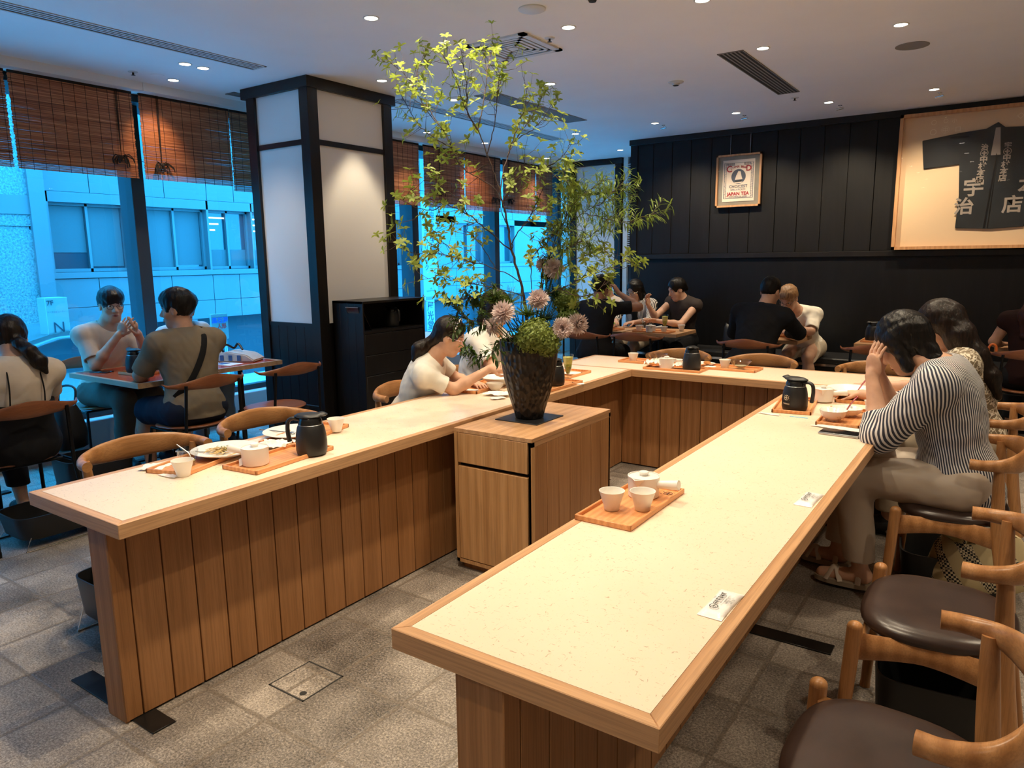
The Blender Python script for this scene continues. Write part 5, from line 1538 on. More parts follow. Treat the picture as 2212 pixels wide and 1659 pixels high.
# tall green drink behind the vase
def parfait(label, x, y, z, h=0.17):
    r = empty('parfait_glass', (x, y, z), label, 'glass', 0, 'footed dessert glasses')
    k = h / 0.17
    m = MB(); m.lathe([(0.030, 0.0), (0.031, 0.003), (0.008, 0.010), (0.006, 0.022), (0.012, 0.035), (0.024, 0.075), (0.036, 0.17 * k), (0.0345, 0.17 * k), (0.022, 0.075), (0.010, 0.037), (0.0, 0.034)], 30, cap1=False); m.build('glass', MT['table_glass'], r, ang=60)
    m = MB(); m.lathe([(0.0, 0.036), (0.0095, 0.039), (0.0212, 0.076), (0.0270, 0.105 * k), (0, 0.105 * k)], 24, cap0=False, cap1=False); m.build('green_layer', MT['matcha'], r)
    m = MB(); m.lathe([(0.0, 0.105 * k), (0.0270, 0.105 * k), (0.0325, 0.152 * k), (0, 0.156 * k)], 24, cap0=False, cap1=False); m.build('yellow_layer', MT['matcha_milk'], r)
    return r
plain('matcha', (0.28, 0.36, 0.05), 0.4, var=0.6, vs=60); plain('matcha_milk', (0.62, 0.60, 0.17), 0.4, var=0.15, vs=50)
parfait('tall footed glass with yellow-green drink right of the vase', -2.335, 4.02, TZ + 0.005, 0.165)
dish('side_plate', 'small plate with a wrapper beside the tall green drink', [(0.045, 0.0), (0.06, 0.008), (0.062, 0.010), (0.045, 0.006), (0, 0.005)], -2.42, 4.22, TZ + 0.005, 'plate')
# back counter glassware
def glass_bowl(label, x, y, z, s=1.0):
    r = empty('glass_bowl', (x, y, z), label, 'bowl', 0, 'clear glass bowls')
    m = MB(); m.lathe([(a * s, b_ * s) for a, b_ in [(0.022, 0), (0.024, 0.004), (0.028, 0.010), (0.050, 0.030), (0.075, 0.062), (0.077, 0.064), (0.074, 0.063), (0.048, 0.032), (0.02, 0.014), (0, 0.013)]], 36, cap1=False); m.build('bowl', MT['table_glass'], r, ang=60)
    m = MB(); m.lathe([(0, 0.015 * s), (0.022 * s, 0.016 * s), (0.040 * s, 0.027 * s), (0, 0.028 * s)], 24, cap0=False, cap1=False); m.build('syrup', MT['pale_broth'], r)
    return r
glass_bowl('clear glass bowl at the left of the back counter', -2.155, 5.04, TZ + 0.005)
glass_bowl('clear glass dessert bowl at the right of the back counter trays', -1.520, 4.99, TZ + 0.005)
dish('side_plate', 'little white saucer left of the cup on the back counter', [(0.03, 0.0), (0.040, 0.006), (0.041, 0.008), (0.03, 0.004), (0, 0.003)], -1.725, 4.965, TZ + 0.005, 'plate')
dish('small_bowl', 'small ribbed grey bowl behind the napkins on the back counter', [(0.02, 0.0), (0.03, 0.012), (0.036, 0.034), (0.034, 0.034), (0.02, 0.006), (0, 0.005)], -2.005, 5.06, TZ, 'bowl', 'painted_porcelain')
fr = dish('dinner_plate', 'white plate with orange slices behind the flask on the back counter', [(0.05, 0.0), (0.095, 0.014), (0.097, 0.016), (0.05, 0.006), (0, 0.005)], -1.83, 5.08, TZ, 'plate')
plain('orange_flesh', (0.62, 0.25, 0.07), 0.4)
for k, (dx, dy) in enumerate(((-0.055, -0.01), (0.035, 0.015))):
    o = empty('orange_slice', (-1.83 + dx, 5.08 + dy, TZ + 0.014), ('left', 'right')[k] + ' orange slice on the plate behind the flask', 'orange slice', 0, 'orange slices')
    m = MB(); m.lathe([(0, 0.0), (0.024, 0.0), (0.026, 0.006), (0.024, 0.012), (0, 0.012)], 20, cap0=False, cap1=False); m.build('orange_slice', MT['orange_flesh'], o)
stick('spoon', 'dark spoon on the left back counter tray', 'spoon', (-2.26, 4.965, 0.735), (-2.18, 5.0, 0.74), 'red_lacquer', 0.002, 0.003, 0.012)

# things on the far tables
c9 = [(-2.90, 7.40, 'white cup at the right end of the far right table half'), (-2.99, 7.14, 'white cup at the near edge of the tray before the two women'), (-3.62, 7.12, 'white cup in front of the salad bowls'), (-3.28, 7.16, 'white cup left of the small teapot on the far table'),
      (-1.77, 7.42, 'white cup in front of the fair-haired diner')]
for x, y, lb in c9: dup(c0, (x, y, 0.725), 0, lb)
dup(tp, (-3.13, 7.12, 0.725), 0.4, 'small white teapot on the tray before the two women')
for x, y, rz, lb in ((-3.12, 7.18, PI / 2, 'bamboo tray before the two women on the far table'), (-3.72, 7.20, PI / 2, 'bamboo tray with salads on the far table'), (-1.83, 7.38, PI / 2, 'bamboo tray between the man in black and the fair-haired diner')):
    dup(t0, (x, y, 0.7205), rz, lb)
plain('salad', (0.10, 0.20, 0.03), 0.6, var=0.6, vs=40); plain('salad_light', (0.32, 0.42, 0.08), 0.6, var=0.4, vs=40)
for k, (x, y, R, mm, lb) in enumerate(((-3.86, 7.20, 0.055, 'salad', 'dark'), (-3.68, 7.26, 0.06, 'salad_light', 'light'))):
    d = dish('salad_bowl', 'white bowl heaped with %s green salad on the far table' % lb, [(a * 1.0, b_) for a, b_ in BW], x, y, 0.726, 'bowl')
    m = MB(); rn_ = random.Random(k)
    for q in range(50):
        a = rn_.uniform(0, 2 * PI); rr_ = R * math.sqrt(rn_.random()) * 0.9
        m.ball((rr_ * math.cos(a), rr_ * math.sin(a), 0.045 + 0.04 * (1 - rr_ / R) + rn_.uniform(0, .012)), 0.012, (1, 1, 0.5), 6, 4)
    o = m.build('salad_leaves', MT[mm], d); o['kind'] = 'stuff'
parfait('green parfait in front of the woman in the dark top', -3.06, 7.33, 0.726, 0.17)
# bag and leaflets on the second window table
plain('bag_cloth', (0.62, 0.56, 0.50), 0.8, var=0.1); plain('leaflet_ink', (0.05, 0.12, 0.28), 0.6)
bg_ = empty('tote_bag', (-5.06, 3.50, 0.73), 'pale slumped bag with blue stripes and dark strap on the second window table', 'bag', 0.5)
m = MB(); rb_ = [(-0.16, 0.0), (-0.15, 0.05), (-0.06, 0.085), (0.10, 0.06), (0.17, 0.015), (0.16, 0.0)]
m.prism(rb_, -0.10, 0.10, 'xz'); bmesh.ops.bevel(m.bm, geom=list(m.bm.edges), offset=0.02, segments=3, affect='EDGES', clamp_overlap=True); m.build('bag_body', MT['bag_cloth'], bg_, ang=60)
for k in range(3):
    m = MB(); m.box((-0.11 + 0.07 * k, -0.104, 0.012), (-0.08 + 0.07 * k, -0.1, 0.055)); m.build('stripe', MT['leaflet_ink'], bg_)
m = MB(); m.tube(smooth_path([(-0.13, 0, 0.07), (-0.15, -0.02, 0.12), (-0.08, -0.03, 0.13), (-0.05, 0.02, 0.10), (-0.02, 0.03, 0.135), (0.03, 0, 0.09)], 5), 0.009, 8); m.build('strap', MT['pot_black'], bg_)
for k, (x, y, rz) in enumerate(((-4.98, 3.33, 0.2), (-5.15, 3.26, -0.1))):
    m = MB(); m.box((-0.10, -0.07, 0), (0.10, 0.07, 0.0015 + 0.0012 * k)); o = m.build('leaflet', MT['paper'], None, flat=True); o.location = (x, y, 0.73 + 0.0018 * k); o.rotation_euler = (0, 0, rz)
    tag(o, ('white leaflet with blue pictures at the right edge of the second window table', 'white leaflet left of the other on the second window table')[k], 'leaflet')
    q = MB(); q.box((-0.08, -0.05, 0.0015), (0.0, 0.03, 0.003 + 0.0012 * k)); q.build('picture', MT['leaflet_ink'], o, flat=True)

# bags on the floor at the right
b = NB('woven_check')
b.set(0.8)
sxx = b.n('SeparateXYZ'); b.l(b.coord((75, 75, 75), (0.3, 0.2, 0.6)), sxx.inputs[0])
ck = b.n('TexChecker'); ck.inputs['Scale'].default_value = 1.0; b.l(b.coord((110, 110, 110), (0.1, 0.2, 0.5)), ck.inputs['Vector'])
ck.inputs[1].default_value = (0.62, 0.52, 0.34, 1); ck.inputs[2].default_value = (0.012, 0.012, 0.014, 1)
wv = b.n('TexWave'); wv.inputs['Scale'].default_value = 2.1; wv.inputs['Distortion'].default_value = 0.4; b.l(b.coord((1.6, 1.6, 1.6), (0.4, 0.5, 0.8)), wv.inputs['Vector'])
b.base(b.mix(b.ramp(wv.outputs['Fac'], [(0.42, (0, 0, 0)), (0.46, (1, 1, 1))]), ck.outputs[0], (0.50, 0.40, 0.22)))
MT['woven_check'] = b.m
def soft_bag(name, label, loc, rz, w, d, h, mat_, strap=None):
    r = empty(name, loc, label, 'bag', rz)
    m = MB(); o_ = superell(1, 1, 3.2, 32)
    rings = []
    for s_, z in ((0.80, 0.0), (0.98, 0.02), (1.0, h * 0.4), (0.92, h * 0.8), (0.78, h), (0.72, h), (0.80, h * 0.7)):
        rings.append([m.bm.verts.new((x * w / 2 * s_ * (1 + 0.04 * math.sin(5 * x + z * 20)), y * d / 2 * s_ * (1 - 0.35 * (z / h) ** 2), z + 0.02 * math.sin(3 * x) * (z / h))) for x, y in o_])
    n = len(o_)
    for A, B in zip(rings[:-1], rings[1:]):
        for k in range(n): m.bm.faces.new((A[k], A[(k + 1) % n], B[(k + 1) % n], B[k]))
    m.bm.faces.new(rings[0][::-1]); m.bm.faces.new(rings[-1])
    m.build('bag_body', MT[mat_], r, ang=60)
    if strap:
        for s_ in (-1, 1):
            m = MB(); m.tube(smooth_path([(-w * 0.25, s_ * d * 0.25, h * 0.9), (-w * 0.2, s_ * d * 0.35, h * 1.35), (w * 0.15, s_ * d * 0.4, h * 1.35), (w * 0.22, s_ * d * 0.25, h * 0.9)], 5), 0.008, 8); m.build('handle', MT[strap], r)
    return r
soft_bag('woven_tote', 'woven beige and black checked tote under the chair of the striped blouse', (-0.03, 3.66, 0.045), 0.5, 0.40, 0.24, 0.23, 'woven_check', 'woven_check')
soft_bag('shopping_bag', 'grey-white paper bag lying behind the chair legs at the right', (-0.36, 4.28, 0.0), 0.3, 0.24, 0.16, 0.15, 'bag_cloth')
soft_bag('backpack', 'black backpack leaning by the chair of the man with glasses', (-5.30, 2.23, 0.262), 0.2, 0.36, 0.24, 0.30, 'pot_black', 'pot_black')
soft_bag('shoulder_bag', 'dark bag on the bench beside the woman in the dark top', (-2.52, 8.08, 0.471), 0.2, 0.30, 0.2, 0.30, 'pot_black', 'pot_black')
# umbrella hooked on the right-most chair
um = empty('umbrella', (-0.125, 6.63, 0.30), 'folded grey umbrella with orange curved handle hung on the right-most chair', 'umbrella')
plain('umbrella_cloth', (0.06, 0.055, 0.06), 0.7); plain('orange_plastic', (0.62, 0.14, 0.03), 0.25)
m = MB(); m.tube(smooth_path([(0.05, 0, 0.46), (0.045, 0, 0.50), (0.02, 0, 0.515), (0.0, 0, 0.49), (0, 0, 0.44), (0, 0, 0.34)], 6), 0.009, 10); m.build('handle', MT['orange_plastic'], um)
m = MB(); m.lathe([(0.006, -0.22), (0.012, -0.2), (0.045, 0.05), (0.05, 0.16), (0.035, 0.30), (0.012, 0.345)], 16); m.build('canopy', MT['umbrella_cloth'], um)

# ------------------------------------------------------------------ vase and flower arrangement
VC = Vector((-1.963, 2.994, 0.712))
b = NB('hammered_dark')
b.set(0.36, 0.15, 0.5)
vv = b.coord((1, 1, 0.55))
vo = b.n('TexVoronoi', feature='SMOOTH_F1'); vo.inputs['Scale'].default_value = 48; vo.inputs['Smoothness'].default_value = 0.25; b.l(vv, vo.inputs['Vector'])
nn = b.noise(b.coord(), 7, 4)
b.base(b.ramp(nn, [(0.3, (0.008, 0.006, 0.005)), (0.6, (0.020, 0.013, 0.010)), (0.8, (0.040, 0.024, 0.017))]))
b.bump(vo.outputs[0], 1.0, 0.012)
MT['hammered_dark'] = b.m
o = empty('vase_mat', VC, 'square black mat under the tall vase', 'mat')
m = MB(); m.box((-0.125, -0.125, 0), (0.125, 0.125, 0.005), 0.001, rot=Euler((0, 0, 0.0)).to_matrix()); m.build('mat', MT['pot_black'], o)
va = empty('vase', VC + V(0, 0, 0.005), 'tall dark hammered vase holding the big flower arrangement', 'vase')
m = MB(); m.lathe([(0.060, 0.0), (0.070, 0.003), (0.083, 0.05), (0.105, 0.12), (0.126, 0.20), (0.139, 0.28), (0.145, 0.345), (0.146, 0.388), (0.144, 0.392), (0.134, 0.392), (0.133, 0.36), (0.12, 0.22), (0, 0.2)], 56, cap1=False)
m.build('vase_body', MT['hammered_dark'], va, ang=60)

def leafmat(name, c, t, rough=0.45):
    b = NB(name)
    b.N.remove(b.p)
    oi = b.coord((1, 1, 1))
    f = b.noise(oi, 23, 2)
    col = b.ramp(f, [(0.3, tuple(x * 0.62 for x in c)), (0.5, c), (0.72, tuple(min(1, x * 1.3) for x in c))])
    d = b.n('BsdfDiffuse'); b.l(col, d.inputs[0])
    tr = b.n('BsdfTranslucent'); tr.inputs[0].default_value = (*t, 1)
    g = b.n('BsdfGlossy'); g.inputs['Roughness'].default_value = rough; g.inputs[0].default_value = (0.6, 0.65, 0.5, 1)
    m1 = b.n('MixShader'); m1.inputs[0].default_value = 0.32; b.l(d.outputs[0], m1.inputs[1]); b.l(tr.outputs[0], m1.inputs[2])
    m2 = b.n('MixShader'); m2.inputs[0].default_value = 0.06; b.l(m1.outputs[0], m2.inputs[1]); b.l(g.outputs[0], m2.inputs[2])
    b.l(m2.outputs[0], b.out.inputs[0])
    MT[name] = b.m
leafmat('leaf_bright', (0.30, 0.37, 0.075), (0.36, 0.46, 0.07))
leafmat('leaf_olive', (0.16, 0.23, 0.05), (0.25, 0.36, 0.06))
leafmat('leaf_dark', (0.045, 0.085, 0.022), (0.08, 0.15, 0.03))
leafmat('leaf_fern', (0.19, 0.30, 0.035), (0.28, 0.42, 0.05))
leafmat('hydrangea_green', (0.22, 0.28, 0.06), (0.25, 0.32, 0.06))
leafmat('petal_pink', (0.82, 0.68, 0.66), (0.75, 0.60, 0.58), 0.6)
plain('twig_bark', (0.075, 0.045, 0.035), 0.8)
plain('stem_green', (0.06, 0.10, 0.025), 0.7)

LR = random.Random(42)
def rvec(r=LR):
    while True:
        v = Vector((r.uniform(-1, 1), r.uniform(-1, 1), r.uniform(-1, 1)))
        if 0.05 < v.length < 1: return v.normalized()
def leaf(bm, base, d, nrm, L, Wd, droop=0.25, fold=0.25):
    """pointed oval leaf, folded on the midrib and arching"""
    d = d.normalized(); s = d.cross(nrm)
    if s.length < 1e-4: s = d.orthogonal()
    s.normalize(); n = s.cross(d)
    mid, lf, rt = [], [], []
    for t, w in ((0.0, 0.10), (0.28, 0.72), (0.62, 0.96), (0.86, 0.52), (1.0, 0.0)):
        p = base + d * (L * t) - n * (droop * L * t * t)
        mid.append(bm.verts.new(p))
        if 0 < w < 1 and t < 1:
            lf.append(bm.verts.new(p + s * (Wd * w / 2) + n * (fold * Wd * w / 2)))
            rt.append(bm.verts.new(p - s * (Wd * w / 2) + n * (fold * Wd * w / 2)))
    for k in range(3):
        bm.faces.new((mid[k], mid[k + 1], lf[k + 1], lf[k])); bm.faces.new((mid[k + 1], mid[k], rt[k], rt[k + 1]))
    bm.faces.new((mid[3], mid[4], lf[3])); bm.faces.new((mid[4], mid[3], rt[3]))

ENK = {
'M': [(-10, 5, 55), (-26, 20, 180), (-57, 27, 316), (-121, 43, 487), (-151, 49, 613), (-171, 36, 735), (-200, 35, 826)],
'A': [(-200, 35, 826), (-237, 11, 950), (-275, -25, 1079), (-317, -69, 1187), (-342, -88, 1296), (-378, -117, 1395), (-401, -159, 1442)],
'A2': [(-275, -25, 1079), (-290, -80, 1161), (-272, -104, 1281), (-262, -143, 1355), (-274, -136, 1430)],
'B': [(-246, 23, 919), (-347, -17, 886), (-440, -18, 1010), (-506, 4, 1098), (-597, -33, 1218), (-672, -78, 1368), (-743, -147, 1449)],
'B2': [(-506, 4, 1098), (-608, 19, 1214), (-681, 53, 1320), (-719, 47, 1416), (-695, 86, 1523)],
'B3': [(-440, -18, 1010), (-475, -108, 1047), (-512, -183, 1107), (-531, -241, 1187), (-564, -252, 1242)],
'C': [(-275, -25, 1079), (-293, 45, 1180), (-321, 118, 1328), (-351, 186, 1456), (-333, 212, 1519)],
'C2': [(-258, 22, 953), (-209, 20, 1080), (-178, 16, 1247), (-164, 18, 1330), (-149, 36, 1370)],
'D': [(-187, 35, 783), (-203, 123, 959), (-201, 206, 1058), (-163, 278, 1155), (-148, 345, 1254), (-145, 363, 1325)],
'D2': [(-203, 123, 959), (-128, 119, 1106), (-85, 119, 1199), (-60, 101, 1268)],
'D3': [(-201, 206, 1058), (-137, 260, 1104), (-86, 312, 1185), (-71, 333, 1231)],
'E': [(-171, 36, 735), (-97, 48, 844), (12, 67, 866), (92, 107, 911), (149, 119, 960), (158, 135, 1004)],
'E2': [(12, 67, 866), (79, 86, 856), (152, 92, 819), (191, 114, 797)],
'F': [(-123, 43, 492), (-187, -67, 589), (-247, -153, 672), (-310, -249, 718), (-379, -351, 748), (-418, -370, 791)],
'F2': [(-247, -153, 672), (-268, -213, 750), (-303, -288, 800), (-324, -296, 832)],
'F3': [(-310, -249, 718), (-396, -252, 690), (-491, -310, 724), (-511, -320, 746)],
'L': [(-126, 42, 499), (-107, 45, 566), (-33, 50, 642), (32, 56, 749), (45, 76, 804)],
'L3': [(-171, 36, 735), (-197, -27, 812), (-277, -107, 873), (-316, -146, 930), (-364, -173, 964)],
'L4': [(-151, 49, 613), (-141, -12, 700), (-75, -6, 806), (-6, -8, 865), (-21, -4, 930)],
}
ENK_L = {
'H0': [(-20, -20, 60), (-40, 0, 200), (-63, 28, 339)],
'H': [(-63, 28, 339), (-155, -58, 409), (-271, -167, 452), (-341, -257, 484), (-419, -336, 485), (-470, -402, 514), (-519, -423, 574)],
'H2': [(-271, -167, 452), (-382, -154, 525), (-468, -137, 596), (-442, -114, 618)],
'H3': [(-173, -34, 409), (-270, -15, 524), (-365, -4, 596), (-360, 10, 642)],
'I': [(-47, 24, 271), (-124, -142, 322), (-224, -266, 352), (-274, -358, 372), (-333, -400, 366)],
'I2': [(-124, -142, 322), (-163, -239, 282), (-193, -325, 264), (-240, -353, 286)],
}
ENK_R = {
'K0': [(20, 10, 60), (5, 30, 180), (-9, 50, 270)],
'L2': [(-9, 50, 270), (2, 35, 452), (87, 50, 539), (116, 88, 627)],
'K': [(-9, 50, 270), (153, 47, 307), (265, 74, 362), (352, 143, 404), (412, 193, 446), (464, 222, 413)],
'K2': [(153, 47, 307), (297, 17, 278), (388, 27, 321), (420, 58, 363)],
'K3': [(-9, 50, 270), (76, 132, 382), (120, 239, 449), (189, 355, 482), (248, 395, 482)],
}
OLV = {
'J': [(19, 70, 60), (30, 80, 270), (41, 123, 451), (60, 226, 588), (139, 300, 678), (235, 313, 719), (290, 356, 741)],
'J1': [(139, 300, 678), (241, 303, 651), (361, 318, 625), (424, 367, 646), (473, 404, 663)],
'J2': [(60, 226, 588), (69, 257, 702), (59, 274, 817), (32, 274, 909), (68, 304, 932)],
'J3': [(69, 257, 702), (105, 359, 775), (160, 406, 820), (196, 438, 855)],
'J4': [(235, 313, 719), (254, 401, 780), (269, 476, 795), (300, 492, 772)],
'J5': [(41, 123, 451), (89, 294, 519), (156, 416, 589), (209, 468, 659), (254, 509, 705)],
'J6': [(41, 123, 451), (120, 82, 583), (173, 146, 714), (222, 194, 779)],
'J7': [(41, 123, 451), (155, 87, 494), (250, 100, 536), (288, 122, 513)],
}
SPR = {
'O': [(0, -120, 50), (-8, -150, 66), (-19, -165, 96), (-30, -204, 64), (-49, -253, 13), (-103, -292, 3), (-154, -321, 36)],
'P': [(-20, -20, 50), (-45, -63, 140), (-99, -181, 170), (-163, -261, 173), (-203, -314, 230), (-224, -322, 263)],
'P2': [(-99, -181, 170), (-169, -272, 141), (-217, -300, 163)],
'Q': [(-28, -47, 162), (-82, -126, 255), (-136, -183, 280), (-199, -229, 270)],
}
PVC = VC + V(0, 0, 0.338)
def leafy(name, label, D, mat_, kind, r0, dens, tw_len=(0.05, 0.15), start=0.35, cat='branch', seed=1):
    rr_ = random.Random(seed)
    root = empty(name, VC + V(0, 0, 0.21), label, cat)
    off = PVC - (VC + V(0, 0, 0.21))
    st, lv = MB(), MB()
    def whorl(p, d, k, L):
        d = d.normalized()
        for q in range(k):
            a = 2 * PI * q / k + rr_.uniform(-0.4, 0.4)
            s = d.orthogonal().normalized()
            s = Matrix.Rotation(a, 3, d) @ s
            ld = (s * 0.95 + d * rr_.uniform(0.15, 0.75) + Vector((0, 0, rr_.uniform(-0.25, 0.15)))).normalized()
            l_ = L * rr_.uniform(0.7, 1.15)
            leaf(lv.bm, p, ld, d, l_, l_ * rr_.uniform(0.44, 0.56), rr_.uniform(0.05, 0.4), 0.25)
    def narrow(pts, L):
        n = len(pts)
        for i in range(1, n):
            for q in range(2 if kind == 'olive' else 2):
                t = (pts[i] - pts[i - 1]).normalized()
                s = Matrix.Rotation(rr_.uniform(0, 2 * PI), 3, t) @ t.orthogonal().normalized()
                ld = (t * rr_.uniform(0.4, 1.1) + s * 0.8 + Vector((0, 0, rr_.uniform(-0.5, 0.1)))).normalized()
                l_ = L * rr_.uniform(0.65, 1.25)
                leaf(lv.bm, pts[i].lerp(pts[i - 1], rr_.random()), ld, Vector((0, 0, 1)), l_, l_ * 0.19 if kind == 'olive' else l_ * 0.34, rr_.uniform(0.1, 0.6), 0.3)
    for nm, raw in D.items():
        P = smooth_path([off + Vector(q) / 1000 for q in raw], 6)
        P = [p + rvec(rr_) * 0.004 for p in P]
        P[0] = off + Vector(raw[0]) / 1000
        n = len(P)
        trunk = nm in ('M',)
        ra = r0 if trunk else r0 * (0.42 if len(nm) == 1 else 0.34)
        if nm in ('H0', 'K0'): ra = r0 * 0.7
        rb_ = r0 * 0.5 if trunk else 0.0011
        st.tube(P, [ra + (rb_ - ra) * k / (n - 1) for k in range(n)], 6)
        if trunk or nm in ('H0', 'K0'): continue
        total = sum((P[i + 1] - P[i]).length for i in range(n - 1))
        i0 = int(n * start)
        acc = 0
        for i in range(i0, n - 1):
            acc += (P[i + 1] - P[i]).length
            while acc > 1.0 / dens:
                acc -= 1.0 / dens
                t = (P[i + 1] - P[i]).normalized()
                d = (t * 0.6 + rvec(rr_) * 0.9 + Vector((0, 0, 0.15))).normalized()
                Lw = rr_.uniform(*tw_len)
                q0 = P[i].lerp(P[i + 1], rr_.random())
                q1 = q0 + d * Lw * 0.55 + rvec(rr_) * 0.006
                q2 = q1 + (d + Vector((0, 0, 0.35)) + rvec(rr_) * 0.35).normalized() * Lw * 0.5
                st.tube([q0, q1, q2], [0.0013, 0.001, 0.0007], 4)
                if kind == 'whorl':
                    whorl(q2, (q2 - q1) + Vector((0, 0, 0.03)), rr_.choice((4, 5, 5, 6)), 0.034)
                    if rr_.random() < 0.5: whorl(q1, d + Vector((0, 0, .5)), rr_.choice((3, 4)), 0.032)
                    if rr_.random() < 0.22:
                        for q in range(3):
                            e = q2 + rvec(rr_) * 0.012
                            lv_end = e + Vector((rr_.uniform(-.01, .01), rr_.uniform(-.01, .01), -rr_.uniform(0.03, 0.055)))
                            leaf(lv.bm, e, lv_end - e, Vector((1, 0, 0)), (lv_end - e).length, 0.0045, 0.1, 0.1)
                else:
                    narrow([q0, q0.lerp(q1, .5), q1, q1.lerp(q2, .5), q2], 0.046 if kind == 'olive' else 0.036)
        if kind == 'whorl': whorl(P[-1], (P[-1] - P[-3]) + Vector((0, 0, 0.02)), 5, 0.036)
        else: narrow(P[-8:], 0.05)
    st.build('stem', MT['twig_bark'], root)
    lv.build('leaves', MT[mat_], root, ang=180)
    return root
leafy('leafy_branch', 'tall airy branch with yellow-green leaf whorls rising above the vase to the ceiling', ENK, 'leaf_bright', 'whorl', 0.0078, 52, (0.05, 0.15), 0.30, seed=2)
leafy('leafy_branch', 'long low branch with yellow-green leaves reaching left over the counter', ENK_L, 'leaf_bright', 'whorl', 0.0065, 58, (0.04, 0.12), 0.22, seed=3)
leafy('leafy_branch', 'low branch with yellow-green leaves reaching right in front of the dark wall', ENK_R, 'leaf_bright', 'whorl', 0.0065, 64, (0.04, 0.12), 0.2, seed=4)
leafy('narrow_leaf_branch', 'willowy branch with slender olive leaves on the right of the arrangement', OLV, 'leaf_olive', 'olive', 0.0065, 74, (0.05, 0.13), 0.12, seed=5)
leafy('dark_sprig', 'dark narrow-leaved sprigs drooping left over the vase rim', SPR, 'leaf_dark', 'sprig', 0.004, 70, (0.03, 0.08), 0.35, cat='sprig', seed=6)

def mum(c, R, face, label, seed):
    rr_ = random.Random(seed)
    c = Vector(c) / 1000 + PVC
    R = R / 1000
    root = empty('chrysanthemum', c, label, 'flower', group='pale pink chrysanthemums')
    face = Vector(face).normalized()
    q = face.to_track_quat('Z', 'Y').to_matrix()
    m = MB()
    for lay, (cnt, el, L) in enumerate(((34, -0.30, 1.0), (36, -0.02, 1.0), (34, 0.25, 0.94), (30, 0.50, 0.84), (26, 0.78, 0.70), (20, 1.05, 0.54), (12, 1.3, 0.38))):
        for k in range(cnt):
            a = 2 * PI * (k + rr_.random() * 0.5) / cnt
            e = el + rr_.uniform(-0.14, 0.14)
            d = Vector((math.cos(a) * math.cos(e), math.sin(a) * math.cos(e), math.sin(e)))
            up = Vector((-math.cos(a) * math.sin(e), -math.sin(a) * math.sin(e), math.cos(e)))
            l_ = R * L * rr_.uniform(0.85, 1.1)
            leaf(m.bm, q @ (d * R * 0.10), q @ d, q @ up, l_, R * 0.19, -0.30 if lay > 1 else 0.05, 0.7)
    m.build('petals', MT['petal_pink'], root, ang=180)
    m = MB(); m.ball(q @ Vector((0, 0, -R * 0.12)), R * 0.22, (1, 1, 0.7)); m.build('calyx', MT['stem_green'], root)
    m = MB(); e = (PVC + Vector((c.x - PVC.x, c.y - PVC.y, 0)) * 0.2 + V(0, 0, -0.05)) - c
    m.tube([q @ Vector((0, 0, -R * 0.2)), e * 0.4 + V(0, 0, 0.0), e], 0.0028, 6); m.build('stem', MT['stem_green'], root)
mum((-6, -207, 207), 58, (-0.05, -1, 0.75), 'large pink chrysanthemum at the left above the vase rim', 1)
mum((92, -54, 260), 53, (0.35, -0.8, 0.9), 'pink chrysanthemum in the middle of the arrangement, tilted up', 2)
mum((214, -35, 130), 50, (0.5, -0.9, 0.1), 'pink chrysanthemum at the right of the green hydrangea', 3)
mum((236, 69, 141), 53, (1.0, -0.25, 0.15), 'pink chrysanthemum seen from the side at the right edge', 4)
mum((94, 88, 406), 52, (0.4, -0.7, 0.6), 'highest pink chrysanthemum against the far white pillar', 5)
mum((19, 102, 424), 41, (-0.9, -0.3, 0.0), 'small shaded pink chrysanthemum left of the highest one', 6)
mum((-77, -197, 136), 48, (-0.7, -0.7, -0.35), 'shaded chrysanthemum drooping at the far left below the largest one', 7)

def hydra(parts, label, seed, mat_='hydrangea_green', nm='hydrangea', sz=0.011):
    rr_ = random.Random(seed)
    c0_ = Vector(parts[0][:3]) / 1000 + PVC
    root = empty(nm, c0_, label, 'flower')
    m = MB()
    for (x, y, z, R) in parts:
        c = Vector((x, y, z)) / 1000 + PVC - c0_
        R = R / 1000
        n = int(950 * (R / 0.1) ** 2)
        for k in range(n):
            zz = 1 - 2 * (k + 0.5) / n; a = k * 2.39996
            d = Vector((math.sqrt(1 - zz * zz) * math.cos(a), math.sqrt(1 - zz * zz) * math.sin(a), zz))
            p = c + d * R * rr_.uniform(0.78, 1.03)
            tgt = (d + rvec(rr_) * 0.55).normalized()
            s0 = tgt.orthogonal().normalized()
            for q in range(2):
                s = Matrix.Rotation(rr_.uniform(0, 6.28), 3, tgt) @ s0
                leaf(m.bm, p, s + tgt * 0.35, tgt, sz * rr_.uniform(0.8, 1.3), sz * 0.85, 0.3, 0.3)
        m.ball(c, R * 0.78, (1, 1, 1), 12, 8)
    m.build('florets', MT[mat_], root, ang=180)
    m = MB(); m.tube([Vector((0, 0, -0.02)), (PVC + V(0, 0, -0.06)) - c0_ + V(0.01, 0.0, 0)], 0.004, 6); m.build('stem', MT['stem_green'], root)
hydra([(103, -93, 95, 86), (143, -60, 55, 66), (62, -105, 70, 66)], 'big green hydrangea head hanging over the front of the vase rim', 1)
hydra([(129, 141, 246, 70), (158, 118, 160, 55)], 'second green hydrangea behind at the right side', 2, 'leaf_olive')

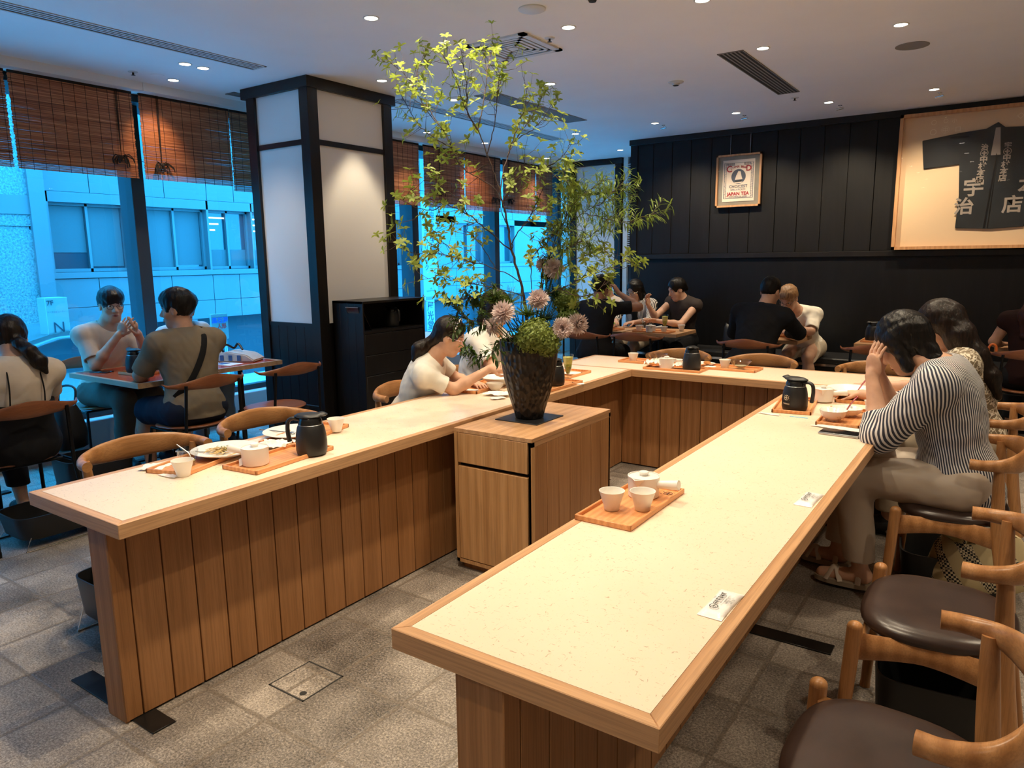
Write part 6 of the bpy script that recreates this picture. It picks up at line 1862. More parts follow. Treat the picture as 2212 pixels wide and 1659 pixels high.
def fern(parts, label, seed, mat_):
    rr_ = random.Random(seed)
    root = empty('filler_foliage', PVC + V(0, 0, 0.0), label, 'foliage')
    m, st = MB(), MB()
    for (x, y, z, R) in parts:
        c = Vector((x, y, z)) / 1000
        R = R / 1000
        for k in range(60):
            d = rvec(rr_); d.z = abs(d.z) * 0.7 + 0.15; d.normalize()
            p0 = c - d * R * 0.2; p1 = c + d * R * rr_.uniform(0.7, 1.1) + V(0, 0, -0.02 * rr_.random())
            st.tube([p0, p1], 0.0008, 4)
            for t in range(9):
                pp = p0.lerp(p1, 0.25 + 0.75 * t / 8)
                for s in (-1, 1):
                    sd = d.cross(Vector((0, 0, 1))).normalized() * s
                    leaf(m.bm, pp, (d * 0.5 + sd + rvec(rr_) * 0.3), Vector((0, 0, 1)), 0.020 * (1 - t / 14), 0.0042, 0.1, 0.2)
        for k in range(4):
            st.tube([Vector((rr_.uniform(-.04, .04), rr_.uniform(-.04, .04), -0.03)), c + rvec(rr_) * R * 0.3], 0.002, 5)
    st.build('stems', MT['stem_green'], root)
    o_ = m.build('leaves', MT[mat_], root, ang=180)
fern([(-73, -61, 241, 90), (-121, -129, 255, 76), (35, -60, 188, 80), (-196, -161, 232, 54)], 'feathery light green filler foliage at the left of the arrangement', 1, 'leaf_fern')
fern([(74, 23, 160, 81), (85, 115, 269, 69), (48, 133, 359, 60), (0, 0, 110, 90), (90, 60, 60, 70), (20, -60, 90, 70)], 'dense dark filler foliage around the stems', 2, 'leaf_dark')

# ------------------------------------------------------------------ people: smooth distance-field bodies meshed as one continuous surface
class SDF:
    def __init__(s, lo, hi, h):
        s.h = h
        s.lo = np.array(lo, np.float32) - 4 * h
        n = np.ceil((np.array(hi) + 4 * h - s.lo) / h).astype(int) + 1
        s.n = n
        s.d = np.full(n, 1.0, np.float32)
        s.ax = [s.lo[k] + h * np.arange(n[k], dtype=np.float32) for k in range(3)]
    def _sub(s, lo, hi, pad):
        a = np.clip(np.floor((np.array(lo) - pad - s.lo) / s.h).astype(int), 0, s.n)
        b = np.clip(np.ceil((np.array(hi) + pad - s.lo) / s.h).astype(int) + 1, 0, s.n)
        sl = tuple(slice(a[k], b[k]) for k in range(3))
        X = s.ax[0][sl[0]][:, None, None]; Y = s.ax[1][sl[1]][None, :, None]; Z = s.ax[2][sl[2]][None, None, :]
        return sl, X, Y, Z
    def _put(s, sl, q, k, op):
        d = s.d[sl]
        if d.size == 0: return
        if op == 'sub':
            q = -q
            if k > 0:
                h = np.maximum(k - np.abs(d - q), 0) / k
                s.d[sl] = np.maximum(d, q) + h * h * k * 0.25
            else: s.d[sl] = np.maximum(d, q)
        else:
            if k > 0:
                h = np.maximum(k - np.abs(d - q), 0) / k
                s.d[sl] = np.minimum(d, q) - h * h * k * 0.25
            else: s.d[sl] = np.minimum(d, q)
    def cap(s, a, b, ra, rb=None, k=0.02, op='add'):
        rb = ra if rb is None else rb
        a = np.array(a, np.float32); b = np.array(b, np.float32)
        R = max(ra, rb)
        sl, X, Y, Z = s._sub(np.minimum(a, b) - R, np.maximum(a, b) + R, k + 3 * s.h)
        ba = b - a; L = float((ba ** 2).sum()) + 1e-9
        px_, py_, pz_ = X - a[0], Y - a[1], Z - a[2]
        t = np.clip((px_ * ba[0] + py_ * ba[1] + pz_ * ba[2]) / L, 0, 1)
        q = np.sqrt((px_ - ba[0] * t) ** 2 + (py_ - ba[1] * t) ** 2 + (pz_ - ba[2] * t) ** 2) - (ra + (rb - ra) * t)
        s._put(sl, q, k, op)
        return s
    def ell(s, c, r, M=None, k=0.02, op='add'):
        c = np.array(c, np.float32); r = np.array(r, np.float32)
        R = float(r.max())
        sl, X, Y, Z = s._sub(c - R, c + R, k + 3 * s.h)
        x, y, z = X - c[0], Y - c[1], Z - c[2]
        if M is not None:
            M = np.array(M, np.float32)          # columns: axes
            x, y, z = (x * M[0, 0] + y * M[1, 0] + z * M[2, 0]), (x * M[0, 1] + y * M[1, 1] + z * M[2, 1]), (x * M[0, 2] + y * M[1, 2] + z * M[2, 2])
        k0 = np.sqrt((x / r[0]) ** 2 + (y / r[1]) ** 2 + (z / r[2]) ** 2)
        k1 = np.sqrt((x / r[0] ** 2) ** 2 + (y / r[1] ** 2) ** 2 + (z / r[2] ** 2) ** 2) + 1e-6
        s._put(sl, k0 * (k0 - 1) / k1, k, op)
        return s
    def chain(s, pts, rad, k=0.02):
        for i in range(len(pts) - 1):
            s.cap(pts[i], pts[i + 1], rad[i], rad[i + 1], k)
        return s
    def cut(s, p, n):
        """remove everything on the side n points to"""
        p = np.array(p); n = np.array(n) / np.linalg.norm(n)
        q = (s.ax[0][:, None, None] - p[0]) * n[0] + (s.ax[1][None, :, None] - p[1]) * n[1] + (s.ax[2][None, None, :] - p[2]) * n[2]
        s.d = np.maximum(s.d, q.astype(np.float32))
        return s
    def ripple(s, amp, sc, seed=0, warp=1.6):
        rn = np.random.RandomState(seed)
        X, Y, Z = s.ax[0][:, None, None], s.ax[1][None, :, None], s.ax[2][None, None, :]
        tot = 0
        for q in range(4):
            v = rn.normal(size=3); v /= np.linalg.norm(v); v *= 2 * np.pi / (sc * rn.uniform(0.7, 1.5))
            w = rn.normal(size=3); w /= np.linalg.norm(w); w *= 2 * np.pi / (sc * 2.4)
            tot = tot + np.sin(X * v[0] + Y * v[1] + Z * v[2] + warp * np.sin(X * w[0] + Y * w[1] + Z * w[2] + rn.uniform(0, 6)) + rn.uniform(0, 6))
        s.d += (amp * 0.5 * tot).astype(np.float32)
        return s
    def strands(s, c, M, amp=0.0022, freq=34, seed=0):
        M = np.array(M, np.float32); c = np.array(c)
        X, Y, Z = s.ax[0][:, None, None] - c[0], s.ax[1][None, :, None] - c[1], s.ax[2][None, None, :] - c[2]
        x = X * M[0, 0] + Y * M[1, 0] + Z * M[2, 0]; y = X * M[0, 1] + Y * M[1, 1] + Z * M[2, 1]; z = X * M[0, 2] + Y * M[1, 2] + Z * M[2, 2]
        a = np.arctan2(x, y + 0.02)
        s.d += (amp * (np.sin(a * freq + 3 * np.sin(z * 14 + seed)) * 0.6 + np.sin(a * freq * 0.43 + 2 * np.sin(z * 23) + 1) * 0.7)).astype(np.float32)
        return s
    def mesh(s, name):
        d = s.d
        S_ = d < 0
        nx, ny, nz = d.shape
        c = S_[:-1, :-1, :-1].astype(np.int8)
        cnt = np.zeros((nx - 1, ny - 1, nz - 1), np.int8)
        for i in (0, 1):
            for j in (0, 1):
                for k in (0, 1):
                    cnt += S_[i:nx - 1 + i, j:ny - 1 + j, k:nz - 1 + k]
        act = (cnt > 0) & (cnt < 8)
        I = np.argwhere(act)
        idx = np.full(act.shape, -1, np.int64)
        idx[act] = np.arange(len(I))
        pos = np.zeros((len(I), 3)); num = np.zeros(len(I))
        corner = {}
        for i in (0, 1):
            for j in (0, 1):
                for k in (0, 1):
                    corner[(i, j, k)] = d[I[:, 0] + i, I[:, 1] + j, I[:, 2] + k]
        for a in corner:
            for ax in range(3):
                if a[ax] == 0:
                    b_ = list(a); b_[ax] = 1; b_ = tuple(b_)
                    da, db = corner[a], corner[b_]
                    m = (da < 0) != (db < 0)
                    t = np.where(m, da / np.where(m, da - db, 1), 0)
                    p = np.zeros((len(I), 3)); p[:] = a; p[:, ax] += t
                    pos[m] += p[m]; num[m] += 1
        pos /= np.maximum(num, 1)[:, None]
        V_ = s.lo + (I + pos) * s.h
        F = []
        for ax in range(3):
            o1, o2 = [(1, 2), (2, 0), (0, 1)][ax]
            sh = [slice(1, -1)] * 3; sh[ax] = slice(0, -1)
            A = S_[tuple(sh)]
            sh2 = list(sh); sh2[ax] = slice(1, None)
            B = S_[tuple(sh2)]
            E_ = np.argwhere(A != B)
            if len(E_) == 0: continue
            base = E_.copy()
            for q in range(3):
                if q != ax: base[:, q] += 1
            flip = A[E_[:, 0], E_[:, 1], E_[:, 2]]
            quad = []
            for (u, v) in ((-1, -1), (0, -1), (0, 0), (-1, 0)):
                cc = base.copy(); cc[:, o1] += u; cc[:, o2] += v
                quad.append(idx[cc[:, 0], cc[:, 1], cc[:, 2]])
            Q = np.stack(quad, 1)
            Q[~flip] = Q[~flip][:, ::-1]
            F.append(Q[(Q >= 0).all(1)])
        F = np.concatenate(F) if F else np.zeros((0, 4), int)
        me = bpy.data.meshes.new(name)
        me.vertices.add(len(V_)); me.vertices.foreach_set('co', V_.astype(np.float32).ravel())
        me.loops.add(len(F) * 4); me.loops.foreach_set('vertex_index', F.astype(np.int32).ravel())
        me.polygons.add(len(F)); me.polygons.foreach_set('loop_start', np.arange(0, len(F) * 4, 4, dtype=np.int32))
        me.update(calc_edges=True)
        me.shade_smooth()
        return me

# skin, hair and cloth materials
def skin(name, c):
    b = NB(name)
    b.set(0.5, 0, 0.35)
    f = b.noise(b.coord(), 14, 4)
    b.base(b.ramp(f, [(0.3, tuple(x * 0.86 for x in c)), (0.7, tuple(min(1, x * 1.1) for x in c))]))
    b.p.inputs['Subsurface Weight'].default_value = 0.12
    b.p.inputs['Subsurface Radius'].default_value = (0.012, 0.005, 0.003)
    b.p.inputs['Subsurface Scale'].default_value = 0.6
    MT[name] = b.m
skin('skin_light', (0.62, 0.36, 0.24)); skin('skin_mid', (0.52, 0.28, 0.175)); skin('skin_tan', (0.42, 0.20, 0.12))
def hairm(name, c, hi):
    b = NB(name)
    b.set(0.36, 0, 0.28)
    f = b.noise(b.coord((120, 120, 9), rnd=3), 1.0, 3, 0.6, 0.4)
    b.base(b.ramp(f, [(0.35, c), (0.7, hi)]))
    b.bump(f, 0.8, 0.003)
    MT[name] = b.m
hairm('hair_black', (0.003, 0.0025, 0.0022), (0.010, 0.007, 0.006)); hairm('hair_brown', (0.005, 0.003, 0.002), (0.020, 0.010, 0.007)); hairm('hair_fair', (0.22, 0.11, 0.05), (0.50, 0.30, 0.15)); hairm('hair_auburn', (0.02, 0.006, 0.004), (0.05, 0.014, 0.01))
def cloth(name, c, var=0.08, bs=420, rough=0.88):
    plain(name, c, rough, 0, 0.2, var=var, vs=9, bump=0.25, bs=bs, bd=0.0006)
cloth('cream_tee', (0.68, 0.58, 0.46)); cloth('beige_tee', (0.62, 0.50, 0.40)); cloth('taupe_tee', (0.205, 0.165, 0.115)); cloth('black_cloth', (0.010, 0.010, 0.012)); cloth('grey_trousers', (0.13, 0.115, 0.095))
cloth('navy_cloth', (0.012, 0.018, 0.035)); cloth('pale_blue', (0.50, 0.58, 0.62)); cloth('polo_white', (0.72, 0.68, 0.60)); cloth('white_shirt', (0.80, 0.78, 0.73)); cloth('dark_brown_top', (0.045, 0.034, 0.030)); cloth('white_tee', (0.80, 0.74, 0.62)); cloth('khaki', (0.46, 0.38, 0.28)); cloth('denim', (0.20, 0.28, 0.36)); cloth('lace_cream', (0.70, 0.60, 0.45)); cloth('maroon', (0.020, 0.006, 0.005)); cloth('pink_cloth', (0.65, 0.35, 0.40)); plain('satin_beige', (0.52, 0.43, 0.34), 0.42, 0, 0.4, bump=0.2, bs=300, bd=0.0005)
def striped(name, rot, scale, c0, c1, w=0.5, warp=0.6):
    b = NB(name)
    b.set(0.85, 0, 0.2)
    wv = b.n('TexWave', wave_type='BANDS', bands_direction='X', wave_profile='SIN')
    wv.inputs['Scale'].default_value = scale; wv.inputs['Distortion'].default_value = warp; wv.inputs['Detail'].default_value = 1.0; wv.inputs['Detail Scale'].default_value = 0.06
    b.l(b.coord((1, 1, 1), rot), wv.inputs['Vector'])
    b.base(b.ramp(wv.outputs['Fac'], [(w - 0.06, c0), (w + 0.06, c1)]))
    b.bump(b.noise(b.coord(), 400, 2), 0.2, 0.0006)
    MT[name] = b.m
b = NB('stripe_blouse')
b.set(0.85, 0, 0.2)
sp = b.n('SeparateXYZ'); b.l(b.coord(), sp.inputs[0])
lean = b.math('MULTIPLY', b.math('SUBTRACT', sp.outputs[2], 0.55), 0.21)
xx = b.math('ADD', b.math('ADD', sp.outputs[0], lean), 0.06)
ang = b.math('ARCTAN2', sp.outputs[1], b.math('SUBTRACT', xx, 0.0))
wq = b.math('MULTIPLY', b.noise(b.coord(), 7, 2), 0.9)
st = b.math('SINE', b.math('ADD', b.math('MULTIPLY', ang, 118.0), b.math('MULTIPLY', wq, 9.0)))
b.base(b.ramp(st, [(0.0, (0.05, 0.055, 0.08)), (0.05, (0.05, 0.055, 0.08)), (0.16, (0.78, 0.76, 0.74))]))
b.bump(b.noise(b.coord(), 400, 2), 0.2, 0.0006)
MT['stripe_blouse'] = b.m
striped('stripe_sleeve', (0.15, -0.75, 0.9), 46, (0.045, 0.05, 0.07), (0.80, 0.78, 0.76), 0.36)
striped('stripe_shirt', (0, 0, 0), 22, (0.02, 0.02, 0.025), (0.75, 0.70, 0.62), 0.42)
b = NB('lace')
b.set(0.8, 0, 0.2)
vo = b.n('TexVoronoi', feature='DISTANCE_TO_EDGE'); vo.inputs['Scale'].default_value = 34
wp = b.n('TexNoise'); wp.inputs['Scale'].default_value = 14; cxx = b.coord(); b.l(cxx, wp.inputs['Vector'])
b.l(b.mix(0.12, cxx, wp.outputs['Color']), vo.inputs['Vector'])
lw = b.ramp(vo.outputs['Distance'], [(0.05, (1, 1, 1)), (0.12, (0, 0, 0))])
b.base(b.mix(lw, (0.22, 0.17, 0.11), (0.78, 0.70, 0.56))); b.bump(lw, 0.7, 0.004)
MT['lace'] = b.m
plain('eye_white', (0.75, 0.72, 0.68), 0.25); plain('iris', (0.012, 0.008, 0.006), 0.15); plain('lip', (0.36, 0.10, 0.08), 0.45); plain('glasses_frame', (0.05, 0.02, 0.015), 0.3); plain('wire_frame', (0.45, 0.36, 0.26), 0.25, 0.8); plain('pink_frame', (0.75, 0.45, 0.55), 0.3); plain('bead', (0.85, 0.8, 0.75), 0.2); plain('sandal', (0.62, 0.52, 0.42), 0.6); plain('sole', (0.35, 0.28, 0.2), 0.8); plain('sneaker', (0.02, 0.02, 0.022), 0.6)

def nrm(v): v = np.array(v, float); return v / (np.linalg.norm(v) + 1e-9)
def person(label, pel, nb, hc, fwd, face, arms, legs, s=1.0, vox=0.006, up=(0, 0, 1), skin_='skin_mid', hair=('hair_black', 'short'),
           top='cream_tee', sleeve=0.75, trousers='grey_trousers', leg_cut=1.0, neckline=0.075, glasses=None, build=1.0, fold=0.005, seed=0,
           shoes='sneaker', long_top=0.10, extra=None, sleeve_mat=None, puff=0.0, bottom_z=None, brow='hair_black', shoulder=0.172):
    """arms: {'R': (elbow, wrist, finger_dir, palm_normal, curl), 'L': ...}; legs: {'R': (knee, ankle), ...}"""
    O = np.array([pel[0], pel[1], 0.0])
    L_ = lambda p: np.array(p, float) - O
    pel, nb, hc = L_(pel), L_(nb), L_(hc)
    fwd = nrm(fwd); zt = nrm(nb - pel); rt = nrm(np.cross(fwd, zt)); ft = nrm(np.cross(zt, rt))
    TM = np.stack([rt, ft, zt], 1)
    fy = nrm(face); hr = nrm(np.cross(fy, up)); hz = np.cross(hr, fy); HM = np.stack([hr, fy, hz], 1)
    H = lambda x, y, z: hc + HM @ (np.array([x, y, z]) * s)
    root = empty('person', tuple(O), label, 'person')
    sh = {q: nb + rt * (shoulder * s * sg) - zt * 0.045 * s for q, sg in (('R', 1), ('L', -1))}
    hp = {q: pel + rt * (0.092 * s * sg) for q, sg in (('R', 1), ('L', -1))}
    arms = {q: (L_(a[0]), L_(a[1]), nrm(a[2]), nrm(a[3]), a[4]) for q, a in arms.items()}
    legs = {q: (L_(a[0]), L_(a[1])) for q, a in legs.items()}
    allp = [pel, nb, hc] + [p for a in arms.values() for p in a[:2]] + [p for a in legs.values() for p in a]
    lo = np.min(allp, 0) - 0.24; hi = np.max(allp, 0) + 0.24
    lo[2] = max(lo[2], -0.03)
    bw = build
    def torso(G, g, k=0.06):
        G.ell(nb + (pel - nb) * 0.27, np.array([0.150 * bw, 0.108 * bw, 0.175]) * s + g, TM, k)
        G.ell(nb + (pel - nb) * 0.60, np.array([0.128 * bw, 0.098 * bw, 0.15]) * s + g, TM, k)
        G.ell(pel + zt * 0.02, np.array([0.158 * bw, 0.120 * bw, 0.125]) * s + g, TM, k)
        G.cap(sh['R'], sh['L'], 0.054 * s + g, None, k)
        G.cap(nb - zt * 0.02, nb + (hc - nb) * 0.35, 0.056 * s + g * 0.6, 0.05 * s, 0.03)
    # ---- body
    B = SDF(lo, hi, vox)
    torso(B, 0.0)
    B.cap(nb, H(0, -0.018, -0.055), 0.054 * s, 0.050 * s, 0.025)
    for q in arms:
        e, w, fd, pn, curl = arms[q]
        B.cap(sh[q], e, 0.046 * s * bw, 0.036 * s * bw, 0.03)
        m_ = e + (w - e) * 0.3
        B.cap(e, m_, 0.0365 * s * bw, 0.037 * s * bw, 0.02); B.cap(m_, w, 0.036 * s * bw, 0.0245 * s, 0.02)
        side = nrm(np.cross(pn, fd)) * (1 if q == 'R' else -1)       # towards the thumb for the right hand
        pc = w + fd * 0.048 * s
        PM = np.stack([side, fd, pn], 1)
        B.cap(w, w + fd * 0.02 * s, 0.023 * s, 0.022 * s, 0.012)
        B.ell(pc, np.array([0.040, 0.048, 0.0165]) * s, PM, 0.010)
        for k_, (ox, ln, rr_) in enumerate(((0.029, 0.066, 0.0082), (0.0100, 0.075, 0.0086), (-0.0095, 0.069, 0.0082), (-0.028, 0.054, 0.0072))):
            spread = 0.16 * (ox / 0.03)
            base = w + fd * (0.084 - abs(ox) * 0.12) * s + side * ox * s
            d0 = nrm(fd + side * spread * (1 - curl * 0.7))
            c1 = curl * (0.75 + 0.12 * k_)
            p = base
            dcur = d0
            for j, fr in enumerate((0.45, 0.32, 0.25)):
                ang = c1 * (0.55, 0.95, 0.75)[j]
                dcur = nrm(dcur * math.cos(ang) + pn * math.sin(ang) * 1.0)
                p2 = p + dcur * ln * fr * s
                B.cap(p, p2, max(rr_ * s * (1 - 0.07 * j), vox * 1.15), max(rr_ * s * (0.95 - 0.09 * j), vox * 1.1), 0.003 if j else 0.006)
                p = p2
        tb = w + fd * 0.022 * s + side * 0.024 * s
        t1 = tb + nrm(side * 0.75 + fd * 0.7 + pn * 0.45) * 0.036 * s
        t2 = t1 + nrm(side * (0.35 - curl * 0.5) + fd * 0.9 + pn * (0.3 + 0.5 * curl)) * 0.030 * s
        t3 = t2 + nrm(side * (0.1 - curl * 0.6) + fd * 0.95 + pn * (0.3 + 0.4 * curl)) * 0.024 * s
        B.cap(tb, t1, 0.0125 * s, 0.0098 * s, 0.008); B.cap(t1, t2, 0.0096 * s, 0.0088 * s, 0.003); B.cap(t2, t3, 0.0088 * s, 0.0075 * s, 0.003)
    for q in legs:
        kn, an = legs[q]
        B.cap(hp[q], kn, 0.078 * s * bw, 0.050 * s, 0.04)
        cf = kn + (an - kn) * 0.3
        B.cap(kn, cf, 0.050 * s, 0.052 * s, 0.03); B.cap(cf, an, 0.051 * s, 0.033 * s, 0.03)
        td = nrm([(kn - hp[q])[0], (kn - hp[q])[1], 0])
        B.cap(an - np.array([0, 0, 0.035 * s]) - td * 0.02 * s, an + td * 0.15 * s - np.array([0, 0, 0.055 * s]), 0.034 * s, 0.026 * s, 0.02)
    # head with features
    B.ell(H(0, -0.012, 0.035), np.array([0.074, 0.093, 0.088]) * s, HM, 0.03)
    B.ell(H(0, 0.020, -0.032), np.array([0.060, 0.068, 0.080]) * s, HM, 0.03)
    B.cap(H(-0.018, 0.052, -0.092), H(0.018, 0.052, -0.092), 0.024 * s, None, 0.03)
    B.cap(H(-0.030, 0.072, 0.030), H(0.030, 0.072, 0.030), 0.010 * s, None, 0.02)
    for sg in (-1, 1):
        B.ell(H(sg * 0.042, 0.052, -0.028), np.array([0.020, 0.020, 0.020]) * s, HM, 0.02)
        B.ell(H(sg * 0.031, 0.094, 0.008), np.array([0.015, 0.014, 0.0115]) * s, HM, 0.008, 'sub')
        B.ell(H(sg * 0.074, -0.008, -0.006), np.array([0.010, 0.021, 0.031]) * s, HM, 0.006)
        B.ell(H(sg * 0.084, 0.002, 0.0), np.array([0.006, 0.010, 0.015]) * s, HM, 0.004, 'sub')
    B.cap(H(0, 0.080, 0.012), H(0, 0.102, -0.026), 0.0085 * s, 0.0125 * s, 0.012)
    for sg in (-1, 1): B.cap(H(sg * 0.011, 0.090, -0.031), H(sg * 0.012, 0.092, -0.029), 0.0085 * s, None, 0.008)
    B.cap(H(-0.014, 0.083, -0.060), H(0.014, 0.083, -0.060), 0.0085 * s, None, 0.01)
    B.cap(H(-0.022, 0.097, -0.0585), H(0.022, 0.097, -0.0585), 0.0030 * s, None, 0.003, 'sub')
    link('body', B.mesh('body'), MT[skin_], root)
    # small face parts
    if hair[1] != 'noface':
        for sg in (-1, 1):
            m = MB(); m.ball(H(sg * 0.031, 0.0675, 0.0085), 0.0128 * s, (1, 1, 1), 12, 8); m.ball(H(sg * 0.0305, 0.0740, 0.0070), 0.0075 * s, (1, 1, 1), 10, 6)
            eo = m.build('eye', MT['iris'] if vox > 0.0065 else MT['eye_white'], root)
            if vox <= 0.0065:
                m = MB(); m.ball(H(sg * 0.0305, 0.0770, 0.0068), 0.0058 * s, (1, 1, 1), 10, 6); m.build('iris', MT['iris'], eo)
            m = MB(); m.tube([H(sg * 0.045, 0.070, 0.016), H(sg * 0.032, 0.0815, 0.0195), H(sg * 0.018, 0.080, 0.014)], 0.0022 * s, 6); m.build('eyelid', MT['iris'], root)
            m = MB(); m.tube([H(sg * 0.049, 0.0715, 0.0335), H(sg * 0.035, 0.0825, 0.038), H(sg * 0.016, 0.084, 0.033)], [0.0016 * s, 0.003 * s, 0.0026 * s], 6); m.build('eyebrow', MT[brow], root)
        m = MB(); m.tube([H(-0.022, 0.086, -0.059), H(0, 0.0945, -0.0555), H(0.022, 0.086, -0.059)], [0.0015 * s, 0.0045 * s, 0.0015 * s], 8); m.tube([H(-0.018, 0.087, -0.0625), H(0, 0.0935, -0.0655), H(0.018, 0.087, -0.0625)], [0.0015 * s, 0.0055 * s, 0.0015 * s], 8); m.build('lips', MT['lip'], root)
    if glasses:
        m = MB()
        for sg in (-1, 1):
            m.tube([H(sg * 0.033 + 0.022 * math.cos(2 * PI * k / 18), 0.099 - 0.006 * abs(math.cos(2 * PI * k / 18)), 0.004 + 0.0185 * math.sin(2 * PI * k / 18)) for k in range(19)], 0.0016 * s, 6, close=False)
            m.tube([H(sg * 0.055, 0.092, 0.010), H(sg * 0.074, 0.04, 0.008), H(sg * 0.080, -0.01, 0.004)], 0.0015 * s, 6)
        m.tube([H(-0.011, 0.099, 0.008), H(0, 0.103, 0.010), H(0.011, 0.099, 0.008)], 0.0015 * s, 6)
        m.build('glasses', MT[glasses], root)
    # ---- hair
    hm, hs = hair[0], hair[1]
    ext = hair[2] if len(hair) > 2 else []
    pts = [hc] + [L_(p) for p in ext]
    G = SDF(np.min(pts, 0) - 0.17, np.max(pts, 0) + 0.17, min(vox, 0.006))
    vol = 0.006 if hs == 'crop' else 0.013
    G.ell(H(0, -0.016, 0.040), (np.array([0.076, 0.094, 0.090]) + vol) * s, HM, 0)
    if hs in ('bowl', 'short'):
        G.ell(H(0, 0.010, 0.075), np.array([0.078, 0.085, 0.055]) * s, HM, 0.03)
    if hs == 'bowl':
        G.ell(H(0, 0.045, 0.062), np.array([0.070, 0.052, 0.040]) * s, HM, 0.02)
    if hs in ('bob', 'long'):
        for sg in (-1, 1): G.cap(H(sg * 0.066, -0.010, 0.02), H(sg * 0.070, 0.000, -0.10), 0.030 * s, 0.026 * s, 0.03)
        G.cap(H(0, -0.070, 0.02), H(0, -0.070, -0.11), 0.045 * s, 0.040 * s, 0.05)
    fz = {'bowl': -0.062, 'short': -0.040, 'crop': -0.040}.get(hs, -0.040)
    fr_ = {'bowl': (0.070, 0.088, 0.088), 'short': (0.068, 0.088, 0.102), 'crop': (0.068, 0.088, 0.105)}.get(hs, (0.064, 0.090, 0.108))
    G.ell(H(0, 0.088, fz), np.array(fr_) * s, HM, 0.008, 'sub')
    if hs in ('crop', 'short', 'bowl', 'pony', 'bun', 'noface'):
        for sg in (-1, 1):
            G.ell(H(sg * 0.088, 0.012, -0.014), np.array([0.026, 0.034, 0.036]) * s, HM, 0.008, 'sub')
        G.ell(H(0, 0.0, -0.105), np.array([0.12, 0.115, 0.062]) * s, HM, 0.012, 'sub')
    if ext:
        rads = hair[3]
        G.chain([L_(p) for p in ext], rads, 0.03)
    G.ripple(0.0016, 0.05, seed, 2.0); G.strands(hc, HM, 0.0009 * s, 46, seed)
    link('hair', G.mesh('hair'), MT[hm], root)
    # ---- top
    T = SDF(lo, hi, vox)
    g = 0.013 * s
    torso(T, g, 0.07)
    T.cap(pel + zt * 0.05, pel - zt * long_top * 0.3 , 0.125 * s * bw, 0.14 * s * bw, 0.05)
    lower = pel - zt * (long_top - 0.06)
    for q in arms:
        if sleeve <= 0: continue
        e, w = arms[q][0], arms[q][1]
        T.cap(nb + (sh[q] - nb) * 0.6, sh[q], 0.058 * s * bw, 0.060 * s * bw, 0.04)
        end = sh[q] + (e - sh[q]) * min(sleeve, 1.0)
        T.cap(sh[q], end, (0.056 + puff) * s * bw, (0.058 + puff * 1.4) * s * bw * (1 if sleeve < 1 else 0.85), 0.03)
        if sleeve > 1:
            e2 = e + (w - e) * min(sleeve - 1, 1)
            T.cap(e, e2, (0.047 + puff * 1.3) * s * bw, (0.037 + puff * 0.9) * s * bw, 0.02)
    T.ripple(fold * 0.42, 0.13, seed, 1.6)
    T.ripple(fold * 0.17, 0.06, seed + 5, 2.0)
    for q in arms:
        if sleeve <= 0.2: continue
        e, w = arms[q][0], arms[q][1]
        if sleeve < 1:
            p_ = sh[q] + (e - sh[q]) * sleeve; d_ = nrm(e - sh[q])
        else:
            p_ = e + (w - e) * min(sleeve - 1, 1); d_ = nrm(w - e)
        # open the cuff: remove what lies past the cuff plane near the arm, then hollow it
        sl, X, Y, Z = T._sub(p_ - 0.11 * s, p_ + 0.11 * s, 0.0)
        pl = (X - p_[0]) * d_[0] + (Y - p_[1]) * d_[1] + (Z - p_[2]) * d_[2]
        rad = np.sqrt(np.maximum((X - p_[0]) ** 2 + (Y - p_[1]) ** 2 + (Z - p_[2]) ** 2 - pl ** 2, 0))
        m_ = np.maximum(pl, -(0.105 * s - rad) * 0 - 1)
        T.d[sl] = np.where(rad < 0.088 * s, np.maximum(T.d[sl], pl), T.d[sl])
        T.cap(p_ - d_ * 0.012, p_ + d_ * 0.05, (0.047 + puff) * s * bw if sleeve < 1 else (0.031 + puff * 0.7) * s, None, 0, 'sub')
    # neck opening and hem
    T.cap(nb + zt * 0.03 * s + ft * 0.030 * s, hc, neckline * s, 0.10 * s, 0.006, 'sub')
    T.cut(lower, -zt * 0.35 + np.array([0, 0, -1.0]))
    to = link('top', T.mesh('top'), MT[top], root)
    # ---- trousers or shorts
    if legs and trousers:
        P = SDF(lo, hi, max(vox, 0.006))
        P.ell(pel, np.array([0.170 * bw, 0.130 * bw, 0.118]) * s, TM, 0.05)
        for q in legs:
            kn, an = legs[q]
            if leg_cut <= 1:
                ke = hp[q] + (kn - hp[q]) * leg_cut
                P.cap(hp[q], ke, 0.094 * s * bw, (0.094 - 0.026 * leg_cut) * s * bw + 0.006, 0.05)
            else:
                P.cap(hp[q], kn, 0.094 * s * bw, 0.070 * s * bw, 0.05)
                ke = kn + (an - kn) * (leg_cut - 1)
                P.cap(kn, ke, 0.069 * s * bw, (0.060 if leg_cut < 2 else 0.066) * s * bw, 0.04)
        P.ripple(0.0028, 0.13, seed + 9, 1.8); P.ripple(0.0006, 0.05, seed + 3, 1.6)
        P.cut(pel + zt * 0.13 * s, zt)
        if leg_cut > 1: P.cut((0, 0, max(0.012, min((legs[q][0] + (legs[q][1] - legs[q][0]) * (leg_cut - 1))[2] for q in legs))), (0, 0, -1))
        link('trousers', P.mesh('trousers'), MT[trousers], root)
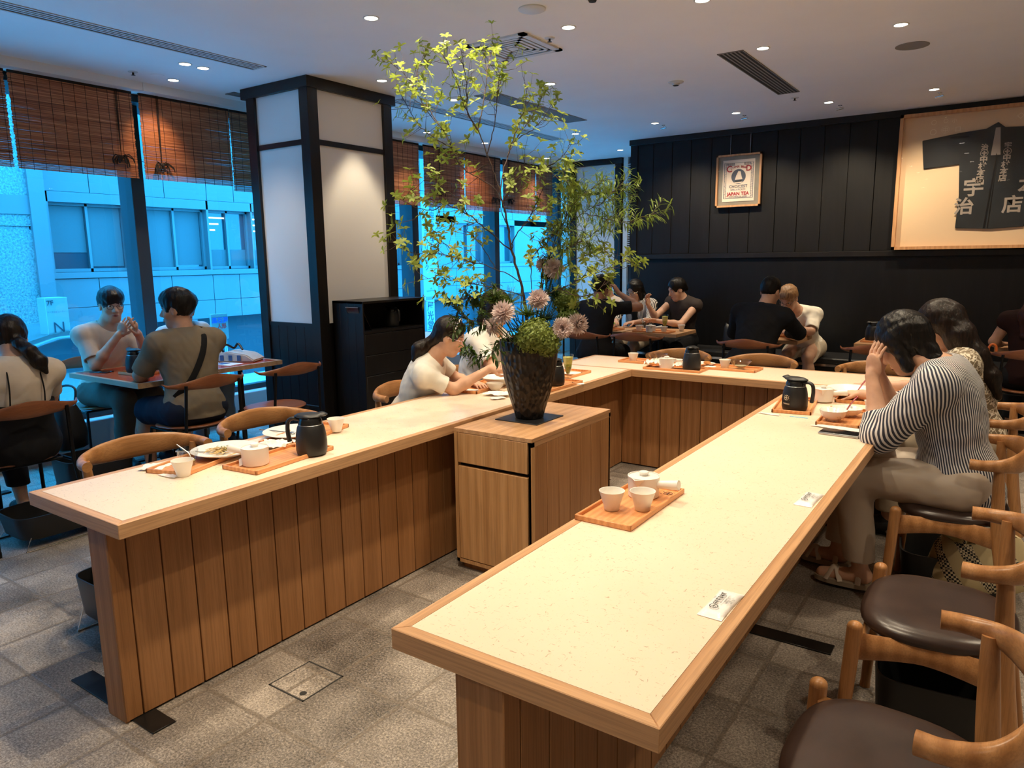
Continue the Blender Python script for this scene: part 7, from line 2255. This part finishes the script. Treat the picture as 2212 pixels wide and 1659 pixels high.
    # ---- shoes
    if legs and shoes:
        for q in legs:
            kn, an = legs[q]
            td = nrm([(kn - hp[q])[0], (kn - hp[q])[1], 0]); z0 = an[2] - 0.085 * s
            sd = np.array([td[1], -td[0], 0])
            c0_ = np.array([an[0], an[1], z0])
            if shoes == 'sandal':
                m = MB(); o_ = superell(0.045 * s, 0.128 * s, 2.4, 28)
                rings = [[m.bm.verts.new(c0_ + td * (y + 0.055 * s) + sd * x + np.array([0, 0, zz])) for x, y in o_] for zz in (0.0, 0.022)]
                for k in range(28): m.bm.faces.new((rings[0][k], rings[0][(k + 1) % 28], rings[1][(k + 1) % 28], rings[1][k]))
                m.bm.faces.new(rings[0][::-1]); m.bm.faces.new(rings[1]); so = m.build('sandal', MT['sole'], root)
                m = MB()
                for a, b_ in ((0.13, 0.07), (0.07, 0.13), (0.0, 0.0)):
                    P_ = [c0_ + td * (a * s) - sd * 0.045 * s + np.array([0, 0, 0.02]), c0_ + td * ((a + b_) / 2 * s) + np.array([0, 0, 0.075 * s + (0.03 if a == 0 else 0)]), c0_ + td * (b_ * s) + sd * 0.045 * s + np.array([0, 0, 0.02])]
                    m.tube(smooth_path(P_, 5), 0.01, 8, sq=[(0.003, 0.012)] * 11, up=(0, 0, 1))
                m.build('straps', MT['sandal'], so)
            else:
                K = SDF(c0_ - 0.1, c0_ + np.array([0, 0, 0.12]) + 0.26, 0.006)
                K.cap(c0_ - td * 0.035 * s + np.array([0, 0, 0.045 * s]), c0_ + td * 0.03 * s + np.array([0, 0, 0.05 * s]), 0.040 * s, 0.040 * s, 0.03)
                K.cap(c0_ + td * 0.03 * s + np.array([0, 0, 0.045 * s]), c0_ + td * 0.155 * s + np.array([0, 0, 0.030 * s]), 0.040 * s, 0.031 * s, 0.03)
                K.cut((0, 0, max(z0, 0.001)), (0, 0, -1))
                link('shoe', K.mesh('shoe'), MT[shoes], root)
    info = dict(O=O, H=H, HM=HM, TM=TM, nb=nb, pel=pel, sh=sh, rt=rt, ft=ft, zt=zt, hc=hc, s=s, top=to, bw=bw)
    return root, info

def surf_strap(root, info, pts, w, name, mat_, out=0.0):
    """flat band following points given in the torso frame (right, forward, up) from the neck base"""
    nb, TM = info['nb'], info['TM']
    P = smooth_path([Vector(nb + TM @ np.array(q)) for q in pts], 8)
    m = MB()
    ft = Vector(info['ft'])
    m.tube(P, 0.01, 8, sq=[(0.0035, w / 2)] * len(P), up=tuple(ft))
    m.build(name, MT[mat_], root)

LAPZ = (0, 0, -1)
# 1 ponytailed woman at the left edge, back to the camera
r, q = person('ponytailed woman seen from behind in a cream tee under a black camisole dress', (-4.50, 1.66, 0.53), (-4.43, 1.68, 0.97), (-4.52, 1.70, 1.10), (-1, 0, 0), (-0.85, 0.2, -0.5),
    {'R': ((-4.60, 1.90, 0.74), (-4.82, 1.86, 0.72), (-1, -0.3, 0), LAPZ, 0.4), 'L': ((-4.58, 1.42, 0.74), (-4.82, 1.48, 0.72), (-1, 0.3, 0), LAPZ, 0.4)},
    {'R': ((-4.90, 1.76, 0.50), (-4.84, 1.78, 0.10)), 'L': ((-4.90, 1.56, 0.50), (-4.84, 1.56, 0.10))}, 1.0, 0.006, skin_='skin_light',
    hair=('hair_brown', 'pony', [(-4.40, 1.70, 1.09), (-4.345, 1.725, 1.045), (-4.325, 1.755, 0.99), (-4.325, 1.785, 0.925)], [0.035, 0.030, 0.036, 0.012]), top='cream_tee', sleeve=0.72, trousers='black_cloth', leg_cut=1.75, seed=3, long_top=0.14, build=1.06)
# camisole dress over the tee
D = SDF(np.array([-0.3, -0.3, 0.40]), np.array([0.3, 0.3, 0.95]), 0.006)
nb_, pe_, zt_ = q['nb'], q['pel'], q['zt']
D.ell(nb_ + (pe_ - nb_) * 0.27, np.array([0.150 * 1.06, 0.108 * 1.06, 0.175]) + 0.026, q['TM'], 0.07); D.ell(nb_ + (pe_ - nb_) * 0.60, np.array([0.136, 0.104, 0.15]) + 0.040, q['TM'], 0.07); D.ell(pe_ + zt_ * 0.0, np.array([0.225, 0.185, 0.18]), q['TM'], 0.07); D.cut((0, 0, 0.435), (0, 0, -1))
D.ripple(0.003, 0.09, 4, 2.0); D.cut(nb_ - zt_ * 0.195, zt_)
link('camisole_dress', D.mesh('camisole_dress'), MT['black_cloth'], r)
for sg in (-1, 1):
    surf_strap(r, q, [(sg * 0.085, -0.148, -0.20), (sg * 0.083, -0.135, -0.10), (sg * 0.078, -0.090, -0.012), (sg * 0.075, -0.03, 0.030)], 0.008, 'dress_strap', 'black_cloth')
m = MB(); rn_ = random.Random(1)
for k in range(12): m.ball(Vector((-4.385 - q['O'][0], 1.705 - q['O'][1], 1.085)) + rvec(rn_) * 0.022, 0.0045, (1, 1, 1), 6, 4)
m.build('beaded_hair_tie', MT['bead'], r)

# 2 man with glasses by the window, hands interlaced
r, q = person('man with dark bowl haircut and glasses in a beige tee, fingers spread before his chin', (-5.74, 2.76, 0.54), (-5.66, 2.78, 1.03), (-5.62, 2.82, 1.195), (1, 0.1, 0), (0.93, -0.20, -0.10),
    {'R': ((-5.50, 2.60, 0.775), (-5.42, 2.745, 0.985), (0.15, 0.55, 0.75), (-0.3, 0.75, 0.1), 0.12), 'L': ((-5.48, 2.98, 0.775), (-5.40, 2.885, 0.985), (0.25, -0.45, 0.75), (-0.3, -0.75, 0.1), 0.12)},
    {'R': ((-5.29, 2.68, 0.53), (-5.34, 2.66, 0.10)), 'L': ((-5.31, 2.90, 0.52), (-5.22, 2.92, 0.10))}, 1.03, 0.0048, skin_='skin_light', hair=('hair_black', 'bowl'), top='beige_tee', sleeve=0.80, trousers='grey_trousers', leg_cut=1.95, glasses='glasses_frame', seed=7, neckline=0.078, build=1.05)
# 3 man in taupe tee, back to the camera
r, q = person('man in a taupe tee seen from behind with a black strap across his back', (-4.50, 2.74, 0.53), (-4.55, 2.75, 1.03), (-4.60, 2.735, 1.20), (-1, 0.05, 0), (-0.78, -0.62, -0.10),
    {'R': ((-4.78, 3.00, 0.775), (-4.95, 2.86, 0.775), (-0.7, -0.6, 0), LAPZ, 0.5), 'L': ((-4.74, 2.52, 0.775), (-4.93, 2.66, 0.775), (-0.7, 0.6, 0), LAPZ, 0.5)},
    {'R': ((-4.93, 2.86, 0.50), (-4.88, 2.90, 0.10)), 'L': ((-4.93, 2.62, 0.50), (-4.86, 2.60, 0.10))}, 1.05, 0.0055, skin_='skin_mid', hair=('hair_black', 'short'), top='taupe_tee', sleeve=0.85, trousers='navy_cloth', leg_cut=0.85, seed=11, build=1.20, fold=0.007, shoulder=0.185)
surf_strap(r, q, [(0.085, -0.045, 0.045), (0.06, -0.120, -0.03), (0.005, -0.158, -0.15), (-0.085, -0.150, -0.30), (-0.165, -0.075, -0.40)], 0.042, 'bag_strap', 'black_cloth')
# 4 half hidden diner
r, q = person('diner in a white and pale blue tee and jeans, half hidden behind the taupe tee', (-5.74, 3.42, 0.53), (-5.66, 3.41, 0.98), (-5.64, 3.42, 1.15), (1, 0, 0), (0.9, 0.2, -0.4),
    {'R': ((-5.56, 3.18, 0.76), (-5.38, 3.26, 0.75), (1, 0.2, 0), LAPZ, 0.4), 'L': ((-5.56, 3.64, 0.76), (-5.38, 3.56, 0.75), (1, -0.2, 0), LAPZ, 0.4)},
    {'R': ((-5.32, 3.32, 0.50), (-5.36, 3.30, 0.10)), 'L': ((-5.32, 3.52, 0.50), (-5.30, 3.52, 0.10))}, 0.98, 0.007, skin_='skin_mid', hair=('hair_black', 'short'), top='pale_blue', sleeve=0.8, trousers='denim', leg_cut=1.95, seed=13)
# 5 girl with headband
r, q = person('girl with beaded headband and pale glasses in a white polo, bending over her bowl', (-3.03, 3.24, 0.52), (-2.83, 3.25, 0.915), (-2.725, 3.305, 1.052), (0.86, 0.50, 0), (0.84, 0.48, -0.36),
    {'R': ((-2.655, 3.245, 0.755), (-2.525, 3.425, 0.865), (0.75, 0.65, 0.15), (-0.5, 0.4, -0.75), 0.75), 'L': ((-2.86, 3.52, 0.765), (-2.72, 3.50, 0.755), (0.9, -0.3, 0), LAPZ, 0.5)},
    {'R': ((-2.70, 3.28, 0.50), (-2.78, 3.26, 0.10)), 'L': ((-2.72, 3.44, 0.50), (-2.80, 3.44, 0.10))}, 0.90, 0.0045, skin_='skin_light', hair=('hair_brown', 'pony', [(-2.80, 3.265, 1.04), (-2.845, 3.225, 1.01), (-2.865, 3.19, 0.985), (-2.875, 3.165, 0.93)], [0.045, 0.028, 0.042, 0.022]),
    top='polo_white', sleeve=0.72, trousers='pink_cloth', leg_cut=0.9, glasses='pink_frame', seed=17, neckline=0.068, build=1.05)
H = q['H']
m = MB()
for k in range(15):
    a = math.radians(-78 + 156 * k / 14)
    m.ball(H(0.094 * math.sin(a), 0.030, 0.045 + 0.094 * math.cos(a)), 0.0058, (1, 1, 1), 8, 6)
m.build('beaded_headband', MT['bead'], r)
m = MB(); m.tube([H(0.090 * math.sin(math.radians(-85 + 170 * k / 16)), 0.027, 0.043 + 0.090 * math.cos(math.radians(-85 + 170 * k / 16))) for k in range(17)], 0.004, 6); m.build('headband', MT['hair_black'], r)
# 6 white shirted diner beside her
r, q = person('diner in a loose white shirt beside the girl, head hidden by the flowers', (-3.12, 4.00, 0.53), (-2.97, 4.03, 1.00), (-2.93, 4.06, 1.16), (1, 0.15, 0), (0.9, 0.2, -0.35),
    {'R': ((-2.80, 3.84, 0.79), (-2.60, 3.98, 0.78), (0.8, 0.5, 0), LAPZ, 0.4), 'L': ((-2.85, 4.26, 0.78), (-2.62, 4.2, 0.77), (1, -0.2, 0), LAPZ, 0.4)},
    {'R': ((-2.72, 3.92, 0.50), (-2.80, 3.92, 0.10)), 'L': ((-2.72, 4.12, 0.50), (-2.80, 4.12, 0.10))}, 1.0, 0.0065, skin_='skin_light', hair=('hair_brown', 'bob'), top='white_shirt', sleeve=0.75, trousers='denim', leg_cut=1.9, seed=19, build=1.15, fold=0.009)
# 7 man in black with raised arm
r, q = person('man in a black tee seen from behind, right arm raised, face hidden by leaves', (-3.56, 6.70, 0.53), (-3.57, 6.76, 1.03), (-3.57, 6.82, 1.19), (0, 1, 0), (0.1, 0.95, -0.2),
    {'R': ((-3.17, 6.90, 1.00), (-3.42, 6.93, 1.14), (-0.55, 0.1, 0.8), (-0.7, 0.1, -0.6), 0.9), 'L': ((-3.80, 6.94, 0.78), (-3.72, 7.12, 0.76), (0.3, 1, 0), LAPZ, 0.5)},
    {'R': ((-3.45, 7.10, 0.50), (-3.44, 7.04, 0.10)), 'L': ((-3.66, 7.10, 0.50), (-3.68, 7.06, 0.10))}, 1.02, 0.0065, skin_='skin_tan', hair=('hair_black', 'short'), top='black_cloth', sleeve=0.72, trousers='black_cloth', leg_cut=1.9, seed=23, build=1.15)
# 8 woman in striped shirt with glasses
r, q = person('woman with round wire glasses, striped open shirt over a black top, on the bench', (-3.66, 8.02, 0.56), (-3.66, 7.95, 1.0), (-3.67, 7.88, 1.115), (0, -1, 0), (-0.30, -0.9, -0.40),
    {'R': ((-3.88, 7.80, 0.78), (-3.78, 7.60, 0.77), (0.5, -0.9, 0), LAPZ, 0.5), 'L': ((-3.44, 7.80, 0.78), (-3.56, 7.62, 0.77), (-0.5, -0.9, 0), LAPZ, 0.5)},
    {'R': ((-3.76, 7.60, 0.50), (-3.76, 7.62, 0.10)), 'L': ((-3.56, 7.60, 0.50), (-3.54, 7.62, 0.10))}, 0.98, 0.0065, skin_='skin_light', hair=('hair_black', 'bob', [(-3.63, 7.94, 1.12), (-3.57, 7.96, 1.02), (-3.53, 7.95, 0.93)], [0.04, 0.04, 0.02]), top='stripe_shirt', sleeve=1.6, trousers='khaki', leg_cut=0.95, glasses='wire_frame', seed=29)
F_ = SDF(np.array([-0.2, -0.3, 0.55]), np.array([0.2, 0.1, 1.05]), 0.0065)
F_.ell(q['nb'] + (q['pel'] - q['nb']) * 0.30 + q['ft'] * 0.030, np.array([0.070, 0.108, 0.19]), q['TM'], 0.02); F_.ell(q['nb'] + (q['pel'] - q['nb']) * 0.65 + q['ft'] * 0.03, np.array([0.060, 0.105, 0.16]), q['TM'], 0.04)
link('black_top', F_.mesh('black_top'), MT['black_cloth'], r)
# 9 woman in dark sleeveless top
r, q = person('woman in a dark sleeveless top with hair tied back, one hand lifted, on the bench', (-3.12, 8.02, 0.56), (-3.10, 7.95, 1.02), (-3.155, 7.885, 1.135), (-0.25, -1, 0), (-0.72, -0.72, -0.38),
    {'R': ((-3.36, 7.76, 0.83), (-3.40, 7.66, 0.965), (-0.1, -0.2, 1), (0.8, -0.3, 0.1), 0.75), 'L': ((-3.02, 7.68, 0.765), (-3.26, 7.60, 0.80), (-0.95, -0.1, 0.05), (0, -0.6, -0.7), 0.25)},
    {'R': ((-3.24, 7.60, 0.50), (-3.26, 7.62, 0.10)), 'L': ((-3.04, 7.60, 0.50), (-3.02, 7.62, 0.10))}, 1.0, 0.0065, skin_='skin_light', hair=('hair_black', 'bun', [(-3.10, 7.96, 1.17), (-3.085, 7.975, 1.15)], [0.03, 0.03]), top='dark_brown_top', sleeve=0.06, trousers='black_cloth', leg_cut=1.9, seed=31, neckline=0.062)
# 10 man in black, back to the camera
r, q = person('broad man in a long-sleeved black top seen from behind, facing the fair-haired diner', (-1.93, 6.60, 0.53), (-1.88, 6.78, 1.02), (-1.845, 6.86, 1.175), (0.1, 1, 0), (0.25, 0.9, -0.35),
    {'R': ((-1.60, 6.96, 0.80), (-1.74, 7.16, 0.775), (-0.4, 0.9, 0), LAPZ, 0.5), 'L': ((-2.18, 6.92, 0.78), (-2.04, 7.14, 0.775), (0.4, 0.9, 0), LAPZ, 0.5)},
    {'R': ((-1.80, 7.02, 0.50), (-1.80, 6.98, 0.10)), 'L': ((-2.03, 7.02, 0.50), (-2.06, 6.98, 0.10))}, 1.06, 0.0065, skin_='skin_light', hair=('hair_black', 'crop'), top='black_cloth', sleeve=1.9, trousers='black_cloth', leg_cut=1.9, seed=37, build=1.25, shoulder=0.195)
# 11 fair-haired diner
r, q = person('fair-haired diner with round glasses in a loose white tee, forearms on the table', (-1.74, 7.94, 0.56), (-1.78, 7.60, 0.955), (-1.82, 7.43, 1.085), (-0.1, -1, 0), (-0.15, -0.85, -0.62),
    {'R': ((-2.02, 7.50, 0.775), (-1.96, 7.30, 0.765), (0.4, -0.9, 0), LAPZ, 0.5), 'L': ((-1.60, 7.44, 0.775), (-1.80, 7.34, 0.775), (-0.95, -0.2, 0), LAPZ, 0.4)},
    {'R': ((-1.86, 7.55, 0.50), (-1.86, 7.58, 0.10)), 'L': ((-1.64, 7.55, 0.50), (-1.60, 7.60, 0.10))}, 1.0, 0.0062, skin_='skin_light', hair=('hair_fair', 'short'), top='white_tee', sleeve=0.88, trousers='khaki', leg_cut=0.95, glasses='glasses_frame', seed=41, build=1.08, fold=0.008, brow='hair_fair')
# 12 woman in striped blouse, right foreground
r, q = person('woman in a blue and white striped blouse, face in her hands, on the right', (-0.125, 3.50, 0.555), (-0.225, 3.49, 1.03), (-0.375, 3.52, 1.120), (-1, 0.05, 0), (-0.80, 0.30, -0.62),
    {'L': ((-0.415, 3.33, 0.755), (-0.475, 3.42, 0.985), (0.05, 0.25, 0.95), (0.6, 0.7, 0.1), 0.35), 'R': ((-0.40, 3.70, 0.765), (-0.48, 3.60, 0.985), (0.05, -0.2, 0.95), (0.6, -0.7, 0.1), 0.35)},
    {'L': ((-0.52, 3.40, 0.545), (-0.47, 3.44, 0.105)), 'R': ((-0.54, 3.62, 0.545), (-0.60, 3.64, 0.105))}, 1.04, 0.0045, skin_='skin_light', hair=('hair_black', 'bob'), top='stripe_blouse', sleeve=1.38, trousers='satin_beige', leg_cut=1.90, seed=43, long_top=0.15, fold=0.007, puff=0.016, shoes='sandal', build=1.10)
# 13 long-haired woman in lace top
r, q = person('woman with very long dark hair in a cream lace top, beyond the striped blouse', (-0.10, 4.34, 0.54), (-0.19, 4.32, 1.01), (-0.30, 4.30, 1.135), (-1, -0.05, 0), (-0.85, -0.25, -0.45),
    {'L': ((-0.42, 4.12, 0.77), (-0.62, 4.18, 0.77), (-1, 0.2, 0), LAPZ, 0.4), 'R': ((-0.40, 4.54, 0.77), (-0.60, 4.5, 0.77), (-1, -0.2, 0), LAPZ, 0.4)},
    {'L': ((-0.50, 4.24, 0.51), (-0.46, 4.24, 0.10)), 'R': ((-0.50, 4.44, 0.51), (-0.50, 4.46, 0.10))}, 1.0, 0.0055, skin_='skin_light', hair=('hair_brown', 'bob', [(-0.26, 4.29, 1.18), (-0.20, 4.26, 1.10), (-0.13, 4.24, 1.0), (-0.06, 4.24, 0.90), (-0.02, 4.25, 0.80)], [0.07, 0.062, 0.055, 0.042, 0.016]), top='lace', sleeve=0.05, trousers='khaki', leg_cut=1.9, seed=47, long_top=0.13)
# 14 reddish-haired diner at the right edge
r, q = person('diner with long auburn hair in a dark maroon top at the right edge', (0.15, 6.90, 0.53), (0.16, 6.94, 1.02), (0.17, 6.98, 1.18), (0.1, 1, 0), (0.2, 1, -0.2),
    {'L': ((-0.10, 6.98, 0.80), (-0.06, 7.18, 0.76), (0.5, 0.9, 0), LAPZ, 0.4), 'R': ((0.38, 7.1, 0.79), (0.3, 7.32, 0.77), (-0.3, 0.9, 0), LAPZ, 0.4)},
    {'L': ((0.06, 7.32, 0.50), (0.06, 7.28, 0.10)), 'R': ((0.26, 7.32, 0.50), (0.28, 7.28, 0.10))}, 1.04, 0.0075, skin_='skin_mid', hair=('hair_auburn', 'bob', [(0.16, 6.90, 1.16), (0.12, 6.84, 1.02), (0.10, 6.82, 0.88)], [0.07, 0.08, 0.04]), top='maroon', sleeve=0.1, trousers='black_cloth', leg_cut=1.9, seed=53)
# 15 grey-shirted diner glimpsed beyond the raised arm
r, q = person('diner in pale grey glimpsed between the raised arm and the far pillar', (-4.25, 8.35, 0.53), (-4.22, 8.32, 0.99), (-4.24, 8.25, 1.16), (-0.3, -1, 0), (-0.3, -1, -0.3),
    {'R': ((-4.46, 8.14, 0.78), (-4.38, 8.0, 0.76), (0.3, -0.9, 0), LAPZ, 0.4), 'L': ((-4.0, 8.14, 0.78), (-4.1, 8.0, 0.76), (-0.3, -0.9, 0), LAPZ, 0.4)},
    {}, 0.98, 0.008, skin_='skin_mid', hair=('hair_black', 'short'), top='beige_tee', sleeve=0.8, trousers=None, seed=59, shoes=None)
st_ = empty('stool', (-4.25, 8.35, 0), 'dark round stool under the diner glimpsed by the far pillar', 'stool')
m = MB(); m.lathe([(0.18, 0.41), (0.19, 0.42), (0.18, 0.45), (0, 0.452)], 24); m.build('seat', MT['pot_black'], st_)
m = MB(); m.tube([(0, 0, 0.0), (0, 0, 0.415)], 0.03, 12); m.lathe([(0.18, 0), (0.18, 0.012), (0.03, 0.02)], 24); m.build('pedestal', MT['black_steel'], st_)
# chopsticks in the girl's hand
for k in range(2):
    stick('chopstick', ('upper', 'lower')[k] + ' pale chopstick held by the girl', 'chopstick', (-2.47, 3.50, 0.895 - 0.006 * k), (-2.42, 3.64 + 0.01 * k, 0.845 - 0.01 * k), 'matte_ceramic', 0.0025, 0.0015)
